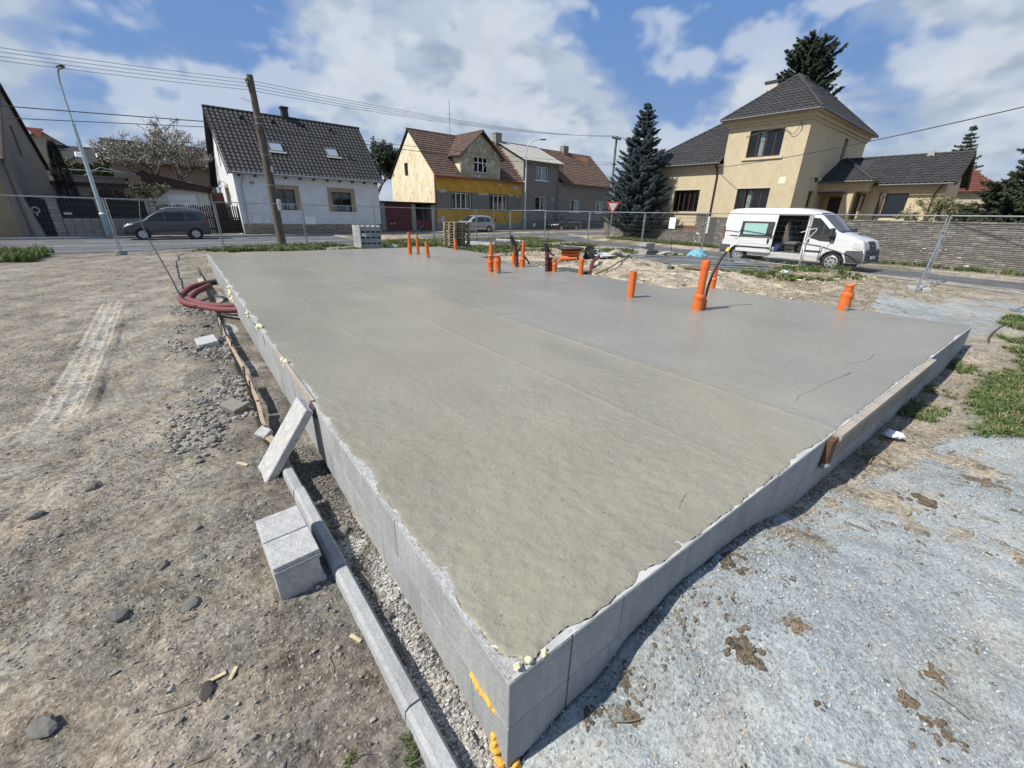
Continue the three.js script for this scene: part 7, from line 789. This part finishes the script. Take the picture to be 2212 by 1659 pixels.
streetCar('dark_saloon', 'dark saloon car parked before the grey house', 32.75, .1, TH, { L: 4.6, W: 1.78, sill: .25, belt: .90, tum: .34, wx: [.9, 3.55], wr: .31, nose: .17, tail: .12, spokes: 5, r: .13, paint: paint([.018, .017, .02], .28), top: [[0, .46], [.04, .62], [.14, .72], [.5, .84], [1.25, .97], [1.75, 1.26], [2.1, 1.40], [2.6, 1.46], [3.1, 1.42], [3.7, 1.16], [4.0, 1.04], [4.45, 1.0], [4.56, .88], [4.6, .7]] }, ({ o, onSide, onTop, yx }, S) => {
  onTop('windscreen', 1.3, 2.02, -.9, .9, carGlass); onTop('rear_screen', 3.15, 3.72, -.86, .86, carGlass); onSide('front_window', [[1.5, .96], [2.32, .95], [2.32, 1.33], [2.15, 1.32], [1.78, 1.18]], carGlass); onSide('rear_window', [[2.38, .95], [3.2, .97], [3.5, 1.05], [3.1, 1.28], [2.38, 1.34]], carGlass); onSide('headlight', [[.08, .56], [.40, .66], [.38, .74], [.12, .70]], lampM, .012); onTop('headlight', yx(.57), yx(.68), .45, .97, lampM, .012); onTop('headlight', yx(.57), yx(.68), -.97, -.45, lampM, .012); onTop('grille', yx(.55), yx(.70), -.36, .36, rimM, .012); onTop('number_plate', 0.0, .01, -.25, .25, M([.7, .7, .68]), .016); onSide('tail_light', [[4.3, .74], [4.56, .72], [4.52, .9], [4.3, .92]], redLamp, .012); onSide('window_trim', [[1.45, .92], [3.5, .99], [3.5, 1.01], [1.45, .94]], rimM, .012); onSide('side_strip', [[1.3, .5], [3.15, .52], [3.15, .56], [1.3, .54]], trimM, .012); for (const s of [1, -1]) part(o, 'mirror', at(uvm(cbox(.13, .13, .19, .04)), 1.62, .98, s * .95), S.paint);
});
// ───────── trees ─────────
const leafMat = (c, k = .25) => new THREE.MeshPhysicalMaterial({ color: lin(...c), roughness: .85, side: THREE.DoubleSide, transmission: 0 });
const barkM = M([.16, .13, .105], { map: T.bark, roughness: .95 }), barkDark = M([.075, .06, .05], { map: T.bark, roughness: .95 });
class Mesher { constructor() { this.p = []; this.c = []; } tri(a, b, c, k) { this.p.push(...a, ...b, ...c); for (let i = 0; i < 3; i++) this.c.push(...k); } geo() { const g = new THREE.BufferGeometry(); g.setAttribute('position', new THREE.Float32BufferAttribute(this.p, 3)); g.setAttribute('color', new THREE.Float32BufferAttribute(this.c, 3)); g.computeVertexNormals(); return g; } }
const leafVC = M([1, 1, 1], { vertexColors: true, roughness: .8, side: THREE.DoubleSide });
// a spray of needles along a twig: short blades set all round it
function sprig(ms, p, d, len, wid, n, col, R) {
  const D = new V3(...d).normalize(), X = new V3(R() - .5, R() - .5, R() - .5).cross(D).normalize(), Y = new V3().crossVectors(D, X);
  for (let i = 0; i < n; i++) { const t = i / n, a = i * 2.4 + R(), l = wid * (1.05 - .65 * t) * (.7 + .6 * R()), q = [p[0] + D.x * len * t, p[1] + D.y * len * t, p[2] + D.z * len * t], o = new V3().addScaledVector(X, cos(a)).addScaledVector(Y, sin(a)).addScaledVector(D, .75).normalize(), s = new V3().crossVectors(o, D).normalize().multiplyScalar(l * .3), e = [q[0] + o.x * l, q[1] + o.y * l, q[2] + o.z * l], k = (.62 + .45 * R()) * (1 + .75 * t); ms.tri([q[0] - s.x, q[1] - s.y, q[2] - s.z], [q[0] + s.x, q[1] + s.y, q[2] + s.z], e, [col[0] * k, col[1] * k, col[2] * k]); }
}
function conifer(name, label, x, z, y, H, rad, o = {}) {
  const { seed = 1, col = [.035, .052, .045], whorls = 26, up = -.1, tw = 1, base = .04, dense = 1, tipUp = .25, lean = [0, 0], gaps = 0, nd = .09, profile = t => (1 - t) ** .9 } = o, R = rng(seed), t = thing(name, label, 'tree', [x, y, z]); t.rotation.set(lean[0], 0, lean[1]); part(t, 'trunk', cyl(H * .018 + .05, .015, H, 10).translate(0, H / 2, 0), barkDark); const ms = new Mesher(), wood = [];
  for (let i = 0; i < whorls; i++) { const f = (i + R() * .6) / whorls, yy = H * (base + (1 - base) * f), rr_ = rad * profile(f) * (.82 + .3 * R()) + .08, nb = floor((9 - 4 * f) * dense) + 2; for (let b = 0; b < nb; b++) { if (R() < gaps) continue; const a = b / nb * 2 * PI + i * 1.3 + R() * .7, L = rr_ * (.62 + .5 * R()), dx = cos(a), dz = sin(a); const pt = s => [dx * L * s, yy + L * (up * s + tipUp * s * s) + .0, dz * L * s]; wood.push(bar(pt(0), pt(.55), .018 * (1 - f) + .006, 4, .006));
      const ns = max(5, Math.round(L * 11 * tw)); for (let k = 0; k < ns; k++) { const s = .16 + .84 * (k + R() * .6) / ns, q = pt(min(1, s)), side = (k % 2 ? 1 : -1) * (R() < .2 ? 0 : 1), sp = (.22 + .3 * (1 - s)) * min(1, L * .75) + .05; const dir = [dx * .75 - dz * side * .7, (R() - .4) * .35 + tipUp * .5, dz * .75 + dx * side * .7]; sprig(ms, q, dir, sp, nd * (.9 + .4 * R()), 12, col, R); sprig(ms, [q[0] + dir[0] * sp * .4, q[1] + dir[1] * sp * .4, q[2] + dir[2] * sp * .4], [dir[0] + (R() - .5), dir[1] + .2, dir[2] + (R() - .5)], sp * .7, nd * .9, 9, col, R); if (L > 1) sprig(ms, q, [-dir[0] * .3 + (R() - .5) * 1.4, R() * .4 - .35, -dir[2] * .3 + (R() - .5) * 1.4], sp * .8, nd, 9, col, R); } } }
  sprig(ms, [0, H * .96, 0], [0, 1, 0], H * .06 + .25, .06, 16, col, R); part(t, 'branches', wood, barkDark); part(t, 'crown', ms.geo(), leafVC); return t;
}
conifer('blue_spruce', 'dense blue-green spruce standing left of the cream villa', 28.9, -22.1, .15, 9.6, 2.75, { seed: 3, nd: .12, col: [.040, .060, .063], whorls: 38, dense: 1.5, up: -.05, tipUp: .38, base: .06, tw: 1.25, profile: t => (1 - t) ** .78 * (.8 + .2 * ss(0, .18, t)) });
conifer('tall_spruce', 'tall dark spruce rising behind the tower roof', 46, -18.8, .2, 15.7, 3.5, { seed: 7, nd: .2, col: [.022, .036, .02], whorls: 30, dense: 1.2, up: .12, tipUp: .42, base: .32, gaps: .12, tw: .9, profile: t => .35 + .65 * (1 - t) ** .7 });
conifer('far_spruce', 'small pale spruce seen over the ridge of the low wing', 66, -10.2, .2, 11.2, 2.6, { seed: 9, nd: .16, col: [.07, .088, .066], whorls: 24, up: -.12, tipUp: .3, base: .25, tw: .8, dense: .9 });
conifer('yew', 'pointed little conifer behind the red hipped roof', 62, -5.2, .2, 6.1, 1.2, { seed: 10, nd: .14, col: [.09, .085, .05], whorls: 18, tipUp: .6, base: .2, tw: .7 });
// slim cypress on the left
{
  const R = rng(13), [x, z] = st(-7.35, 2.2), t = thing('cypress', 'slim dark cypress beside the grey gabled house', 'tree', [x, .2, z]); part(t, 'trunk', cyl(.09, .03, 4.4, 8).translate(0, 2.2, 0), barkDark); const ms = new Mesher(); for (let i = 0; i < 2600; i++) { const f = R(), y = .3 + 4.75 * f, r = .62 * Math.sqrt(max(0, 1 - f)) * (.55 + .45 * ss(0, .25, f)) * (.55 + .5 * R()), a = R() * 6.3; sprig(ms, [cos(a) * r, y, sin(a) * r], [cos(a) * .35, 1, sin(a) * .35], .26, .07, 8, [.010, .017, .010], R); } part(t, 'crown', ms.geo(), leafVC);
}
// broadleaf builder: limbs that fork, with small leaves or blossom at the twigs
function broadleaf(name, label, cat, pos, o) {
  const { seed, H, spread, col, leaf = .05, per = 14, depth = 5, trunk = .14, first = .28, puff = .25, droop = 0 } = o, R = rng(seed), t = thing(name, label, cat, pos), wood = [], ms = new Mesher();
  const grow = (p, d, l, r, k) => { const mid = [p[0] + d[0] * l * .5 + (R() - .5) * l * .1, p[1] + d[1] * l * .5, p[2] + d[2] * l * .5 + (R() - .5) * l * .1], e = [p[0] + d[0] * l, p[1] + d[1] * l, p[2] + d[2] * l]; wood.push(bar(p, mid, r, 5, r * .85), bar(mid, e, r * .85, 5, r * .68)); if (k <= 2) for (let i = 0; i < per; i++) { const s = R(), q = [mix(p[0], e[0], s) + (R() - .5) * puff, mix(p[1], e[1], s) + (R() - .5) * puff, mix(p[2], e[2], s) + (R() - .5) * puff], c = pick(col, R), z = leaf * (.6 + .8 * R()), a = new V3(R() - .5, R() - .5, R() - .5).normalize(), b = new V3(R() - .5, R() - .5, R() - .5).cross(a).normalize(), kk = .8 + .4 * R(), C = c.map(v => v * kk); const P = (u, v) => [q[0] + a.x * u * z + b.x * v * z, q[1] + a.y * u * z + b.y * v * z, q[2] + a.z * u * z + b.z * v * z]; ms.tri(P(-1, 0), P(0, -.55), P(1, 0), C); ms.tri(P(-1, 0), P(1, 0), P(0, .55), C); }
    if (k === 0) return; const n = k === depth ? 5 : 2 + (R() < .55 ? 1 : 0); for (let i = 0; i < n; i++) { const a = R() * 6.3, w = (k === depth ? spread : .55 + .35 * R()); const v = new V3(d[0] + cos(a) * w, d[1] + (k === depth ? .15 : .12 * R()) - droop, d[2] + sin(a) * w).normalize(); grow(e, [v.x, v.y, v.z], l * (.66 + .2 * R()), r * .66, k - 1); } };
  grow([0, 0, 0], [0, 1, 0], H * first, trunk, depth); part(t, 'limbs', wood, barkM); part(t, 'crown', ms.geo(), leafVC); return t;
}
{ const p = (u, w, y = .2) => { const [x, z] = st(u, w); return [x, y, z]; };
  broadleaf('blossom_tree', 'wide blossoming fruit tree behind the white garage', 'tree', p(-2.1, 9.5, .9), { seed: 8, H: 7.4, spread: 1.3, col: [[.50, .48, .42], [.42, .40, .34], [.30, .28, .22], [.16, .16, .10]], leaf: .05, per: 13, depth: 6, trunk: .16, first: .27, puff: .32 });
  broadleaf('climbing_shrub', 'bushy shrub climbing the corner post of the white garage', 'shrub', p(-3.3, 3.2, 1.4), { seed: 12, H: 2.6, spread: 1.2, col: [[.07, .085, .03], [.11, .11, .05], [.16, .14, .08]], leaf: .06, per: 16, depth: 4, trunk: .05, puff: .3 });
  broadleaf('garden_shrub', 'brown twiggy shrub behind the black wall infill', 'shrub', p(-5.2, 3.5, .8), { seed: 14, H: 3, spread: 1.2, col: [[.05, .05, .03], [.10, .07, .05]], leaf: .06, per: 10, depth: 4, trunk: .05, puff: .3 });
  broadleaf('hedge', 'low green hedge above the flat annexe', 'hedge', p(-5.6, 18, 2.4), { seed: 15, H: 4.2, spread: 1.6, col: [[.06, .075, .025], [.09, .1, .04]], leaf: .12, per: 26, depth: 5, trunk: .07, puff: .6 });
  broadleaf('pine', 'dark pine crown between the white and ochre houses', 'tree', p(17.3, 14, .2), { seed: 16, H: 6.6, spread: .7, col: [[.018, .03, .016], [.03, .045, .022]], leaf: .13, per: 30, depth: 5, trunk: .16, first: .42, puff: .6 });
}
broadleaf('bare_tree', 'leafless tree with pale buds at the right edge', 'tree', [33.2, .2, .9], { seed: 21, H: 9.4, spread: .8, col: [[.26, .24, .20], [.18, .16, .12]], leaf: .04, per: 7, depth: 6, trunk: .15, first: .28, puff: .18 });
conifer('garden_pine', 'dark spreading conifer at the right edge beside the bare tree', 32.4, -.6, .2, 6.0, 2.0, { seed: 23, nd: .15, col: [.018, .03, .014], whorls: 20, up: .05, tipUp: .15, base: .58, tw: 1, profile: t => .5 + .5 * sin(PI * min(1, t * 1.1)) });
conifer('garden_juniper', 'dark green juniper bush behind the brick wall at right', 28.6, -1.5, .2, 4.2, 2.5, { seed: 24, nd: .13, col: [.03, .042, .018], whorls: 22, up: .0, tipUp: .2, base: .1, tw: 1.1, dense: 1.3, profile: t => (1 - t) ** .5 });
conifer('garden_juniper', 'lower juniper bush spreading right of the first along the wall', 27.4, .9, .2, 3.6, 2.4, { seed: 25, nd: .13, col: [.028, .04, .018], whorls: 18, tipUp: .2, base: .1, dense: 1.3, profile: t => (1 - t) ** .5 });
broadleaf('budding_shrub', 'pale budding shrub before the gable of the low wing', 'shrub', [29.8, .2, -4.0], { seed: 27, H: 3.3, spread: 1.0, col: [[.20, .21, .09], [.26, .26, .13], [.16, .15, .08]], leaf: .05, per: 13, depth: 5, trunk: .05, puff: .22 });
// ───────── poles, lamps, signs and wires ─────────
const P2 = st(41.9, -1.2), P1 = [3.55, -24.6];
{
  const wood = M([.17, .14, .11], { map: rep(T.bark, 1, .3), roughness: .95 }), porc = M([.62, .60, .56], { roughness: .3 }), iron = M([.035, .033, .032], { roughness: .7 });
  const a = thing('utility_pole', 'thick weathered wooden utility pole before the white house', 'pole', [P1[0], .15, P1[1]]); a.rotation.z = .012; part(a, 'pole', uvm(cyl(.215, .13, 7.4, 18).translate(0, 3.7, 0)), wood); for (const y of [2.9, 4.2, 5.5, 5.75]) part(a, 'steel_band', cyl(.222 - y * .0116, .222 - y * .0116, .03, 18).translate(0, y, 0), galv); part(a, 'bracket', at(uvm(cbox(.12, .6, .1, .01)), -.12, 6.95, .02, 0, 0, .2), iron); for (let i = 0; i < 4; i++) { const m = part(a, 'insulator', at(lathe([[.001, 0], [.035, .01], [.04, .06], [.02, .09], [.03, .12], [.001, .13]], 12), -.16 - .03 * (i % 2), 6.78 + i * .13, .06), porc); part(m, 'pin', bar([-.1, 6.78 + i * .13, .02], [-.16, 6.78 + i * .13, .06], .01), iron); }
  part(a, 'small_aerial', [bar([-.05, 6.35, .05], [-.55, 6.42, .1], .01), ...[...Array(6)].map((_, i) => bar([-.15 - i * .075, 6.25 + .01 * i, .08], [-.15 - i * .075, 6.52, .08], .005))], M([.5, .5, .5])); part(a, 'cable_conduit', [bar([.14, .05, .12], [.16, 2.2, .13], .03), bar([.16, 2.6, .13], [.14, 4.9, .1], .028)], galvDull); const bxm = part(a, 'junction_box', at(uvm(cbox(.2, .55, .16, .04)), .18, 2.0, .16), M([.60, .64, .62], { roughness: .5 })); part(a, 'upper_box', at(uvm(cbox(.12, .28, .1, .02)), .16, 3.6, .14), M([.5, .54, .54])); part(a, 'cable_loop', tube([[.1, 5.0, .1], [.16, 4.6, .16], [.02, 4.3, .18], [.12, 3.4, .16], [.06, 3.0, .17]], .014, 40), iron); part(a, 'cable_loop', tube([[.06, 5.5, .1], [.12, 5.15, .14], [.16, 4.95, .12]], .02, 20), iron);
  const b = thing('utility_pole', 'slender utility pole with cross arm left of the blue spruce', 'pole', [P2[0], .3, P2[1]]); part(b, 'pole', uvm(cyl(.17, .13, 10.6, 16).translate(0, 5.3, 0)), M([.27, .25, .225], { map: rep(T.bark, 1, .3) })); part(b, 'cross_arm', uvm(at(cbox(1.7, .14, .14, .01), 0, 10.35, 0, TH)), iron); for (const x of [-.75, -.4, .4, .75]) part(b, 'insulator', at(lathe([[.001, 0], [.06, .02], [.06, .1], [.03, .16], [.001, .2]], 12), x, 10.42, 0), M([.12, .07, .05])); part(b, 'lower_bracket', uvm(at(cbox(.5, .12, .2, .01), 0, 7.6, .1)), iron); part(b, 'cable_loop', tube([[.1, 10.2, .1], [-.2, 9.6, .15], [-.25, 9.0, .15], [-.1, 8.8, .15]], .03, 20), iron);
}
function lamp(label, u, w, H, arm, dir, kink) {
  const [x, z] = st(u, w), o = thing('street_lamp', label, 'street lamp', [x, roadY(u, w) + .1, z], TH), pm = M([.47, .55, .56], { roughness: .45, metalness: .3 }); part(o, 'base_sleeve', cyl(.19, .17, 1.25, 18).translate(0, .62, 0), M([.28, .37, .37], { roughness: .5 })); part(o, 'sleeve_cap', cyl(.2, .12, .07, 18).translate(0, 1.28, 0), pm); part(o, 'column', cyl(.11, .085, H * .55, 14).translate(0, 1.3 + H * .275, 0), pm); const y1 = 1.3 + H * .55; part(o, 'collar', cyl(.1, .1, .09, 14).translate(0, y1, 0), pm); part(o, 'arm', tube([[0, y1, 0], [0, H * .86, 0], [dir[0] * arm * .12, H * .95, dir[1] * arm * .12], [dir[0] * arm * .5, H * .995, dir[1] * arm * .5], [dir[0] * arm, H * 1.005, dir[1] * arm]], .05, 40, 10), pm); const hd = part(o, 'lamp_head', uvm(cbox(.62, .11, .26, .04)), M([.05, .05, .052], { roughness: .5 })); hd.position.set(dir[0] * (arm + .25), H * 1.008, dir[1] * (arm + .25)); hd.rotation.y = -Math.atan2(dir[1], dir[0]); part(hd, 'lens', bx(-.2, -.075, -.1, .25, -.05, .1), M([.55, .55, .5], { roughness: .2 }));
}
lamp('pale street lamp on the left whose head points over the road', -6.05, -.35, 8.25, .75, [.25, .97]);
lamp('slim street lamp with curved arm before the grey house', 29.3, 1.0, 9.0, 1.5, [.8, .6]);
{
  const o = thing('give_way_sign', 'red and white triangular give-way sign seen from an angle at the junction', 'road sign', [21.6, .15, -18.2], -.62); part(o, 'post', bar([0, 0, 0], [0, 2.75, 0], .03), galv); const tri = (r, d, z, m, n) => part(o, n, at(uvm(prism([...Array(3)].map((_, i) => { const a = -PI / 2 + i * 2 * PI / 3; return [cos(a) * r, sin(a) * r]; }), d, .004)), 0, 2.42, z), m); tri(.52, .012, .035, M([.42, .04, .035]), 'red_border'); tri(.33, .006, .053, M([.62, .62, .60]), 'white_field'); part(o, 'clip', box(.12, .04, .05, 0, 2.35, .02), galv);
}
// overhead lines: each span a thing of its own
{
  const wm = M([.03, .032, .036], { roughness: .6 }), grey = M([.14, .15, .17], { roughness: .6 }); const span = (a, b, sag, r, label, m = wm) => { const A = new V3(...a), B = new V3(...b), pts = []; for (let i = 0; i <= 16; i++) { const t = i / 16, p = A.clone().lerp(B, t); p.y -= sag * 4 * t * (1 - t); pts.push(p.toArray()); } single('overhead_wire', tube(pts, r, 60, 5), m, label, 'wire', 'overhead wires'); };
  const Lf = [-26, -22.5]; for (let i = 0; i < 4; i++) { const y = 6.95 + i * .13; span([P1[0] - .18, y, P1[1] + .06], [Lf[0], y - .4, Lf[1] - i * .05], .42, .009, ['lowest of four thin wires from the wooden pole to the left', 'second lowest thin wire from the wooden pole to the left', 'second highest thin wire from the wooden pole to the left', 'highest thin wire from the wooden pole to the left'][i], grey); const x2 = [-.75, -.4, .4, .75][i]; span([P1[0] + .05, y, P1[1]], [P2[0] + x2, 10.9, P2[1]], .55, .010, ['first thin wire from the wooden pole to the slender pole', 'second thin wire from the wooden pole to the slender pole', 'third thin wire from the wooden pole to the slender pole', 'fourth thin wire from the wooden pole to the slender pole'][i], grey); }
  span([P1[0] - .1, 5.58, P1[1] + .05], [-24, 4.5, -22.6], .15, .018, 'upper thick black cable crossing to the left of the wooden pole'); span([P1[0] - .1, 5.42, P1[1] + .05], [-24, 3.5, -22.6], .10, .014, 'lower thick black cable crossing to the left of the wooden pole'); span([P1[0] + .1, 5.45, P1[1]], [P2[0], 7.95, P2[1]], .55, .018, 'thick black cable from the wooden pole toward the slender pole'); span([P1[0] + .1, 5.5, P1[1]], [P2[0], 8.1, P2[1]], .3, .012, 'thinner black cable just above the thick one');
  for (let i = 0; i < 3; i++) span([P2[0] + [-.4, .4, .75][i], 10.9, P2[1]], [88, 10.4, -40 - i * .4], .8, .012, ['left wire leaving the slender pole behind the spruce', 'middle wire leaving the slender pole behind the spruce', 'right wire leaving the slender pole behind the spruce'][i], grey);
  span([P2[0], 8.4, P2[1]], [31.2, 7.42, -12.25], .3, .012, 'service cable from the slender pole to the tower corner'); span([P2[0], 7.6, P2[1]], [19, 5.6, 1.5], 1.25, .016, 'black cable passing before the villa to the upper right');
  single('lightning_rod', bar([47.5, .2, -19.2], [47.5, 17.7, -19.2], .035, 6, .018), wm, 'thin tall mast rising beside the spruce behind the tower', 'rod');
}
renderer.render(scene, camera);
